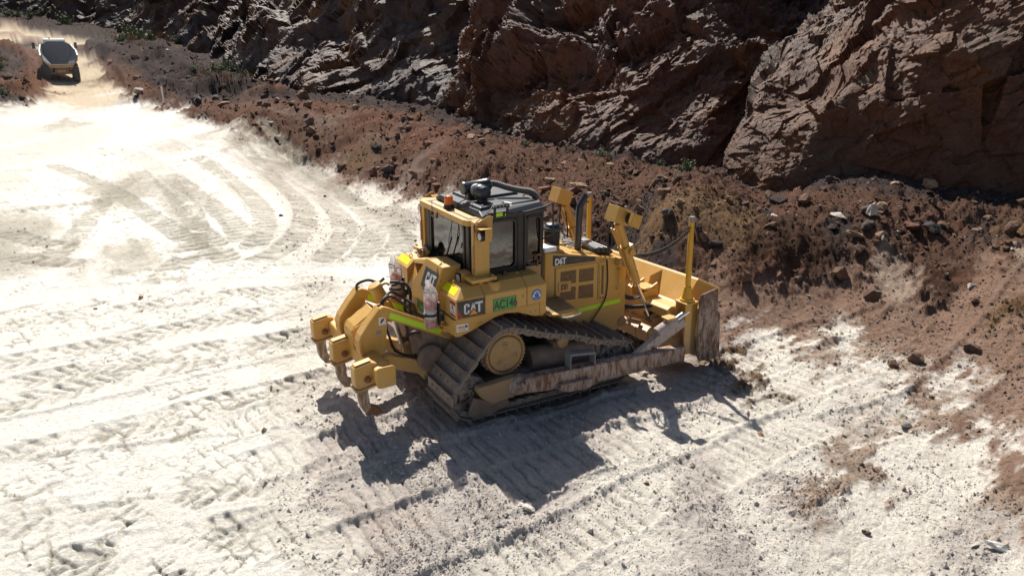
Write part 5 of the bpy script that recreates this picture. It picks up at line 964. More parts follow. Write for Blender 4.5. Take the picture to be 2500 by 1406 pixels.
m.prism([(3.30, 1.16), (3.62, 1.30), (3.64, 1.02), (3.50, .98), (3.34, 1.02)], -.30, -.26); m.prism([(3.30, 1.16), (3.62, 1.30), (3.64, 1.02), (3.50, .98), (3.34, 1.02)], -.66, -.62); m.box(3.30, 3.60, -.66, -.26, 1.20, 1.23)
m.obj('hose_guard', M_YEL, blade, .008)
for y0 in (-.75, .75):
    m = TB(); m.prism([(3.30, .78), (3.62, .90), (3.62, .55), (3.36, .62)], y0 - .12, y0 - .08); m.prism([(3.30, .78), (3.62, .90), (3.62, .55), (3.36, .62)], y0 + .08, y0 + .12)
    m.cyl((3.38, y0 - .16, .70), (3.38, y0 + .16, .70), .05, n=14); m.obj('lift_clevis', M_YELD, blade, .006)
m = TB(); m.beam((3.1, -.45, .62), (3.42, -.45, .50), .05, .09); m.beam((3.16, -.45, .50), (3.18, -.45, .85), .03, .05); m.obj('brace_link', M_YELD, blade, .005)
# --- main body: engine hood
HY = .58
def hz(x): return 2.225 - (x - 1.2) * .21 if x < 2.42 else 1.97 - (x - 2.42) * .22      # hood top height
m = MB()
m.prism([(1.18, 2.22), (1.30, 2.215), (2.42, 1.975), (2.78, 1.905), (2.86, 1.86), (2.90, 1.70), (2.93, .66), (2.75, .55), (1.18, .62)], -HY, HY)
hood = D(m, 'engine_hood', M_YEL, .022)
for s_ in (-1, 1):
    n_ = s_; ux = (1, 0, 0) if s_ < 0 else (-1, 0, 0)
    yy = s_ * HY
    def dec(name, poly, mat, off, th=.003, par=hood):
        m_ = MB(); q_ = sorted((yy + s_ * (off - th), yy + s_ * off)); m_.prism(poly, q_[0], q_[1]); return m_.obj(name, mat, par)
    dec('dark_stripe', [(1.33, 1.985), (2.20, 1.945), (2.20, 2.010), (1.33, 2.165)], M_DECBLK, .004)
    ox = 1.37 if s_ < 0 else 1.72
    text_mesh('D6T', 'model_lettering', .150, M_WHITE, hood, (ox, yy + s_ * .0055, 1.992), ux, (0, 0, 1), .006, .80, .0015)
    # service door with four grilles
    m = MB(); q = sorted((yy + s_ * .001, yy + s_ * .016)); m.prism([(1.385, 1.94), (2.245, 1.905), (2.275, 1.235), (1.395, 1.31)], q[0], q[1])
    door = m.obj('side_door', M_YEL, hood, .006)
    for poly in ([(1.48, 1.86), (1.80, 1.85), (1.80, 1.62), (1.70, 1.625), (1.70, 1.67), (1.48, 1.69)], [(1.86, 1.845), (2.17, 1.83), (2.17, 1.60), (1.86, 1.615)],
                 [(1.48, 1.50), (1.70, 1.49), (1.70, 1.56), (1.80, 1.555), (1.80, 1.325), (1.48, 1.35)], [(1.86, 1.555), (2.17, 1.54), (2.18, 1.29), (1.86, 1.32)]):
        m = MB(); q = sorted((yy + s_ * .012, yy + s_ * .0185)); m.prism(poly, q[0], q[1]); m.obj('grille', M_GRILLE, door)
    m = MB(); q = sorted((yy + s_ * .015, yy + s_ * .028)); m.prism(rrect(1.44, 1.67, 1.515, 1.665, .02), q[0], q[1]); m.obj('latch_plate', M_YEL, door, .003)
    m = MB(); q = sorted((yy + s_ * .026, yy + s_ * .032)); m.prism(rrect(1.49, 1.63, 1.54, 1.64, .015), q[0], q[1]); m.obj('latch', M_RUST, door)
    m = MB(); q = sorted((yy + s_ * .030, yy + s_ * .042)); m.prism(rrect(1.585, 1.605, 1.55, 1.63, .005), q[0], q[1]); m.cyl((1.52, q[0], 1.59), (1.52, q[1], 1.59), .022, n=12); m.obj('latch_handle', M_YELD, door)
    dec('seam', [(2.262, 1.90), (2.272, 1.90), (2.295, 1.22), (2.285, 1.22)], M_DECBLK, .003)
    dec('seam', [(1.34, 1.975), (2.42, 1.925), (2.42, 1.932), (1.34, 1.983)], M_DECBLK, .003)
    dec('seam', [(1.37, 1.95), (1.377, 1.95), (1.385, 1.28), (1.377, 1.28)], M_DECBLK, .003)
    m = MB(); q = sorted((yy, yy + s_ * .012)); m.prism([(2.30, 1.90), (2.43, 1.895), (2.45, 1.21), (2.32, 1.225)], q[0], q[1]); sl_ = m.obj('rear_side_panel', M_YEL, hood, .005)
    m = MB(); q = sorted((yy + s_ * .008, yy + s_ * .015)); m.prism([(2.335, 1.845), (2.385, 1.84), (2.40, 1.31), (2.35, 1.315)], q[0], q[1]); m.obj('grille', M_GRILLE, sl_)
    dec('reflective_strip', [(1.75, 1.055), (2.80, 1.075), (2.80, 1.150), (1.75, 1.125)], M_TAPE, .0045)
    m = MB(); m.tube([(2.70, yy, 1.72), (2.70, yy + s_ * .05, 1.71), (2.705, yy + s_ * .05, 1.5), (2.70, yy + s_ * .05, 1.36), (2.70, yy, 1.35)], .012, 8, 4); m.obj('grab_handle', M_YEL, hood)
    m = MB(); m.tube([(2.44, yy + s_ * .02, 1.93), (2.47, yy + s_ * .025, 1.6), (2.46, yy + s_ * .03, 1.35), (2.40, yy + s_ * .03, 1.15), (2.15, yy + s_ * .04, .86), (2.05, yy + s_ * .02, .72)], .012, 8, 5); m.obj('cable', M_RUBBER, hood)
    m = MB(); m.cyl((2.40, yy, 1.245), (2.40, yy + s_ * .02, 1.245), .014, n=8); m.cyl((2.345, yy, 1.25), (2.345, yy + s_ * .02, 1.25), .014, n=8); m.obj('bolt', M_RUST, sl_)
# hood top fittings
def ht(x): return 2.215 - (x - 1.30) * .2143
m = MB(); m.hexa([(1.20, -.52, 2.22), (1.62, -.52, 2.155), (1.62, .52, 2.155), (1.20, .52, 2.22), (1.22, -.48, 2.265), (1.60, -.48, 2.19), (1.60, .48, 2.19), (1.22, .48, 2.265)]); m.obj('raised_cover', M_YEL, hood, .008)
m = MB(); m.hexa([(1.78, -.46, ht(1.78) - .01), (2.36, -.46, ht(2.36) - .01), (2.36, .40, ht(2.36) - .01), (1.78, .40, ht(1.78) - .01), (1.80, -.44, ht(1.80) + .018), (2.34, -.44, ht(2.34) + .018), (2.34, .38, ht(2.34) + .018), (1.80, .38, ht(1.80) + .018)]); m.obj('raised_cover', M_YEL, hood, .006)
m = MB(); m.box(1.18, 1.42, -.56, -.30, 2.22, 2.30); m.obj('battery_cover', M_WHITE, hood, .01)
m = MB(); m.cyl((1.56, -.20, 2.15), (1.56, -.20, 2.22), .135, n=24); cl = m.obj('cleaner_collar', M_YEL, hood)
m = MB(); m.cyl((1.56, -.20, 2.21), (1.56, -.20, 2.50), .125, n=28)
for k in range(28):
    a = 2 * math.pi * k / 28; m.box(1.56 + .125 * math.cos(a) - .005, 1.56 + .125 * math.cos(a) + .005, -.20 + .125 * math.sin(a) - .005, -.20 + .125 * math.sin(a) + .005, 2.24, 2.48)
pc = m.obj('air_pre_cleaner', M_RUBBER, hood)
m = MB(); m.lathe((1.56, -.20, 2.49), (0, 0, 1), [(0, .10), (0, .165), (.02, .18), (.045, .17), (.05, .125), (.085, .12), (.105, .09), (.112, .01)], 32); m.obj('pre_cleaner_cap', M_BLK, pc)
m = MB(); m.tube([(2.06, -.26, 2.02), (2.06, -.26, 2.35), (2.065, -.26, 2.75), (2.09, -.26, 2.86), (2.20, -.24, 3.01)], .059, 20, 6); ex = m.obj('exhaust_stack', M_BLK, hood)
m = MB(); m.cyl((2.197, -.241, 3.005), (2.203, -.24, 3.013), .050, n=20); m.obj('pipe_mouth', M_DECBLK, ex)
m = MB(); m.lathe((2.06, -.26, 2.03), (0, 0, 1), [(0, .12), (.02, .12), (.03, .075), (.05, .07)], 20); m.obj('stack_base', M_YEL, ex)
m = MB(); m.prism([(2.28, 2.00), (2.66, 1.94), (2.72, 1.99), (2.60, 2.08), (2.32, 2.11)], -.44, -.02); vb = m.obj('valve_block', M_RUBBER, hood, .03)
m = MB()
for k in range(3): m.box(2.34 + k * .10, 2.38 + k * .10, -.46, 0.0, 2.02, 2.12 - k * .012)
m.obj('valve_cap', M_BLK, vb, .01)
m = MB()
for k, y0 in enumerate((-.34, -.28, -.20, -.13)):
    m.tube([(2.30, y0, 2.08), (2.18, y0 + .03, 2.20 - k * .015), (2.05, y0 + .12, 2.16), (1.92, y0 + .16, 2.10)], .011, 6, 5)
m.tube([(1.86, .05, 2.12), (2.05, -.08, 2.14), (2.22, -.10, 2.14), (2.32, -.02, 2.10)], .02, 8, 5)
m.obj('cable_loop', M_GREY, hood)
m = MB(); m.box(2.30, 2.44, -.12, .06, 2.12, 2.17); m.obj('junction_box', M_GREY, hood, .01)
# radiator guard top and cylinder mounts
for s_ in (-1, 1):
    m = MB(); m.hexa([(2.62, s_ * .72, 1.80), (2.86, s_ * .72, 1.78), (2.86, s_ * .56, 1.78), (2.62, s_ * .56, 1.80), (2.64, s_ * .70, 1.95), (2.84, s_ * .70, 1.92), (2.84, s_ * .56, 1.92), (2.64, s_ * .56, 1.95)]); m.obj('cylinder_mount', M_YEL, hood, .012)
# lift cylinders with lamp housings
for s_ in (-1, 1):
    y0 = s_ * .76
    T = Vector((2.50, y0 * 1.02, 2.60)); Bt = Vector((3.00, y0, 1.46)); E = Vector((3.38, y0, .72))
    m = MB(); m.cyl(T, Bt, .075, n=24)
    m.cyl(T + (Bt - T) * .78, T + (Bt - T) * .80, .079, n=24)
    d_ = (Bt - T).normalized()
    m.beam(T + d_ * .45 - Vector((0, 0, 0)), T + d_ * .66, .20, .20, (0, 1, 0)); m.cyl(T + d_ * .55 + Vector((0, .15, 0)), T + d_ * .55 - Vector((0, .15, 0)), .05, n=16)
    lc = D(m, 'lift_cylinder', M_YEL, .006)
    m = MB(); off = Vector((-.105, 0, -.045))
    m.cyl(T + off * 1.0 + d_ * .05, Bt + off - d_ * .04, .016, n=8); m.cyl(T + off * 1.25 + Vector((0, -.03 * s_, 0)) + d_ * .02, T + off + d_ * .55, .018, n=8); m.box(Bt.x - .15, Bt.x - .02, y0 - .03, y0 + .03, Bt.z + .03, Bt.z + .08)
    m.obj('oil_pipe', M_YEL, lc)
    m = MB(); m.cyl(Bt, E, .034, n=16); rd = m.obj('rod', M_CHROME, lc)
    m = MB(); m.cyl(E + Vector((0, -.10, 0)), E + Vector((0, .10, 0)), .045, n=14); m.lathe(E, (0, 1, 0), [(-.045, .02), (-.045, .075), (.045, .075), (.045, .02)], 18)
    for q_ in (-1, 1): m.lathe(E + Vector((.06, q_ * .10, .03)), (0, 1, 0), [(-.012, .014), (-.012, .032), (.012, .032), (.012, .014)], 10)
    m.obj('rod_eye', M_RUST, rd)
    m = MB(); m.tube([T + Vector((-.13, -.05 * s_, .0)), T + Vector((-.16, -.06 * s_, -.25)), T + Vector((-.10, -.10 * s_, -.50)), T + Vector((.0, -.20 * s_, -.56))], .014, 8, 5); m.tube([T + Vector((-.06, -.10 * s_, -.10)), T + Vector((-.02, -.12 * s_, -.4)), T + Vector((-.06, -.18 * s_, -.55))], .014, 8, 5)
    m.obj('hose', M_RUBBER, lc)
    # lamp housing: box tipped forward with a hood for the forward lamp beside it
    Rm = Matrix.Rotation(math.radians(20), 3, 'Y')
    c0 = Vector((2.46, y0 * 1.10, 2.76))
    def bx(m_, a, b):
        P = [(a[0], a[1], a[2]), (b[0], a[1], a[2]), (b[0], b[1], a[2]), (a[0], b[1], a[2]), (a[0], a[1], b[2]), (b[0], a[1], b[2]), (b[0], b[1], b[2]), (a[0], b[1], b[2])]
        m_.hexa([tuple(c0 + Rm @ Vector((p[0], p[1] * 1.0, p[2]))) for p in P])
    m = MB(); bx(m, (-.17, -.14, -.14), (.13, .14, .13)); lh = m.obj('lamp_housing', M_YEL, lc, .006)
    m = MB(); q = sorted((s_ * .14, s_ * .36))
    bx(m, (-.02, q[0], .09), (.18, q[1], .10)); bx(m, (-.02, q[1] - .008 if s_ > 0 else q[0], -.12), (.18, q[1] if s_ > 0 else q[0] + .008, .10)); bx(m, (-.02, q[0], -.12), (-.012, q[0] + .08, .10)); m.obj('lamp_hood', M_YEL, lh, .003)
    m = MB(); cc_ = c0 + Rm @ Vector((.05, s_ * .24, -.01)); ax = Rm @ Vector((1, 0, 0)); m.lathe(cc_, ax, [(-.05, .03), (-.04, .085), (.05, .095), (.055, .08)], 20); wl = m.obj('work_lamp', M_RUBBER, lh)
    m = MB(); m.lathe(cc_ + ax * .052, ax, [(0, .08), (.008, .05), (.01, .002)], 20); m.obj('lens', M_LENS, wl)
    m = MB()
    for k in range(5): 
        p = c0 + Rm @ Vector((-.12 + .06 * k * .7, -.10 + .18 * ((k * 2) % 3) / 2, .132)); m.cyl(p, p + Rm @ Vector((0, 0, .008)), .008, n=6)
    m.obj('bolt', M_RUST, lh)
# coiled cable hanging from the near cylinder towards the blade mast
m = MB(); N_ = 260; pts = []
A0 = Vector((2.84, -.72, 2.00)); A1 = Vector((3.50, -1.42, 2.50))
for i in range(N_):
    t = i / (N_ - 1); c0 = A0.lerp(A1, t) + Vector((0, 0, -.17 * 4 * t * (1 - t) * 1.0)); a = t * 2 * math.pi * 36
    pts.append(c0 + Vector((0, .03 * math.cos(a), .03 * math.sin(a))))
m.tube(pts, .007, 4, 1); D(m, 'coiled_cable', M_RUBBER, 0)
# hoses between body and blade
m = MB()
for k in range(3): m.tube([(2.92, -.38 - k * .04, 1.25 + k * .02), (3.05, -.45, 1.12 - k * .03), (3.25, -.5 - k * .03, 1.08), (3.40, -.5, 1.12 + k * .02)], .016, 8, 6)
for k in range(3): m.tube([(2.93, -.50, .98 - k * .035), (3.10, -.62, .96 - k * .02), (3.30, -.85, 1.02 - k * .02), (3.42, -1.0, 1.02)], .015, 8, 6)
D(m, 'hydraulic_hose', M_RUBBER, 0)
# --- lower chassis
m = MB(); m.prism([(-.72, .50), (-.72, 1.30), (1.3, 1.35), (2.8, .95), (2.85, .55), (2.3, .40), (-.4, .40)], -.52, .52); D(m, 'belly_frame', M_UNDER, .02)
m = MB(); m.prism([(1.2, .9), (1.2, 1.32), (1.5, 1.32), (1.5, .9)], -.57, .57); D(m, 'cross_bar', M_UNDER, .02)
# equalizer hub: radiator bottom
m = MB(); m.cyl((2.86, -.60, .70), (2.86, .60, .70), .09, n=16); D(m, 'front_cross_tube', M_YELD, 0)
# --- rear tanks, either side
for s_ in (-1, 1):
    Y0, Y1 = 1.18, .60                                     # outer, inner
    def ring(x0, x1, yo, yi, z): return [(x0, s_ * yo, z), (x1, s_ * yo, z), (x1, s_ * yi, z), (x0, s_ * yi, z)]
    for nm, xa, xb, zl in (('rear_tank', -.745, -.268, 1.655), ('fuel_tank', -.262, .462, 1.655), ('tank_end_cover', .468, .82, 1.46)):
        ca = .16 if nm == 'rear_tank' else 0.0; cb = .0 if nm != 'tank_end_cover' else .05
        m = MB()
        lo = 1.655 if nm != 'tank_end_cover' else 1.655
        m.loft([ring(xa, xb, Y0, Y1, lo), ring(xa, xb, Y0, Y1, 1.945), ring(xa + ca, xb - cb, Y0 - .16, Y1 if ca == 0 else Y1 + .03, 2.075)])
        if nm == 'tank_end_cover': m.box(.70, .82, min(s_ * Y0, s_ * .95), max(s_ * Y0, s_ * .95), 1.45, 1.66)
        tk = D(m, nm, M_YEL, .014)
        if nm == 'rear_tank': rt_ = tk
        elif nm == 'fuel_tank': ft_ = tk
        else: et_ = tk
    ux = (1, 0, 0) if s_ < 0 else (-1, 0, 0)
    yy = s_ * Y0
    if s_ < 0:
        logo(rt_, (-.722, yy, 1.665), ux, (0, 0, 1), .452, .262)
        p = decal('unit_plate', [[(0, 0), (.402, 0), (.402, .192), (0, .192)]], M_GREENTX, ft_, (-.132, yy, 1.668), ux, (0, 0, 1), .004)
        decal('unit_plate_face', [[(.006, .006), (.396, .006), (.396, .186), (.006, .186)]], M_GREEN, p, (-.132, yy, 1.668), ux, (0, 0, 1), .006)
        text_mesh('AC146', 'unit_lettering', .190, M_GREENTX, p, (-.118, yy - .0065, 1.698), ux, (0, 0, 1), .006, .74, .0012)
        # hearing-protection sign: blue disc with a white head band and cups
        dsk = [(.09 * math.cos(a * math.pi / 20), .09 * math.sin(a * math.pi / 20)) for a in range(40)]
        p = decal('hearing_sign', [dsk], M_BLUE, et_, (.635, yy, 1.80), ux, (0, 0, 1), .004)
        band = [(.060 * math.cos(math.radians(a)), .055 * math.sin(math.radians(a)) + .008) for a in range(20, 161, 14)] + [(.044 * math.cos(math.radians(a)), .040 * math.sin(math.radians(a)) + .008) for a in range(160, 19, -14)]
        cup = lambda cx__, : [(cx__ + .016 * math.cos(math.radians(a)), -.012 + .028 * math.sin(math.radians(a))) for a in range(0, 360, 36)]
        face = [(-.036, .016), (-.02, .024), (0, .012), (.02, .024), (.036, .016), (.04, -.012), (.026, -.034), (.014, -.060), (0, -.068), (-.014, -.060), (-.026, -.034), (-.04, -.012)]
        ol = [(a * 1.14, (b + .02) * 1.14 - .02) for a, b in face]
        decal('pictogram', [ol], M_WHITE, p, (.635, yy, 1.80), ux, (0, 0, 1), .0055); decal('pictogram_face', [face], M_BLUE, p, (.635, yy, 1.80), ux, (0, 0, 1), .007)
        decal('pictogram', [band, cup(-.058), cup(.058)], M_WHITE, p, (.635, yy, 1.80), ux, (0, 0, 1), .0075)
        m = MB(); m.box(.385, .392, yy - .006, yy + .002, 1.80, 1.85); m.obj('slot', M_DECBLK, ft_)
    # tape and warning print on the sloping rear edge and rear face
    ry = (0, -1, 0) ; up_ = Vector((.16, 0, .13)).normalized()
    o = (-.745 + .16 * .1, -.62 if s_ < 0 else 1.10, 1.945 + .013)
    decal('reflective_patch', [[(0, .03), (.43, .03), (.40, .16), (0, .16)]], M_TAPEY, rt_, o, ry, up_, .004)
    if s_ < 0:
        p = decal('warning_label', [[(0, 0), (.165, 0), (.165, .235), (0, .235)]], M_WHITE, rt_, (-.745, -1.00, 1.69), ry, (0, 0, 1), .004)
        decal('warning_header', [[(0, .175), (.165, .175), (.165, .235), (0, .235)], [(0, 0), (.165, 0), (.165, .03), (0, .03)]], M_DECRED, p, (-.745, -1.00, 1.69), ry, (0, 0, 1), .0055)
        decal('warning_mark', [[(.04, .10), (.06, .10), (.12, .16), (.10, .165)], [(.04, .15), (.06, .165), (.13, .09), (.11, .085)]], M_DECRED, p, (-.745, -1.00, 1.69), ry, (0, 0, 1), .0055)
        decal('warning_text', [[(.03, .045), (.14, .045), (.14, .05), (.03, .05)], [(.03, .06), (.14, .06), (.14, .066), (.03, .066)]], M_DECBLK, p, (-.745, -1.00, 1.69), ry, (0, 0, 1), .0055)
        p = decal('dealer_label', [[(0, 0), (.195, 0), (.195, .122), (0, .122)]], M_WHITE, None, (0, 0, 0), (1, 0, 0), (0, 0, 1)); bpy.data.objects.remove(p)
    # fender frame
    m = MB(); q = sorted((s_ * 1.165, s_ * 1.13))
    prof = [(-.765, 1.645), (-.76, 1.39), (-.70, 1.375), (-.535, 1.413), (-.085, 1.565), (.10, 1.59), (.313, 1.564), (.588, 1.454), (.785, 1.42), (.75, 1.645)]
    m.prism(prof, q[0], q[1])
    q = sorted((s_ * 1.13, s_ * .58)); m.prism([(-.765, 1.645), (-.76, 1.40), (-.70, 1.40), (-.65, 1.60), (.75, 1.60), (.75, 1.645)], q[0], q[1])
    fd = D(m, 'fender', M_YEL, .008)
    if s_ < 0:
        yf = -1.165
        p = decal('dealer_label', [[(0, .006), (.195, 0), (.195, .112), (0, .124)]], M_WHITE, fd, (-.735, yf, 1.45), (1, 0, 0), (0, 0, 1), .004)
        decal('label_bar', [[(.02, .058), (.13, .056), (.13, .088), (.02, .09)]], M_DECORG, p, (-.735, yf, 1.45), (1, 0, 0), (0, 0, 1), .0055)
        decal('label_block', [[(.137, .056), (.178, .055), (.178, .094), (.137, .095)], [(.03, .036), (.15, .034), (.15, .038), (.03, .040)], [(.03, .022), (.15, .020), (.15, .024), (.03, .026)]], M_DECBLK, p, (-.735, yf, 1.45), (1, 0, 0), (0, 0, 1), .0055)
        m = MB()
        for X0, Z0 in ((-.38, 1.53), (-.33, 1.533), (.54, 1.53), (.63, 1.53)): m.cyl((X0, yf - .004, Z0), (X0, yf + .01, Z0), .009, n=8)
        m.obj('bolt_hole', M_DECBLK, fd)
    m = MB(); m.box(-.83, -.76, s_ * .93 - .035, s_ * .93 + .035, 1.40, 1.50); m.box(-.84, -.76, s_ * .93 - .06, s_ * .93 + .06, 1.50, 1.512); tl = m.obj('tail_lamp', M_YEL, fd, .006)
    m = MB(); m.cyl((-.845, s_ * .93 + .03, 1.45), (-.83, s_ * .93 + .03, 1.45), .026, n=12); m.obj('lens', M_REDL, tl)
    # rear work lamp on the tank
    yl = s_ * .715
    m = MB()
    m.box(-.46, -.30, yl - .095, yl + .095, 2.205, 2.212); m.box(-.46, -.30, yl - .095, yl - .088, 2.02, 2.205); m.box(-.46, -.30, yl + .088, yl + .095, 2.02, 2.205); m.box(-.46, -.30, yl - .095, yl + .095, 2.013, 2.02); m.box(-.307, -.30, yl - .088, yl + .088, 2.02, 2.205)
    m.box(-.40, -.34, yl - .03, yl + .03, 1.96, 2.015)
    hb = D(m, 'rear_lamp_box', M_YEL, .003)
    m = MB(); m.lathe((-.40, yl, 2.11), (-1, 0, 0), [(-.06, .03), (-.04, .07), (.06, .083), (.075, .078)], 24); lm_ = m.obj('work_lamp', M_RUBBER, hb)
    m = MB(); m.lathe((-.475, yl, 2.11), (-1, 0, 0), [(-.004, .078), (.006, .05), (.009, .004)], 24); m.obj('lens', M_LENS, lm_)
    m = MB(); m.cyl((-.38, yl + s_ * .094, 2.11), (-.38, yl + s_ * .100, 2.11), .010, n=8); m.obj('bolt', M_DECBLK, hb)
    # filler cap, hinges
    m = MB(); m.lathe((-.045, s_ * 1.05, 1.94), (0, 0, 1), [(0, .098), (.165, .098), (.17, .09), (.165, .075), (.12, .07), (.12, .005)], 28); D(m, 'filler_neck', M_YEL, 0)
    m = MB(); m.lathe((.28, s_ * .82, 2.06), (0, 0, 1), [(0, .05), (.03, .05), (.035, .03), (.07, .028), (.072, .004)], 16); D(m, 'filler_cap', M_RUST, 0)
    m = MB()
    for X0, Y_, Z0 in ((-.26, 1.02, 2.03), (.42, .92, 2.06), (-.60, .80, 2.06)): m.tube([(X0, s_ * Y_, Z0), (X0, s_ * Y_, Z0 + .05), (X0 + .03, s_ * Y_, Z0 + .06), (X0 + .05, s_ * Y_, Z0)], .008, 6, 4)
    D(m, 'lifting_eye', M_YEL, 0)
    # step platform beside the hood
    m = MB(); P = [(.83, s_ * .60), (1.46, s_ * .60), (1.42, s_ * .95), (1.37, s_ * 1.26), (1.05, s_ * 1.32), (.83, s_ * 1.24)]
    m.prism(P if s_ > 0 else P[::-1], 1.425, 1.445, 'xy'); st = D(m, 'step_platform', M_YEL, .004)
    m = MB()
    for i in range(12):
        for j in range(11):
            X0 = .88 + i * .046; Y_ = .64 + j * .052
            if X0 < 1.42 - (Y_ - .6) * .12: m.box(X0, X0 + .030, s_ * Y_ - .014, s_ * Y_ + .014, 1.4435, 1.452)
    g_ = m.obj('grip_studs', M_UNDER, st); g_['kind'] = 'stuff'
    m = MB(); m.tube([(1.02, s_ * 1.31, 1.41), (1.06, s_ * 1.36, 1.40), (1.22, s_ * 1.36, 1.395), (1.40, s_ * 1.30, 1.39), (1.41, s_ * 1.24, 1.40)], .012, 8, 5); m.obj('step_rail', M_WHITE, st)
    m = MB(); m.prism([(1.02, 1.43), (1.40, 1.43), (1.38, 1.37), (1.06, 1.38)], s_ * 1.27, s_ * 1.275); m.obj('step_edge', M_YEL, st)
    # ROPS post
    m = MB(); q = sorted((s_ * .965, s_ * .835)); m.box(-.305, -.062, q[0], q[1], 2.14, 3.00); rp = D(m, 'rops_post', M_YEL, .012)
    m = MB(); q = sorted((s_ * 1.08, s_ * .78)); m.box(-.42, -.005, q[0], q[1], 2.115, 2.175); m.obj('post_foot', M_YEL, rp, .01)
    m = MB()
    for X0, Y_ in ((-.37, 1.04), (-.06, 1.04), (-.37, .82), (-.06, .82)): m.cyl((X0, s_ * Y_, 2.17), (X0, s_ * Y_, 2.20), .022, n=6)
    m.obj('foot_bolt', M_YELD, rp)
    m = MB(); q = sorted((s_ * .972, s_ * .985)); m.prism([(-.31, 2.98), (-.12, 3.07), (-.06, 3.085), (-.02, 3.06), (-.02, 2.76), (-.05, 2.735), (-.30, 2.72)], q[0], q[1]); gp_ = m.obj('gusset_plate', M_YEL, rp, .006)
    m = MB(); m.cyl((-.16, s_ * .98, 3.02), (-.16, s_ * 1.0, 3.02), .02, n=12); m.obj('bolt', M_YELD, gp_)
    m = MB(); y1 = s_ * 1.13; y0 = s_ * .985; a, b = min(y0, y1), max(y0, y1)
    m.box(-.30, -.115, a, b, 2.925, 2.932); m.box(-.122, -.115, a, b, 2.73, 2.925); q = sorted((y1, y1 - s_ * .007)); m.box(-.225, -.115, q[0], q[1], 2.73, 2.925); sbx = m.obj('lamp_bracket', M_YEL, rp, .003)
    m = MB(); m.lathe((-.22, (y0 + y1) / 2, 2.81), (-1, 0, 0), [(-.06, .03), (-.05, .065), (.05, .072), (.065, .068)], 22); wl = m.obj('work_lamp', M_RUBBER, rp)
    m = MB(); m.lathe((-.285, (y0 + y1) / 2, 2.81), (-1, 0, 0), [(-.004, .066), (.006, .04), (.008, .003)], 22); m.obj('lens', M_LENS, wl)
    m = MB(); m.tube([(-.31, s_ * .93, 2.95), (-.315, s_ * .95, 2.80), (-.315, s_ * .93, 2.60), (-.315, s_ * .93, 2.35), (-.33, s_ * .90, 2.18)], .008, 6, 5); m.box(-.335, -.305, s_ * .93 - .015, s_ * .93 + .015, 2.30, 2.62)
    m.obj('cable', M_YELD, rp)
    m = MB()
    for k in range(7): m.cyl((-.306, s_ * .94, 2.28 + k * .09), (-.318, s_ * .94, 2.28 + k * .09), .010, n=6)
    m.obj('bolt', M_RUST, rp)
# centre shroud with the logo
m = MB()
m.loft([[(-.86, -.64, 1.66), (-.86, .14, 1.66), (-.40, .14, 1.66), (-.40, -.64, 1.66)], [(-.80, -.64, 1.96), (-.80, .12, 1.80), (-.40, .12, 1.80), (-.40, -.64, 1.96)],
        [(-.68, -.60, 2.28), (-.68, -.10, 2.28), (-.36, -.10, 2.28), (-.36, -.60, 2.28)]])
sh = D(m, 'centre_shroud', M_YEL, .012)
# the sloping front of the shroud: find two directions lying in it
a_ = Vector((-.82, -.62, 1.86)); b_ = Vector((-.70, -.60, 2.22)); c_ = Vector((-.82, .02, 1.86))
upv = Vector((.115, 0, .33)).normalized()
m = MB(); O_ = Vector((-.868, .125, 1.70)); rx = Vector((0, -1, 0))
m.loft([[tuple(O_ + rx * p[0] + upv * p[1]) for p in ((0, 0), (.77, .0), (.77, .62), (.22, .62), (0, .20))], [tuple(O_ + Vector((-.03, 0, .01)) + rx * p[0] + upv * p[1]) for p in ((0, 0), (.77, .0), (.77, .62), (.22, .62), (0, .20))]])
pn = m.obj('logo_panel', M_YEL, sh, .008)
logo(pn, O_ + Vector((-.031, 0, .0105)) + rx * .27 + upv * .20, rx, upv, .47, .31, red=False)
m = MB(); m.hexa([(-.80, .14, 1.66), (-.42, .14, 1.66), (-.42, .60, 1.66), (-.74, .60, 1.66), (-.78, .14, 1.75), (-.42, .14, 1.75), (-.42, .58, 2.05), (-.60, .58, 2.05)]); D(m, 'side_shroud', M_YEL, .01)
m = MB(); m.hexa([(-.70, -.12, 2.20), (-.40, -.12, 2.20), (-.40, .60, 2.02), (-.62, .60, 2.02), (-.68, -.12, 2.29), (-.38, -.12, 2.29), (-.38, .60, 2.09), (-.60, .60, 2.09)]); D(m, 'shroud_top', M_YEL, .01)
# rear frame cross member with second unit plate
m = MB(); m.box(-.775, -.70, -1.13, 1.13, 1.40, 1.645); m.prism([(-.50, 1.645), (.15, 1.645), (.22, 1.50), (.10, 1.34), (-.30, 1.34), (-.50, 1.45)], -.80, -.775, 'yz'); m.prism([(-.52, 1.66), (.17, 1.66), (.24, 1.50), (.12, 1.33), (-.32, 1.33), (-.52, 1.45)], -.776, -.5, 'yz')
rf = D(m, 'rear_frame', M_YEL, .01)
p = decal('unit_plate', [[(0, 0), (.40, 0), (.40, .19), (0, .19)]], M_GREENTX, rf, (-.80, .10, 1.415), (0, -1, 0), (0, 0, 1), .004)
decal('unit_plate_face', [[(.006, .006), (.394, .006), (.394, .184), (.006, .184)]], M_GREEN, p, (-.80, .10, 1.415), (0, -1, 0), (0, 0, 1), .006)
text_mesh('AC146', 'unit_lettering', .19, M_GREENTX, p, (-.8065, .085, 1.445), (0, -1, 0), (0, 0, 1), .006, .74, .0012)
m = MB(); m.tube([(-.70, -.62, 2.06), (-.74, -.60, 2.16), (-.70, -.50, 2.26), (-.60, -.44, 2.30)], .010, 6, 5); m.tube([(-.66, .16, 2.26), (-.70, .20, 2.34), (-.62, .16, 2.38), (-.56, .10, 2.32)], .014, 6, 5); D(m, 'lamp_cable', M_RUST, 0)
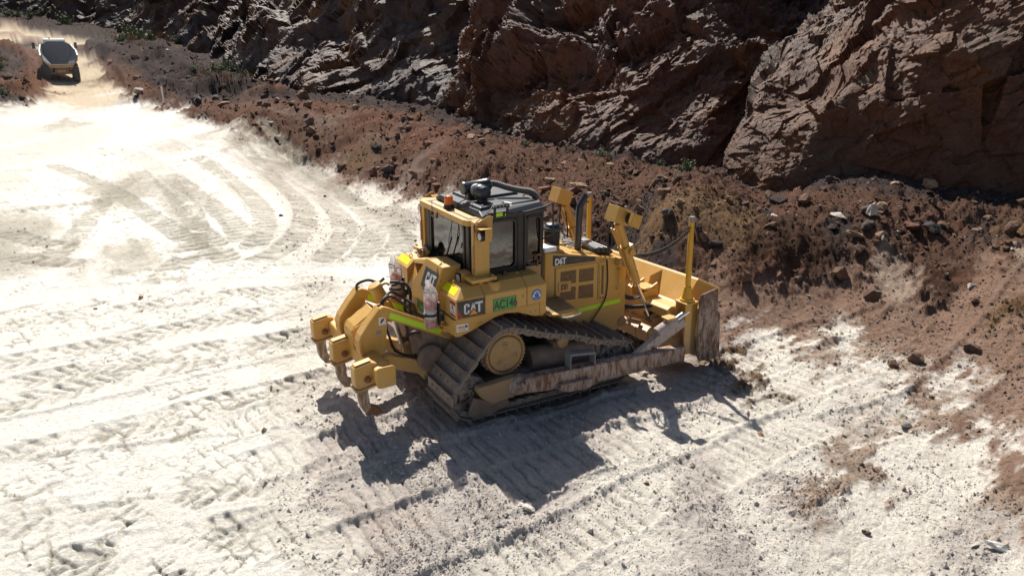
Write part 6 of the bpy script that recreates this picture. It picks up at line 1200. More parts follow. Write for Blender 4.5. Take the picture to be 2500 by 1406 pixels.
# --- cab
CX0, CX1, CYW = -.30, 1.03, .75
m = MB()
def post(x0, x1, y0, y1, z0=1.90, z1=3.0): m.box(x0, x1, min(y0, y1), max(y0, y1), z0, z1)
for s_ in (-1, 1):
    post(CX0, CX0 + .10, s_ * (CYW - .10), s_ * CYW); post(.52, .66, s_ * (CYW - .07), s_ * CYW); post(CX1 - .05, CX1, s_ * (CYW - .07), s_ * CYW)
    post(CX0 + .10, CX1 - .05, s_ * (CYW - .06), s_ * (CYW - .003), 1.90, 2.13); post(CX0 + .10, CX1 - .05, s_ * (CYW - .06), s_ * (CYW - .003), 2.93, 3.0)
    post(CX0 + .10, -.02, s_ * (CYW - .06), s_ * (CYW - .003), 2.13, 2.93); post(.66, .72, s_ * (CYW - .06), s_ * (CYW - .006), 2.13, 2.93)
m.box(CX0, CX0 + .06, -CYW + .10, CYW - .10, 1.90, 2.10); m.box(CX0, CX0 + .06, -CYW + .10, CYW - .10, 2.90, 3.0)
m.box(CX1 - .05, CX1 - .01, -CYW + .07, CYW - .07, 1.90, 2.20); m.box(CX1 - .05, CX1 - .01, -CYW + .07, CYW - .07, 2.92, 3.0)
m.box(CX0 + .02, CX1 - .05, -CYW + .08, CYW - .08, 1.88, 1.92)
cab = D(m, 'cab', M_FRAME, .012)
for s_ in (-1, 1):
    yy = s_ * (CYW - .028); q = sorted((yy, yy - s_ * .006))
    # rounded window reveals: frame with a rounded hole drawn as thick ring
    def ringframe(name, x0, x1, z0, z1, r, w, mat, y_a, y_b):
        outer = rrect(x0 - w, x1 + w, z0 - w, z1 + w, r + w * .4, 4); inner = rrect(x0, x1, z0, z1, r, 4); n = len(outer); mb = MB()
        vs = [(p[0], y_a, p[1]) for p in outer] + [(p[0], y_a, p[1]) for p in inner] + [(p[0], y_b, p[1]) for p in outer] + [(p[0], y_b, p[1]) for p in inner]
        fs = []
        for i in range(n):
            j = (i + 1) % n
            fs += [(i, j, n + j, n + i), (2 * n + i, 3 * n + i, 3 * n + j, 2 * n + j), (i, 2 * n + i, 2 * n + j, j), (n + i, n + j, 3 * n + j, 3 * n + i)]
        mb.add(vs, fs); return mb.obj(name, mat, cab, .002)
    for x0, x1 in ((.02, .50), (.74, .96)):
        ringframe('window_frame', x0, x1, 2.17, 2.90, .07, .035, M_FRAME, s_ * (CYW - .01), s_ * (CYW + .006))
        m = MB(); m.prism(rrect(x0 - .02, x1 + .02, 2.15, 2.92, .05), q[0], q[1]); m.obj('window', M_GLASS, cab)
    m = MB(); m.box(.665, .70, min(s_ * .75, s_ * .765), max(s_ * .75, s_ * .765), 1.95, 2.98); m.box(.55, .60, min(s_ * .75, s_ * .762), max(s_ * .75, s_ * .762), 2.0, 2.98); m.obj('door_seal', M_RUBBER, cab, .003)
    m = MB(); m.box(.70, .98, min(s_ * .752, s_ * .758), max(s_ * .752, s_ * .758), 1.70, 2.12); m.obj('door_panel', M_YELD, cab, .004)
    m = MB(); m.box(.88, .96, min(s_ * .75, s_ * .80), max(s_ * .75, s_ * .80), 2.28, 2.31); m.cyl((.90, s_ * .78, 2.10), (.90, s_ * .78, 2.24), .012, n=8); m.obj('door_handle', M_RUST, cab, .004)
m = MB(); m.prism(rrect(-.60, .60, 2.12, 2.88, .06), CX0 + .022, CX0 + .028, 'yz'); m.obj('window', M_GLASS, cab)
m = MB(); m.prism(rrect(-.62, .62, 2.20, 2.92, .05), CX1 - .032, CX1 - .026, 'yz'); m.obj('windscreen', M_GLASS, cab)
def yzring(name, y0, y1, z0, z1, r, w, xa, xb, mat):
    outer = rrect(y0 - w, y1 + w, z0 - w, z1 + w, r, 4); inner = rrect(y0, y1, z0, z1, r, 4); n = len(outer); mb = MB()
    vs = [(xa, p[0], p[1]) for p in outer] + [(xa, p[0], p[1]) for p in inner] + [(xb, p[0], p[1]) for p in outer] + [(xb, p[0], p[1]) for p in inner]
    fs = []
    for i in range(n):
        j = (i + 1) % n; fs += [(i, j, n + j, n + i), (2 * n + i, 3 * n + i, 3 * n + j, 2 * n + j), (i, 2 * n + i, 2 * n + j, j), (n + i, n + j, 3 * n + j, 3 * n + i)]
    mb.add(vs, fs); return mb.obj(name, mat, cab, .002)
yzring('window_frame', -.57, .57, 2.15, 2.86, .09, .045, CX0 - .006, CX0 + .02, M_FRAME)
# interior
m = MB(); m.box(.22, .66, -.25, .25, 2.02, 2.16); m.prism([(.18, 2.10), (.10, 2.62), (.20, 2.64), (.30, 2.14)], -.24, .24); st = m.obj('seat', M_SEAT, cab, .04)
m = MB(); m.prism([(.09, 2.62), (.10, 2.80), (.17, 2.80), (.18, 2.64)], -.13, .13); m.obj('headrest', M_SEAT, st, .03)
m = MB(); m.box(.1, .75, -.45, -.30, 2.05, 2.24); m.box(.1, .75, .30, .45, 2.05, 2.24); m.box(.80, .96, -.40, .40, 1.92, 2.30); m.obj('console', M_SEAT, cab, .02)
# wiper, mirror
m = MB(); m.tube([(-.315, -.24, 2.88), (-.34, -.26, 2.80), (-.35, -.20, 2.62), (-.345, -.16, 2.50)], .006, 6, 4); m.tube([(-.34, -.28, 2.80), (-.35, -.26, 2.62), (-.345, -.20, 2.46)], .005, 6, 3)
wp = m.obj('wiper_arm', M_RUBBER, cab)
m = MB(); m.beam((-.335, -.26, 2.62), (-.335, -.02, 2.20), .014, .022); m.beam((-.345, -.24, 2.60), (-.345, -.03, 2.23), .006, .008); m.obj('wiper_blade', M_RUBBER, wp, .002)
m = MB(); m.lathe((-.40, .545, 2.22), (-1, 0, 0), [(-.02, .05), (0, .10), (.02, .11), (.03, .10), (.031, .004)], 22); m.box(-.42, -.38, .53, .56, 1.98, 2.22); m.obj('rear_mirror', M_RUBBER, cab)
m = MB(); m.prism([(-.62, 2.02), (-.25, 2.06), (-.05, 2.28), (-.06, 2.30), (-.60, 2.06)], CX0 - .16, CX0 - .02, 'yz'); m.prism([(-.62, 2.04), (.55, 2.04), (.52, 2.13), (-.60, 2.10)], CX0 - .12, CX0 - .01, 'yz')
m.obj('window_gutter', M_RUBBER, cab, .01)
m = MB(); m.tube([(.58, -.84, 3.03), (.64, -.93, 3.06), (.9, -.95, 3.10), (1.04, -.95, 3.13), (1.06, -.95, 3.05), (1.065, -.95, 2.70), (1.05, -.92, 2.62), (.98, -.78, 2.54)], .013, 8, 6); m.obj('grab_rail', M_RUBBER, cab)
# roof: black pressing with raised ridges
m = MB()
def rp_(x0, x1, y, z): return [(x0, -y, z), (x1, -y, z), (x1, y, z), (x0, y, z)]
m.loft([[(-.10, -.80, 2.985), (1.04, -.80, 2.985), (1.10, -.60, 2.985), (1.10, .60, 2.985), (1.04, .80, 2.985), (-.10, .80, 2.985)],
        [(-.10, -.80, 3.03), (1.05, -.80, 3.035), (1.12, -.60, 3.035), (1.12, .60, 3.035), (1.05, .80, 3.035), (-.10, .80, 3.03)],
        [(-.08, -.66, 3.085), (.98, -.70, 3.115), (1.05, -.52, 3.12), (1.05, .52, 3.12), (.98, .70, 3.115), (-.08, .66, 3.085)]])
roof = D(m, 'cab_roof', M_BLK, .02)
m = MB()
m.hexa([(-.06, -.68, 3.06), (.50, -.68, 3.06), (.50, -.20, 3.06), (-.06, -.20, 3.06), (-.04, -.64, 3.13), (.46, -.62, 3.14), (.46, -.22, 3.14), (-.04, -.22, 3.13)])
m.hexa([(.10, -.02, 3.08), (1.00, -.06, 3.10), (1.00, .60, 3.10), (.10, .62, 3.08), (.12, 0, 3.135), (.96, -.03, 3.16), (.96, .56, 3.16), (.12, .58, 3.135)])
m.hexa([(.52, -.62, 3.09), (.98, -.62, 3.10), (.98, -.14, 3.10), (.30, -.14, 3.09), (.54, -.58, 3.125), (.95, -.58, 3.14), (.95, -.18, 3.14), (.34, -.18, 3.13)])
m.obj('roof_ridge', M_BLK, roof, .014)
m = MB()
for p in ((.03, -.58, 3.13), (.40, -.56, 3.14), (.93, -.30, 3.15)): m.lathe(p, (0, 0, 1), [(0, .022), (.012, .022), (.02, .010), (.022, .002)], 12)
m.obj('bolt', M_GREY, roof)
# yellow visor frame round the back of the roof
m = MB()
outer = [(-.05, -.84), (-.27, -.82), (-.37, -.72), (-.37, .84), (-.34, .88), (-.05, .88)]
def band(poly, z0, z1): return [[(x, y, z0) for x, y in poly], [(x, y, z1) for x, y in poly]]
m.loft(band([(-.37, -.70), (-.33, -.78), (-.25, -.82), (.05, -.82), (.05, -.74), (-.09, -.66), (-.14, -.60), (-.14, .70), (-.09, .74), (.05, .80), (.05, .88), (-.33, .88), (-.37, .85)], 2.91, 2.995))
vis = D(m, 'roof_visor', M_YEL, .016)
m = MB(); m.box(-.14, -.06, -.66, .74, 2.93, 2.965); m.obj('visor_tray', M_BLK, vis, .004)
m = MB(); m.prism([(-.60, .74)] and [(.84, 2.90), (.90, 2.92), (.98, 3.02), (.94, 3.04), (.86, 2.995)], -.12, .0, 'yz'); m.obj('visor_ear', M_YEL, vis, .006)
# beacon
m = MB(); m.lathe((-.215, .07, 2.995), (0, 0, 1), [(0, .085), (.03, .085), (.045, .075), (.07, .072)], 28); bc = D(m, 'beacon', M_RUBBER, 0)
m = MB(); m.lathe((-.215, .07, 3.065), (0, 0, 1), [(0, .070), (.10, .066), (.125, .062), (.13, .05), (.132, .003)], 28); m.obj('beacon_lens', M_AMBER, bc)
m = MB(); m.cyl((-.215, .07, 3.07), (-.215, .07, 3.15), .018, n=10); m.obj('beacon_lamp', M_RUST, bc)
m = MB(); m.cyl((-.385, .33, 2.88), (-.385, .325, 3.09), .006, .004, 8); m.cyl((-.385, .33, 2.85), (-.385, .33, 2.88), .012, n=8); D(m, 'antenna', M_RUBBER, 0)
m = MB(); m.tube([(-.385, .33, 2.87), (-.41, .28, 2.85), (-.39, .20, 2.86), (-.36, .22, 2.90)], .006, 6, 5); m.box(-.40, -.37, .14, .20, 2.84, 2.93); D(m, 'antenna_cable', M_RUST, 0)
m = MB(); m.tube([(-.14, .06, 3.03), (-.05, -.02, 3.10), (.03, -.10, 3.15), (.02, -.22, 3.15), (-.02, -.35, 3.14), (-.10, -.45, 3.04)], .008, 6, 5); m.tube([(.05, -.66, 3.13), (.10, -.78, 3.17), (-.10, -.90, 3.08), (-.30, -.96, 2.98), (-.31, -.99, 2.86)], .008, 6, 6); D(m, 'roof_cable', M_RUBBER, 0)
# cab air precleaner on the roof
m = MB(); m.lathe((-.02, -.02, 3.30), (1, .0, .05), [(0, .02), (0, .098), (.04, .105), (.05, .098), (.42, .098), (.43, .105), (.47, .10), (.475, .05)], 30); m.box(.06, .10, -.08, .04, 3.13, 3.26); m.box(.36, .40, -.08, .04, 3.13, 3.26); m.box(.02, .14, -.14, -.02, 3.13, 3.25)
un = D(m, 'cab_pre_cleaner', M_BLK, .003)
m = MB(); m.lathe((.15, -.08, 3.29), (.12, -1, -.05), [(0, .08), (.05, .095), (.055, .10), (.11, .10), (.115, .092), (.13, .092)], 30); m.obj('blower_collar', M_GREY, un)
m = MB(); m.lathe((.165, -.20, 3.283), (.12, -1, -.05), [(0, .095), (.02, .112), (.10, .115), (.11, .108), (.19, .105), (.215, .085), (.22, .004)], 32); m.box(.12, .24, -.36, -.24, 3.12, 3.19); m.obj('blower_motor', M_BLK, un)
pts = [(.45, -.02, 3.325), (.55, -.05, 3.33), (.70, -.18, 3.28), (.85, -.32, 3.245), (.98, -.42, 3.225), (1.04, -.46, 3.16), (1.04, -.46, 3.11)]
m = MB(); m.tube(pts, lambda t: .050 + .004 * math.cos(t * 2 * math.pi * 46), 16, 40); D(m, 'air_hose', M_HOSE, 0)
m = MB(); m.lathe((.44, -.02, 3.32), (1, 0, .05), [(0, .055), (.02, .06), (.05, .06), (.055, .052)], 20); D(m, 'hose_clamp', M_GREY, 0)
# side lamp guard over the roof edge
m = MB(); Y_ = -.86
for X0 in (.085, .30): m.beam((X0, Y_, 3.0), (X0, Y_, 3.15), .03, .03); m.beam((X0, Y_, 3.15), (X0, Y_ + .06, 3.15), .03, .025)
m.beam((.06, Y_, 3.155), (.33, Y_, 3.155), .03, .025); m.tube([(.08, Y_, 3.16), (.10, Y_ - .01, 3.18), (.30, Y_ - .01, 3.18), (.32, Y_, 3.15)], .008, 6, 4)
for X0 in (.12, .18, .24): m.cyl((X0, Y_ - .01, 3.16), (X0 + .03, Y_ - .01, 3.175), .012, n=8)
gd = D(m, 'lamp_guard', M_RUBBER, .004)
for P in ([(.10, 3.055), (.25, 3.06), (.25, 3.003), (.10, 2.997)], [(.05, 3.015), (.085, 3.02), (.085, 2.99), (.05, 2.985)], [(.29, 3.03), (.335, 3.065), (.335, 2.99), (.29, 3.00)]):
    m = MB(); m.prism(P, -.809, -.803); m.obj('reflective_strip', M_TAPE, roof)
m = MB(); m.box(.03, .35, -.805, -.74, 2.98, 3.07); m.box(.44, .52, -.80, -.76, 3.0, 3.03); m.obj('roof_rail', M_BLK, roof, .004)
# --- ripper
def plate_poly(poly, y0, y1, name, mat=M_YEL, parent=None, bevel=.008):
    m = MB(); m.prism(poly, min(y0, y1), max(y0, y1)); return m.obj(name, mat, parent, bevel)
m = MB(); m.box(-1.99, -1.74, -1.14, 1.20, .90, 1.13)
m.cyl((-1.82, -1.00, 1.03), (-1.82, 1.10, 1.03), .13, n=24)
bm_ = D(m, 'ripper_beam', M_YEL, .035)
for yc in (-.90, .10, 1.10):
    m = MB(); m.prism([(-2.25, 1.155), (-2.25, .86), (-2.20, .80), (-1.97, .84), (-1.90, .90), (-1.90, 1.17), (-2.0, 1.20)], yc - .09, yc + .09); hd = m.obj('shank_holder', M_YEL, bm_, .024)
    m = MB(); m.prism([(-2.26, .85), (-2.26, .80), (-2.20, .775), (-1.88, .85), (-1.88, .885), (-2.19, .825)], yc - .115, yc + .115); m.obj('holder_lip', M_YELD, hd, .01)
    m = MB(); m.cyl((-2.065, yc - .135, .96), (-2.065, yc + .135, .96), .030, n=14); m.cyl((-2.065, yc - .118, .96), (-2.065, yc + .118, .96), .050, n=16); m.cyl((-2.04, yc - .15, .945), (-2.04, yc - .10, .945), .016, n=8); m.obj('pin', M_RUST, hd)
    m = MB(); m.prism([(-2.23, 1.168), (-2.0, 1.208), (-1.98, 1.225), (-2.22, 1.183)], yc - .055, yc + .055); m.obj('shank_top', M_YEL, hd, .003)
    m = MB()
    sh_ = [(-2.205, .88), (-2.19, .60), (-2.165, .50), (-2.13, .435), (-2.07, .385), (-2.02, .375), (-2.00, .47), (-2.03, .56), (-2.04, .66), (-2.05, .88)]
    m.prism(sh_, yc - .038, yc + .038); sk = D(m, 'ripper_shank', M_SHANK, .012)
    tipm = M_RUST if yc < -.5 else M_SHANK
    m = MB(); a = [(-2.09, yc - .05, .375), (-2.00, yc - .05, .50), (-2.00, yc + .05, .50), (-2.09, yc + .05, .375)]; b = [(-1.93, yc - .052, .345), (-1.91, yc - .045, .455), (-1.91, yc + .045, .455), (-1.93, yc + .052, .345)]; c = [(-1.845, yc - .04, .345), (-1.845, yc - .04, .36), (-1.845, yc + .04, .36), (-1.845, yc + .04, .345)]
    m.loft([a, b, c]); m.cyl((-1.985, yc - .06, .43), (-1.985, yc + .06, .43), .018, n=10); m.obj('ripper_tip', tipm, sk, .008)
m = MB(); m.prism(rrect(-1.99, -1.70, .85, 1.17, .06), -1.165, -1.14); m.obj('end_cap', M_YEL, bm_, .008)
for ya, yb2 in ((-.52, -.36), (.40, .56)):
    poly = [(-1.565, 1.79), (-1.60, 1.815), (-1.66, 1.80), (-1.80, 1.645), (-1.90, 1.52), (-1.965, 1.43), (-2.0, 1.34), (-2.0, 1.22), (-1.97, 1.05), (-1.70, 1.04), (-1.60, 1.06), (-1.545, 1.55)]
    m = MB(); m.prism(poly, ya, ya + .03); m.prism(poly, yb2 - .03, yb2); m.prism([(-1.66, 1.80), (-1.80, 1.645), (-1.90, 1.52), (-1.97, 1.43), (-2.005, 1.34), (-2.005, 1.22), (-1.975, 1.05), (-1.93, 1.05), (-1.955, 1.22), (-1.955, 1.33), (-1.92, 1.41), (-1.86, 1.50), (-1.76, 1.62), (-1.63, 1.76)], ya - .02, yb2 + .02)
    tw = D(m, 'ripper_tower', M_YEL, .01)
    m = MB(); m.cyl((-1.61, ya - .03, 1.735), (-1.61, yb2 + .03, 1.735), .045, n=18); m.lathe((-1.61, ya, 1.735), (0, -1, 0), [(0, .072), (.012, .070), (.013, .046), (.006, .045), (.006, .002)], 20); m.obj('pin', M_YELD, tw)
    if ya < 0:
        decal('label', [[(0, 0), (.11, 0), (.11, .125), (0, .125)]], M_WHITE, tw, (-1.68, ya, 1.53), (1, 0, 0), (0, 0, 1), .003)
        decal('label_mark', [[(.02, .03), (.04, .03), (.09, .085), (.08, .10), (.045, .09), (.03, .06)]], M_DECBLK, tw, (-1.68, ya, 1.53), (1, 0, 0), (0, 0, 1), .0045)
        decal('label', [[(0, 0), (.09, .0), (.10, .05), (.01, .05)]], M_GREY, tw, (-1.74, ya, 1.40), (1, 0, 0), (0, 0, 1), .003)
    ym = (ya + yb2) / 2
    m = MB(); m.beam((-1.62, ym, 1.735), (-.50, ym, 1.14), .085, .165, (0, 1, 0), .085, .20) if False else None
    m = MB(); d0 = Vector((-1.61, 0, 1.735)); d1 = Vector((-.48, 0, 1.135)); dd = (d1 - d0).normalized(); nn = Vector((-dd.z, 0, dd.x)); nn = nn if nn.z > 0 else -nn
    pl = lambda a, w: [(d0 + dd * a + nn * w).x, (d0 + dd * a + nn * w).z]
    L = (d1 - d0).length
    m.prism([pl(-.07, .03), pl(-.04, .075), pl(.05, .085), pl(.25, .08), pl(L, .085), pl(L, -.085), pl(.25, -.08), pl(.05, -.075), pl(-.05, -.06)], ya - .035, ya + .055)
    ua = D(m, 'upper_link', M_YEL, .008)
    m = MB(); yo2 = ya - .039
    m.prism([pl(.10, .030), pl(L - .22, .030), pl(L - .26, -.055), pl(.12, -.055)], yo2, yo2 + .003); m.obj('reflective_strip', M_TAPE, ua)
    m = MB(); m.cyl((-.62, ya - .06, 1.21), (-.62, ya + .1, 1.21), .06, n=18); m.obj('pin', M_YELD, ua)
    m = MB(); m.prism([(-1.70, .92), (-1.66, 1.01), (-1.56, 1.035), (-.60, .62), (-.60, .40), (-1.52, .80), (-1.62, .82)], ya - .03, yb2 - .02); ll = D(m, 'lower_link', M_YEL, .01)
    m = MB(); m.lathe((-1.62, ya - .03, .925), (0, -1, 0), [(0, .055), (.012, .052), (.013, .038), (.006, .036), (.006, .003)], 18); m.obj('pin', M_YELD, ll)
m = MB()
pc_ = [(-1.99, 1.28), (-1.985, 1.35), (-1.965, 1.40), (-1.93, 1.435), (-1.88, 1.455), (-1.80, 1.51), (-1.60, 1.66), (-1.50, 1.58), (-1.62, 1.06), (-1.95, 1.05)]
m.prism(pc_, -.20, -.165); m.prism(pc_, .165, .20); m.prism([(-1.99, 1.36), (-1.93, 1.44), (-1.62, 1.655), (-1.60, 1.62), (-1.92, 1.40), (-1.96, 1.34)], -.165, .165); m.prism([(-1.99, 1.08), (-1.99, 1.36), (-1.96, 1.34), (-1.96, 1.08)], -.165, .165)
D(m, 'cylinder_bracket', M_YEL, .012)
m = MB(); T = Vector((-1.53, 0, 1.96)); B_ = Vector((-1.26, 0, 1.40)); d_ = (B_ - T).normalized()
m.cyl(T, B_, .105, n=28); m.lathe(T - d_ * .02, d_, [(0, .02), (0, .095), (.03, .112), (.05, .108)], 28); m.lathe(B_ - d_ * .06, d_, [(0, .106), (.01, .118), (.06, .118), (.07, .06)], 28); m.cyl(T + d_ * .3 - Vector((0, .17, 0)), T + d_ * .3 + Vector((0, .17, 0)), .05, n=16)
m.tube([T + Vector((.08, -.02, -.02)), T + Vector((.16, -.04, .03)), T + Vector((.22, -.06, .0))], .02, 8, 4)
rc = D(m, 'ripper_cylinder', M_YEL, .006)
m = MB(); m.cyl(B_, (-1.12, 0, .90), .042, n=18); m.obj('rod', M_CHROME, rc)
m = MB(); m.cyl((-1.11, -.08, .88), (-1.11, .08, .88), .075, n=18); m.prism([(-1.18, .94), (-1.08, 1.0), (-.72, .86), (-.72, .62), (-1.16, .80)], -.14, -.09); m.prism([(-1.18, .94), (-1.08, 1.0), (-.72, .86), (-.72, .62), (-1.16, .80)], .09, .14); m.cyl((-1.11, -.16, .88), (-1.11, .16, .88), .035, n=14); D(m, 'cylinder_anchor', M_YELD, .008)
m = MB(); m.box(-.98, -.60, -.48, .48, .45, 1.30); m.cyl((-1.05, -.30, 1.02), (-.70, -.30, 1.02), .20, n=28); m.cyl((-1.02, .26, .98), (-.70, .26, .98), .22, n=28); m.lathe((-.90, -.55, .85), (0, -1, 0), [(0, .22), (.05, .22), (.07, .16), (.075, .01)], 24); D(m, 'rear_case', M_UNDER, .02)
m = MB()
m.tube([(-1.50, -.42, 1.62), (-1.56, -.40, 1.82), (-1.40, -.30, 1.93), (-1.25, -.2, 1.84), (-1.05, -.40, 1.70)], .022, 8, 7); m.tube([(-1.58, -.44, 1.58), (-1.58, -.42, 1.84), (-1.40, -.36, 1.88), (-1.1, -.46, 1.62), (-.80, -.50, 1.40)], .022, 8, 7)
m.tube([(-1.62, .45, 1.66), (-1.66, .44, 1.86), (-1.5, .38, 1.94), (-1.36, .30, 1.90), (-1.30, .2, 1.98)], .022, 8, 7)
m.tube([(-1.30, -.05, 2.0), (-1.16, -.12, 1.98), (-1.10, -.15, 1.80), (-1.12, -.18, 1.55), (-1.0, -.2, 1.45)], .024, 8, 7); m.tube([(-1.25, .0, 1.92), (-1.08, -.06, 1.95), (-1.0, -.12, 1.80), (-1.02, -.14, 1.50), (-.85, -.18, 1.40)], .024, 8, 7)
m.tube([(-1.55, -.42, 1.50), (-1.48, -.40, 1.25), (-1.42, -.38, 1.05), (-1.20, -.36, .88), (-.95, -.36, .86)], .018, 8, 7); m.tube([(-1.52, -.36, 1.45), (-1.45, -.34, 1.20), (-1.36, -.32, .98), (-1.1, -.32, .80), (-.90, -.34, .80)], .018, 8, 7)
m.tube([(-1.45, -.50, 1.07), (-1.25, -.42, .92), (-1.0, -.46, .84), (-.84, -.42, .66), (-.95, -.40, .60)], .02, 8, 6); m.tube([(-1.12, -.2, 1.15), (-.98, -.38, 1.22), (-.82, -.42, 1.08), (-.78, -.42, .85)], .028, 8, 6)
D(m, 'ripper_hose', M_RUBBER, 0)
# --- fire extinguishers in bags: each lifts out of its bracket, so each is a thing of its own
def extinguisher(x, y, z, label):
    r = empty('fire_extinguisher', (x, y, z)); tag(r, label, 'extinguisher', 'fire extinguishers in plastic bags')
    m = MB(); m.lathe((0, 0, 0), (0, 0, 1), [(0, .06), (.01, .083), (.05, .088), (.40, .088), (.45, .072), (.48, .035), (.50, .028)], 28); m.obj('cylinder', M_RED, r)
    m = MB(); m.lathe((0, 0, .16), (0, 0, 1), [(0, .0885), (0, .0895), (.14, .0895), (.14, .0885)], 28); m.obj('label_band', M_WHITE, r)
    m = MB(); m.cyl((0, 0, .49), (0, 0, .56), .024, n=12); m.beam((0, 0, .55), (-.10, .0, .58), .02, .02); m.beam((0, 0, .58), (-.10, .02, .63), .02, .02); m.tube([(.02, 0, .55), (.09, 0, .52), (.10, 0, .40), (.095, 0, .20)], .012, 8, 5); m.obj('valve', M_RUBBER, r)
    # bag: crumpled skin gathered to a peak
    m = MB(); R = []; n = 26
    rnd = random.Random(int(x * 100 + y * 10))
    ph = [rnd.uniform(0, 6.28) for _ in range(6)]
    for z_, rr, cr in ((.02, .094, .02), (.12, .098, .03), (.26, .097, .03), (.38, .099, .05), (.46, .106, .10), (.53, .104, .14), (.58, .094, .18), (.62, .082, .25), (.66, .058, .35), (.70, .040, .5), (.75, .028, .6)):
        R.append([( rr * (1 + cr * (math.sin(3 * a + ph[0] + z_ * 9) * .5 + math.sin(7 * a + ph[1] - z_ * 14) * .35)) * math.cos(a) - .03 * max(0, z_ - .55) / .2, rr * (1 + cr * math.sin(5 * a + ph[2] + z_ * 6) * .6) * math.sin(a), z_) for a in [2 * math.pi * k / n for k in range(n)]])
    m.loft(R, False, True); m.obj('plastic_bag', M_BAG, r)
    return r
extinguisher(-.985, -.83, 1.46, 'red fire extinguisher in a clear bag strapped beside the rear tank, nearer of the two')
extinguisher(-.985, .50, 1.47, 'red fire extinguisher in a clear bag at the far rear corner, behind the ripper hoses')
for yc in (-.83, .50):
    m = MB(); m.box(-.885, -.86, yc - .075, yc + .075, 1.50, 1.86); m.box(-.86, -.775, yc - .02, yc + .02, 1.54, 1.60); m.box(-.86, -.775, yc - .02, yc + .02, 1.60, 1.64)
    br = D(m, 'extinguisher_bracket', M_RUBBER, .004)
    m = MB(); m.lathe((-.985, yc, 1.665), (0, 0, 1), [(0, .100), (0, .105), (.035, .105), (.035, .100)], 28); m.box(-1.10, -1.08, yc - .03, yc + .03, 1.655, 1.705); m.obj('strap', M_RUBBER, br)
m = MB(); m.tube([(-.79, -.80, 1.40), (-.83, -.84, 1.42), (-.86, -.86, 1.48)], .006, 6, 4); D(m, 'lamp_wire', M_RUBBER, 0)
# ------------------------------------------------------------------ rocks
def rock_mat(name, base, var=.35, rough=.8):
    M = Mat(name); co = M.coord('Object'); gi = M.n('ShaderNodeObjectInfo')
    n1 = M.noise(co, 5, 8, .7); n2 = M.noise(co, 24, 5, .7)
    c = M.mix(M.ramp(n1, [(.35, 0), (.65, 1)]), tuple(b * (1 - var) for b in base), tuple(min(.85, b * (1 + var)) for b in base))
    v = M.n('ShaderNodeMath', _operation='MULTIPLY_ADD'); M.l(gi.outputs['Random'], v.inputs[0]); v.inputs[1].default_value = .5; v.inputs[2].default_value = .75
    c = M.mix(1.0, c, v.outputs[0], 'MULTIPLY')
    M.base(c); M.set(Roughness=rough); M.b.inputs['Specular IOR Level'].default_value = .3
    M.bump(M.math('ADD', n1, n2), .7, .05); return M.m
RMAT = dict(red=rock_mat('red_brown_rock', (.19, .085, .052)), brown=rock_mat('brown_rock', (.155, .088, .055)), dark=rock_mat('dark_rock', (.070, .050, .047)),
            tan=rock_mat('tan_rock', (.30, .19, .12)), pale=rock_mat('pale_rock', (.46, .40, .34), .2), cream=rock_mat('cream_clay_lump', (.62, .56, .48), .15), pink=rock_mat('brown_clod', (.27, .17, .13)), slab=rock_mat('white_clay_slab', (.66, .63, .57), .12))
def hull_rock(seed, n=13, flat=(1, .8, .6)):
    rnd = random.Random(seed); bm = bmesh.new()
    for i in range(n):
        v = Vector((rnd.gauss(0, 1), rnd.gauss(0, 1), rnd.gauss(0, 1))).normalized() * rnd.uniform(.75, 1.0)
        bm.verts.new((v.x * flat[0] * .5, v.y * flat[1] * .5, v.z * flat[2] * .5))
    r = bmesh.ops.convex_hull(bm, input=bm.verts); 
    bmesh.ops.delete(bm, geom=[g for g in r['geom_interior'] if isinstance(g, bmesh.types.BMVert)] , context='VERTS')
    bmesh.ops.triangulate(bm, faces=bm.faces[:])
    me = bpy.data.meshes.new('rock'); bm.to_mesh(me); bm.free(); return me
PROTO = [hull_rock(i, 10 + i % 6, (1, .62 + .3 * ((i * 7) % 5) / 5, .42 + .35 * ((i * 3) % 4) / 4)) for i in range(16)]
PV = [(np.array([v.co[:] for v in me.vertices]), np.array([p.vertices[:] for p in me.polygons])) for me in PROTO]
MEC = {}
def boulder_mesh(seed, size, mat, flat=(1, .8, .6)):
    """bigger rocks get chipped, slightly broken faces"""
    rnd = random.Random(seed); me = hull_rock(seed + 100, 16, flat)
    bm = bmesh.new(); bm.from_mesh(me); bmesh.ops.subdivide_edges(bm, edges=bm.edges[:], cuts=2, use_grid_fill=True, fractal=0.0)
    co = np.array([v.co[:] for v in bm.verts]); k = rnd.uniform(0, 50)
    d, e = facets3(co[:, 0] * 3.1 + k, co[:, 1] * 3.1, co[:, 2] * 3.1, seed)
    for v, dd in zip(bm.verts, d): v.co += v.co.normalized() * float(dd) * .05
    bmesh.ops.triangulate(bm, faces=bm.faces[:])
    bm.to_mesh(me); bm.free(); me.transform(Matrix.Scale(size, 4)); me.materials.append(mat); return me
def rot_of(rnd, tilt=.5): return (rnd.uniform(-tilt, tilt), rnd.uniform(-tilt, tilt), rnd.uniform(0, 6.28))
rr = random.Random(5)
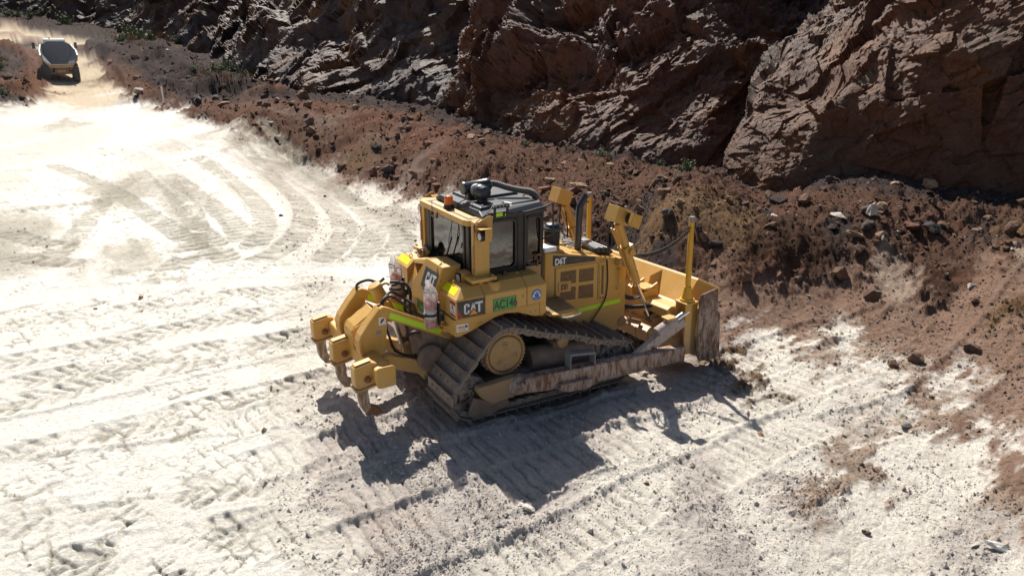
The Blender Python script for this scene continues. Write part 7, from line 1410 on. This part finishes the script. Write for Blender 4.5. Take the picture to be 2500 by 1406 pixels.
for i, (x, y, sz, kind, lab) in enumerate(BOULDERS):
    flat = (1, .7, .55) if 'slab' not in lab and 'flat' not in lab else (1, .55, .32)
    if 'tall' in lab or 'upright' in lab or 'pointed' in lab: flat = (.7, .6, 1.0)
    if 'cube' in lab or 'blocky' in lab: flat = (1, .9, .8)
    if kind == 'slab': flat = (1, .30, .22)
    me = boulder_mesh(i, sz * 1.1, RMAT[kind], flat)
    z = float(ground_z(x, y)[0][0]); o = bpy.data.objects.new('boulder' if sz > .2 else 'stone', me); coll.objects.link(o)
    o.location = (x, y, z + sz * flat[2] * .22); o.rotation_euler = rot_of(rr, .25); tag(o, lab, 'boulder' if sz > .2 else 'stone')
# random rubble: dense where the ground is broken
rng = np.random.default_rng(12)
NR = 90000
yaw0 = math.radians(59.101)
a_ = yaw0 + np.radians(rng.uniform(-46, 46, NR)); dp_ = np.radians(rng.uniform(3.4, 46, NR) ** 1.0)
dp_[: NR // 3] = np.radians(rng.uniform(3.4, 17, NR // 3))
r_ = CAM[2] / np.tan(dp_); x_ = cx + r_ * np.cos(a_); y_ = cy + r_ * np.sin(a_)
z_, rg_, cl_ = ground_z(x_, y_)
dens = smooth(.35, .9, rg_) * .55 + smooth(.75, .98, rg_) * .55
patch = smooth(-.35, .35, fbm2(x_ * .45, y_ * .45, 3, 201)); dens = dens * (.25 + 1.1 * patch) + .002
dens = np.where((np.abs(y_) < 1.7) & (x_ > -1) & (x_ < 4.4), 0, dens)
keep = rng.random(NR) < dens
x_, y_, z_, rg_, cl_, r_ = [q[keep] for q in (x_, y_, z_, rg_, cl_, r_)]
px_ = 1.3 * (1 - rng.random(len(x_))) ** (-1 / 2.25)                 # apparent size, heavy tail
size = np.clip(px_ * r_ / 719.0 * 1.2, .025, np.where(r_ < 15, .17, .34 + r_ * .012))
size = np.where(rg_ < .62, np.minimum(size * .4, .035 + r_ * .001), size)
big = np.argsort(-(size / r_) * smooth(.5, .9, rg_))[:230]
isbig = np.zeros(len(x_), bool); isbig[big] = True
def zone(x, y, r):
    az = math.degrees(math.atan2(y - CAM[1], x - CAM[0])) - 59.1            # positive is left in the view
    if r > 48: return ('by the far haul road', 'far haul road') if az > 12 else ('under the far cliff', 'far cliff foot')
    if r > 26:
        if az > 8: return ('on the long berm left of the cab', 'berm left of the cab')
        if az > -3: return ('on the berm above the cab roof', 'berm above the cab')
        return ('on the rubble behind the exhaust stack', 'rubble behind the stack')
    if r > 14:
        if az > 0: return ('on the berm foot behind the cab', 'berm foot behind the cab')
        if az > -9: return ('on the rubble between hood and cliff', 'rubble between hood and cliff')
        if az > -17: return ('on the earth mound above the blade', 'mound above the blade')
        if az > -25: return ('on the dark earth right of the blade', 'dark earth right of the blade')
        return ('on the rubble crest at the far right', 'crest at the far right')
    return ('in broken ground right of the blade', 'broken ground right of the blade') if dp_of(r) < 26 else ('in the churned pale ground at lower right', 'churned pale ground')
def dp_of(r): return math.degrees(math.atan2(CAM[2], r))
SHAPE = ['blocky', 'flat', 'wedge shaped', 'pointed', 'lumpy', 'angular', 'slab like', 'chipped']
VV = []; FF = []; CC = []; off = 0
for i in range(len(x_)):
    k = int(rng.integers(0, 16)); s = float(size[i])
    e = rng.uniform(-.5, .5, 3) * (1, 1, 1); e[2] = rng.uniform(0, 6.28)
    if isbig[i]:
        lum = cl_[i].sum(); kind = rr.choice(['red', 'brown', 'brown', 'tan', 'dark'] if lum < .45 else ['brown', 'pale', 'pink'])
        if r_[i] > 48: kind = rr.choice(['dark', 'dark', 'brown', 'pale'])
        key = (k, kind)
        if key not in MEC:
            me = boulder_mesh(300 + k, 1.0, RMAT[kind], (1, .62 + .3 * ((k * 7) % 5) / 5, .5 + .3 * ((k * 3) % 4) / 4)); me.name = 'rock'; MEC[key] = me
        o = bpy.data.objects.new('rock', MEC[key]); coll.objects.link(o)
        o.location = (x_[i], y_[i], z_[i] + s * .12); o.rotation_euler = e; o.scale = (s, s, s)
        szn = 'large' if s * 719 / r_[i] > 15 else ('medium' if s * 719 / r_[i] > 10 else 'small')
        cn = dict(red='reddish', brown='brown', tan='tan', dark='dark grey', pale='pale', pink='dull pink')[kind]
        ph_, gr_ = zone(x_[i], y_[i], r_[i]); shp = SHAPE[k % 8]
        tag(o, szn + ' ' + cn + ' ' + shp + ' rock ' + ph_, 'rock', szn + ' ' + cn + ' ' + shp + ' rocks, ' + gr_)
    else:
        R = np.array(Matrix.LocRotScale(None, __import__('mathutils').Euler(e), None).to_3x3())
        v, f = PV[k]; VV.append((v * s) @ R.T + [x_[i], y_[i], z_[i] + s * .10]); FF.append(f + off); off += len(v)
        c = cl_[i] * rng.uniform(.75, 1.5) + np.array([.03, .022, .018]) * rng.uniform(0, 1)
        q_ = rng.random()
        if q_ < .035: c = np.array([.40, .34, .28])
        elif q_ < .16 and rg_[i] > .6: c = np.array([.25, .165, .115]) * rng.uniform(.7, 1.2)
        CC.append(np.repeat(c[None], len(v), 0))
V = np.concatenate(VV); F = np.concatenate(FF); C_ = np.concatenate(CC)
o = mesh_from_arrays('gravel', V, F, MAT_SOIL, None, False, np.clip(C_, .01, .8)); tag(o, 'loose gravel and small stones spread over the dug ground', 'gravel', kind='stuff')
# crumbs of clay: thousands of tiny clods on the churned pale ground, one mesh
NC = 150000
ac = yaw0 + np.radians(rng.uniform(-42, 40, NC)); rc_ = CAM[2] / np.tan(np.radians(rng.uniform(11, 45, NC)))
xc_ = cx + rc_ * np.cos(ac); yc_ = cy + rc_ * np.sin(ac); zc_, rgc, clc = ground_z(xc_, yc_)
kp = rng.random(NC) < (smooth(.12, .6, rgc) * .50 + .004) * (.15 + 1.2 * smooth(-.3, .4, fbm2(xc_ * .9, yc_ * .9, 4, 211))) * np.where((np.abs(yc_) < 1.5) & (xc_ > -1) & (xc_ < 4.4), 0, 1)
xc_, yc_, zc_, rgc, clc, rc_ = [q[kp][:60000] for q in (xc_, yc_, zc_, rgc, clc, rc_)]
n_ = len(xc_); sz = np.clip(.62 * (1 - rng.random(n_)) ** (-1 / 2.6) * rc_ / 719.0, .010, .036)
oct_ = np.array([(1, 0, 0), (-1, 0, 0), (0, 1, 0), (0, -1, 0), (0, 0, 1), (0, 0, -.6)], float)
ang = rng.uniform(0, 6.28, n_); J = rng.uniform(.65, 1.35, (n_, 6, 1)); B = oct_[None] * J + rng.uniform(-.22, .22, (n_, 6, 3))
ca_, sa_ = np.cos(ang)[:, None], np.sin(ang)[:, None]
Bx = B[..., 0] * ca_ - B[..., 1] * sa_; By = B[..., 0] * sa_ + B[..., 1] * ca_
B = np.stack([Bx, By, B[..., 2] * .8], -1) * sz[:, None, None] + np.stack([xc_, yc_, zc_ + sz * .25], 1)[:, None]
of = np.array([(0, 2, 4), (2, 1, 4), (1, 3, 4), (3, 0, 4), (2, 0, 5), (1, 2, 5), (3, 1, 5), (0, 3, 5)])
F = (of[None] + (np.arange(n_) * 6)[:, None, None]).reshape(-1, 3)
cc_ = np.repeat(np.clip(clc * rng.uniform(.8, 1.3, (n_, 1)) + .02, .02, .82)[:, None], 6, 1).reshape(-1, 3)
o = mesh_from_arrays('clay_crumbs', B.reshape(-1, 3), F, MAT_SOIL, None, False, cc_); tag(o, 'countless small crumbs of pale clay on the churned ground', 'clay crumbs', kind='stuff')
# ------------------------------------------------------------------ shrubs
def leaf_mat(name, base):
    M = Mat(name); gi = M.n('ShaderNodeObjectInfo'); co = M.coord('Object'); n = M.noise(co, 3.0, 3, .6)
    c = M.mix(n, tuple(b * .7 for b in base), tuple(b * 1.45 for b in base)); M.base(c); M.set(Roughness=.7); M.b.inputs['Specular IOR Level'].default_value = .25
    return M.m
M_LG = leaf_mat('green_shrub_leaves', (.125, .150, .072)); M_LO = leaf_mat('dry_grass_blades', (.26, .155, .060)); M_TW = leaf_mat('shrub_twigs', (.10, .07, .045))
def shrub_meshes(seed, green=True):
    rnd = random.Random(seed); V = []; F = []; TV = MB()
    nst = 16 if green else 60
    for k in range(nst):
        a = rnd.uniform(0, 6.28); el = rnd.uniform(.35, 1.45) if green else rnd.uniform(.6, 1.5); L = rnd.uniform(.30, .55)
        d = Vector((math.cos(a) * math.cos(el), math.sin(a) * math.cos(el), math.sin(el)))
        if green:
            TV.beam((0, 0, 0), tuple(d * L), .012, .012, (0, 0, 1), .004, .004)
            for j in range(26):
                c = d * L * rnd.uniform(.35, 1.08) + Vector((rnd.gauss(0, .055), rnd.gauss(0, .055), rnd.gauss(0, .045)))
                if c.z < .01: c.z = .02
                n1 = Vector((rnd.gauss(0, 1), rnd.gauss(0, 1), rnd.gauss(0, 1) + .5)).normalized(); t = n1.orthogonal().normalized(); b = n1.cross(t); w = rnd.uniform(.016, .034); o = len(V)
                V += [c + t * w * 1.7, c + b * w, c - t * w * 1.7, c - b * w]; F.append((o, o + 1, o + 2, o + 3))
        else:
            b0 = Vector((rnd.gauss(0, .10), rnd.gauss(0, .10), 0)); s = d.orthogonal().normalized() * .008; o = len(V); m_ = b0 + d * L * .55; e = b0 + d * L + Vector((0, 0, -.06)) + d * .04
            V += [b0 - s, b0 + s, m_ + s * .8, m_ - s * .8, e]; F += [(o, o + 1, o + 2, o + 3), (o + 3, o + 2, o + 4, o + 4)]
    me = bpy.data.meshes.new('foliage'); me.from_pydata([tuple(v) for v in V], [], [tuple(dict.fromkeys(f)) for f in F]); me.materials.append(M_LG if green else M_LO)
    return me, TV
SH = {}
for g in (True, False):
    for k in range(3):
        me, tv = shrub_meshes(50 + k + 10 * g, g)
        tme = None
        if g: t = tv.obj('tmp', M_TW); tme = t.data; tme.name = 'twigs'; bpy.data.objects.remove(t)
        SH[(g, k)] = (me, tme)
for i, (x, y, s, k) in enumerate(SHRUBS):
    r = math.hypot(x - cx, y - cy); g = k == 'g'
    z = float(ground_z(x, y)[0][0]); root = empty('shrub' if g else 'dry_grass_tuft', (x, y, z - .02)); root.scale = (s * 1.25,) * 3; root.rotation_euler.z = rr.uniform(0, 6.28)
    me, tme = SH[(g, i % 3)]
    f = bpy.data.objects.new('foliage', me); coll.objects.link(f); f.parent = root
    if tme: t = bpy.data.objects.new('twigs', tme); coll.objects.link(t); t.parent = root
    az = math.degrees(math.atan2(y - CAM[1], x - CAM[0])) - 59.1; where = ('on the slope above the truck' if az > 29 else ('on the slope right of the truck' if az > 24.5 else 'near the white boulder on the far slope')) if r > 82 else (('at the left edge beside the truck' if az > 30 else ('in the hollow below the far cliff' if az > 21 else 'on the bank under the far cliff')) if r > 42 else ('at the cliff foot above the cab' if az > -5 else 'at the cliff foot above the work lamps'))
    kind = ('big ' if s > 1.95 or (r < 90 and s > 1.2) else ('low ' if s < 1.7 and (r > 90 or s < .95) else 'mid sized ')) + ('bushy green shrub' if g else 'tuft of dry orange grass')
    tag(root, kind + ' growing ' + where, 'shrub' if g else 'grass', kind.replace('shrub', 'shrubs').replace('tuft', 'tufts') + ' ' + where)
# dry ground cover between the shrubs
V = []; F = []
for i, (x, y, s, k) in enumerate(SHRUBS):
    r = math.hypot(x - cx, y - cy)
    if r < 40: continue
    for j in range(90):
        gx = x + rr.gauss(0, 2.2); gy = y + rr.gauss(0, 2.4); h = rr.uniform(.06, .20); w = rr.uniform(.03, .09); a = rr.uniform(0, 3.14)
        V.append((gx, gy, h, w, a))
Q = np.array(V); Q = Q[ground_z(Q[:, 0], Q[:, 1])[1] > .72]; gz = ground_z(Q[:, 0], Q[:, 1])[0]; ca, sa = np.cos(Q[:, 4]) * Q[:, 3], np.sin(Q[:, 4]) * Q[:, 3]
P0 = np.stack([Q[:, 0] - ca, Q[:, 1] - sa, gz - .02], 1); P1 = np.stack([Q[:, 0] + ca, Q[:, 1] + sa, gz - .02], 1); P2 = np.stack([Q[:, 0] + sa * .6, Q[:, 1] - ca * .6, gz + Q[:, 2]], 1)
V = np.stack([P0, P1, P2], 1).reshape(-1, 3); F = np.arange(len(V)).reshape(-1, 3)
o = mesh_from_arrays('dry_grass', V, F, M_LO, None, False); tag(o, 'sparse dry orange grass covering the far dark slope', 'grass', kind='stuff')
# ------------------------------------------------------------------ survey peg
r = empty('survey_peg', (0.40, 45.06, float(ground_z(.40, 45.06)[0][0]) - .05)); tag(r, 'white survey peg with a red base at the haul road edge', 'peg')
m = MB(); m.prism([(-.05, 0), (.05, 0), (.03, 1.25), (-.07, 1.25)], -.03, .03); m.obj('stake', M_WHITE, r)
m = MB(); m.lathe((0, 0, 0), (0, 0, 1), [(0, .22), (.05, .20), (.12, .10), (.20, .07)], 12); m.obj('red_base', M_DECRED, r)
# ------------------------------------------------------------------ articulated dump truck driving away up the haul road
M_BIN = paint('worn_bin_steel', (.15, .155, .165), .5, .3, (.14, .125, .11), 1.2); M_BINY = paint('dump_truck_yellow', (.50, .32, .14), .5, .7, (.42, .33, .24), 1.0)
M_TYRE = paint('dusty_tyre', (.03, .028, .027), .8, .6, (.22, .17, .13), 2.0); M_TWH = paint('white_roof_and_rim_highlight', (.75, .76, .74), .4, .15)
TX, TY = -5.2, 66.4
tz = float(np.median(ground_z(np.array([TX - 1.2, TX, TX + 1.2]), np.array([TY, TY, TY]))[0]))
truck = empty('dump_truck', (TX, TY, tz - .05)); truck.scale = (.80, .90, .90); truck.rotation_euler = (math.radians(1.6), 0, math.radians(1.5))
tag(truck, 'articulated dump truck with empty grey bin driving away along the haul road', 'truck')
def ringY(y, pts): return [(x, y, z) for x, z in pts]
OUT0 = [(-1.16, 1.62), (-1.55, 2.00), (-1.72, 2.45), (-1.70, 2.52), (1.70, 2.52), (1.72, 2.45), (1.55, 2.00), (1.16, 1.62)]
# bin as a shell: outer and inner skins, open top and rear chute
st = [(0.0, [(-1.72, 2.50), (-1.60, 2.05), (-1.18, 1.66), (1.18, 1.66), (1.60, 2.05), (1.72, 2.50)]), (1.2, [(-1.72, 2.85), (-1.62, 2.2), (-1.0, 1.45), (1.0, 1.45), (1.62, 2.2), (1.72, 2.85)]),
      (4.6, [(-1.60, 3.10), (-1.52, 2.3), (-.75, 1.35), (.75, 1.35), (1.52, 2.3), (1.60, 3.10)]), (5.6, [(-1.48, 3.20), (-1.35, 2.4), (-.70, 1.55), (.70, 1.55), (1.35, 2.4), (1.48, 3.20)])]
m = MB(); th = .07
for (y0, a), (y1, b) in zip(st, st[1:]):
    for i in range(5):
        def inn(p): return (p[0] * .955, p[1] + th)
        A, B, C, Dd = a[i], a[i + 1], b[i + 1], b[i]
        m.hexa([(A[0], y0, A[1]), (B[0], y0, B[1]), (C[0], y1, C[1]), (Dd[0], y1, Dd[1])] + [(inn(A)[0], y0, inn(A)[1]), (inn(B)[0], y0, inn(B)[1]), (inn(C)[0], y1, inn(C)[1]), (inn(Dd)[0], y1, inn(Dd)[1])])
bin_ = m.obj('bin', M_BIN, truck, 0)
m = MB(); m.prism([(-1.48, 3.22), (-.80, 3.60), (.80, 3.60), (1.48, 3.22), (1.35, 2.4), (.70, 1.6), (-.70, 1.6), (-1.35, 2.4)], 5.55, 5.66, 'xz'); m.prism([(-1.50, 3.20), (-.80, 3.58), (.80, 3.58), (1.50, 3.20), (1.54, 3.28), (.83, 3.66), (-.83, 3.66), (-1.54, 3.28)], 5.0, 6.0, 'xz') if False else None
m.obj('bin_front', M_BIN, bin_, 0)
m = MB()
m.beam((-1.50, 5.6, 3.24), (-.80, 5.6, 3.62), .14, .10); m.beam((.80, 5.6, 3.62), (1.50, 5.6, 3.24), .14, .10); m.beam((-.82, 5.6, 3.62), (.82, 5.6, 3.62), .14, .10)
for s_ in (-1, 1):
    m.beam((s_ * 1.73, -.02, 2.50), (s_ * 1.72, 1.2, 2.88), .12, .12); m.beam((s_ * 1.72, 1.2, 2.88), (s_ * 1.50, 5.6, 3.24), .12, .12)
m.obj('bin_rim', M_TWH, bin_, .01)  # white colour here paints a sunlit highlight along the bin edge
m = MB(); m.prism([(-1.76, 2.50), (-1.66, 2.02), (-1.20, 1.60), (1.20, 1.60), (1.66, 2.02), (1.76, 2.50), (1.70, 2.50), (1.58, 2.08), (1.15, 1.70), (-1.15, 1.70), (-1.58, 2.08), (-1.70, 2.50)], -.10, .02, 'xz')
m.prism([(-1.20, 1.60), (-1.05, 1.40), (1.05, 1.40), (1.20, 1.60)], -.08, .25, 'xz'); m.obj('chute_lip', M_BINY, bin_, .01)
m = MB()
for y0 in (1.2, 2.6, 4.0): 
    for s_ in (-1, 1): m.prism([(s_ * 1.60, 2.2), (s_ * 1.80, 2.3), (s_ * 1.82, 2.9), (s_ * 1.66, 2.9)], y0, y0 + .15, 'xz')
m.obj('bin_rib', M_BINY, bin_, .01)
# chassis
m = MB(); m.box(-.45, .45, .3, 8.5, .85, 1.30); m.box(-.62, .62, .25, .45, .75, 1.45); m.box(-1.0, 1.0, 1.1, 1.5, .70, .95); m.box(-1.0, 1.0, 3.0, 3.4, .70, .95); ch = m.obj('chassis', M_BINY, truck, .02)
m = MB(); m.box(-.60, .60, .18, .26, .80, .90); m.box(-.60, .60, .18, .26, 1.18, 1.30); m.box(-.50, -.40, .18, .26, .8, 1.3); m.box(.40, .50, .18, .26, .8, 1.3); m.obj('tail_frame', M_RUST, ch, .01)
for s_ in (-1, 1):
    m = MB(); m.box(s_ * .95 - .12, s_ * .95 + .12, .16, .24, 1.18, 1.32); m.obj('tail_light', M_REDL, ch, .01)
    for y0 in (.95, 2.75, 7.4):
        w = empty('wheel', (0, 0, 0), truck)
        m = MB(); m.lathe((s_ * 1.0, y0, .86), (s_, 0, 0), [(0, .45), (.02, .76), (.12, .86), (.55, .86), (.66, .76), (.68, .45)], 40)
        for k in range(22):
            a = 2 * math.pi * k / 22; c_, sn = math.cos(a), math.sin(a)
            m.beam((s_ * 1.06, y0 + .855 * c_, .86 + .855 * sn), (s_ * 1.60, y0 + .86 * math.cos(a + .12), .86 + .86 * math.sin(a + .12)), .05, .09)
        m.obj('tyre', M_TYRE, w)
        m = MB(); m.lathe((s_ * 1.30, y0, .86), (s_, 0, 0), [(0, .1), (0, .44), (.34, .46), (.35, .40), (.25, .36), (.25, .18), (.36, .15), (.37, .01)], 28); m.obj('rim', M_BINY, w)
    m = MB(); m.box(s_ * 1.32 - .32, s_ * 1.32 + .32, -.02, .02, .55, 1.45); m.obj('mud_flap', M_RUBBER, truck, .01)
    m = MB(); m.tube([(s_ * 1.15, 9.0, 3.0), (s_ * 1.75, 9.2, 3.05), (s_ * 2.15, 9.2, 3.02)], .03, 6, 3); m.box(s_ * 2.15 - .16, s_ * 2.15 + .16, 9.15, 9.25, 2.72, 3.35); m.obj('mirror', M_RUBBER, truck, .02)
# tractor unit
m = MB(); m.prism([(-1.25, 1.2), (-1.25, 2.2), (-1.1, 3.45), (1.1, 3.45), (1.25, 2.2), (1.25, 1.2)], 7.6, 9.5, 'xz'); cab2 = m.obj('truck_cab', M_BINY, truck, .05)
m = MB(); m.prism([(-1.12, 3.45), (-1.05, 3.72), (1.05, 3.72), (1.12, 3.45)], 7.4, 9.6, 'xz'); m.obj('cab_roof', M_TWH, cab2, .04)
m = MB(); m.box(-1.0, 1.0, 7.57, 7.60, 2.6, 3.40); m.obj('rear_window', M_GLASS, cab2)
m = MB(); m.lathe((-.45, 8.0, 3.72), (0, 0, 1), [(0, .08), (.16, .07), (.17, .01)], 14); m.obj('beacon', M_AMBER, cab2)
m = MB(); m.prism([(9.4, 1.1), (9.4, 2.3), (11.2, 2.0), (11.5, 1.2)], -1.2, 1.2, 'yz'); m.obj('bonnet', M_BINY, truck, .05)
# dust raised by the wheels
def dust():
    m = bpy.data.materials.new('hanging_dust'); m.use_nodes = True; nt_ = m.node_tree; nt_.nodes.remove(nt_.nodes['Principled BSDF'])
    out = [x for x in nt_.nodes if x.type == 'OUTPUT_MATERIAL'][0]; v = nt_.nodes.new('ShaderNodeVolumePrincipled'); v.inputs['Color'].default_value = (.78, .80, .84, 1); v.inputs['Anisotropy'].default_value = .3
    tc = nt_.nodes.new('ShaderNodeTexCoord'); mp = nt_.nodes.new('ShaderNodeVectorMath'); mp.operation = 'LENGTH'
    nt_.links.new(tc.outputs['Object'], mp.inputs[0])
    rg = nt_.nodes.new('ShaderNodeMapRange'); rg.inputs[1].default_value = 1.0; rg.inputs[2].default_value = .2; rg.inputs[3].default_value = 0; rg.inputs[4].default_value = .014
    nt_.links.new(mp.outputs['Value'], rg.inputs[0])
    nz = nt_.nodes.new('ShaderNodeTexNoise'); nz.inputs['Scale'].default_value = 2.2; nt_.links.new(tc.outputs['Object'], nz.inputs['Vector'])
    mu = nt_.nodes.new('ShaderNodeMath'); mu.operation = 'MULTIPLY'; nt_.links.new(rg.outputs[0], mu.inputs[0]); nt_.links.new(nz.outputs[0], mu.inputs[1]); nt_.links.new(mu.outputs[0], v.inputs['Density'])
    nt_.links.new(v.outputs[0], out.inputs['Volume']); return m
MD = dust()
m = MB(); m.lathe((0, 0, -1), (0, 0, 1), [(1 - math.cos(math.pi * k / 12), math.sin(math.pi * k / 12)) for k in range(13)], 24); o = m.obj('dust_cloud', MD)
o.location = (TX + .5, TY + 2, tz + 1.6); o.scale = (5.5, 10, 3.6); tag(o, 'thin bluish dust hanging around the dump truck', 'dust', kind='stuff')
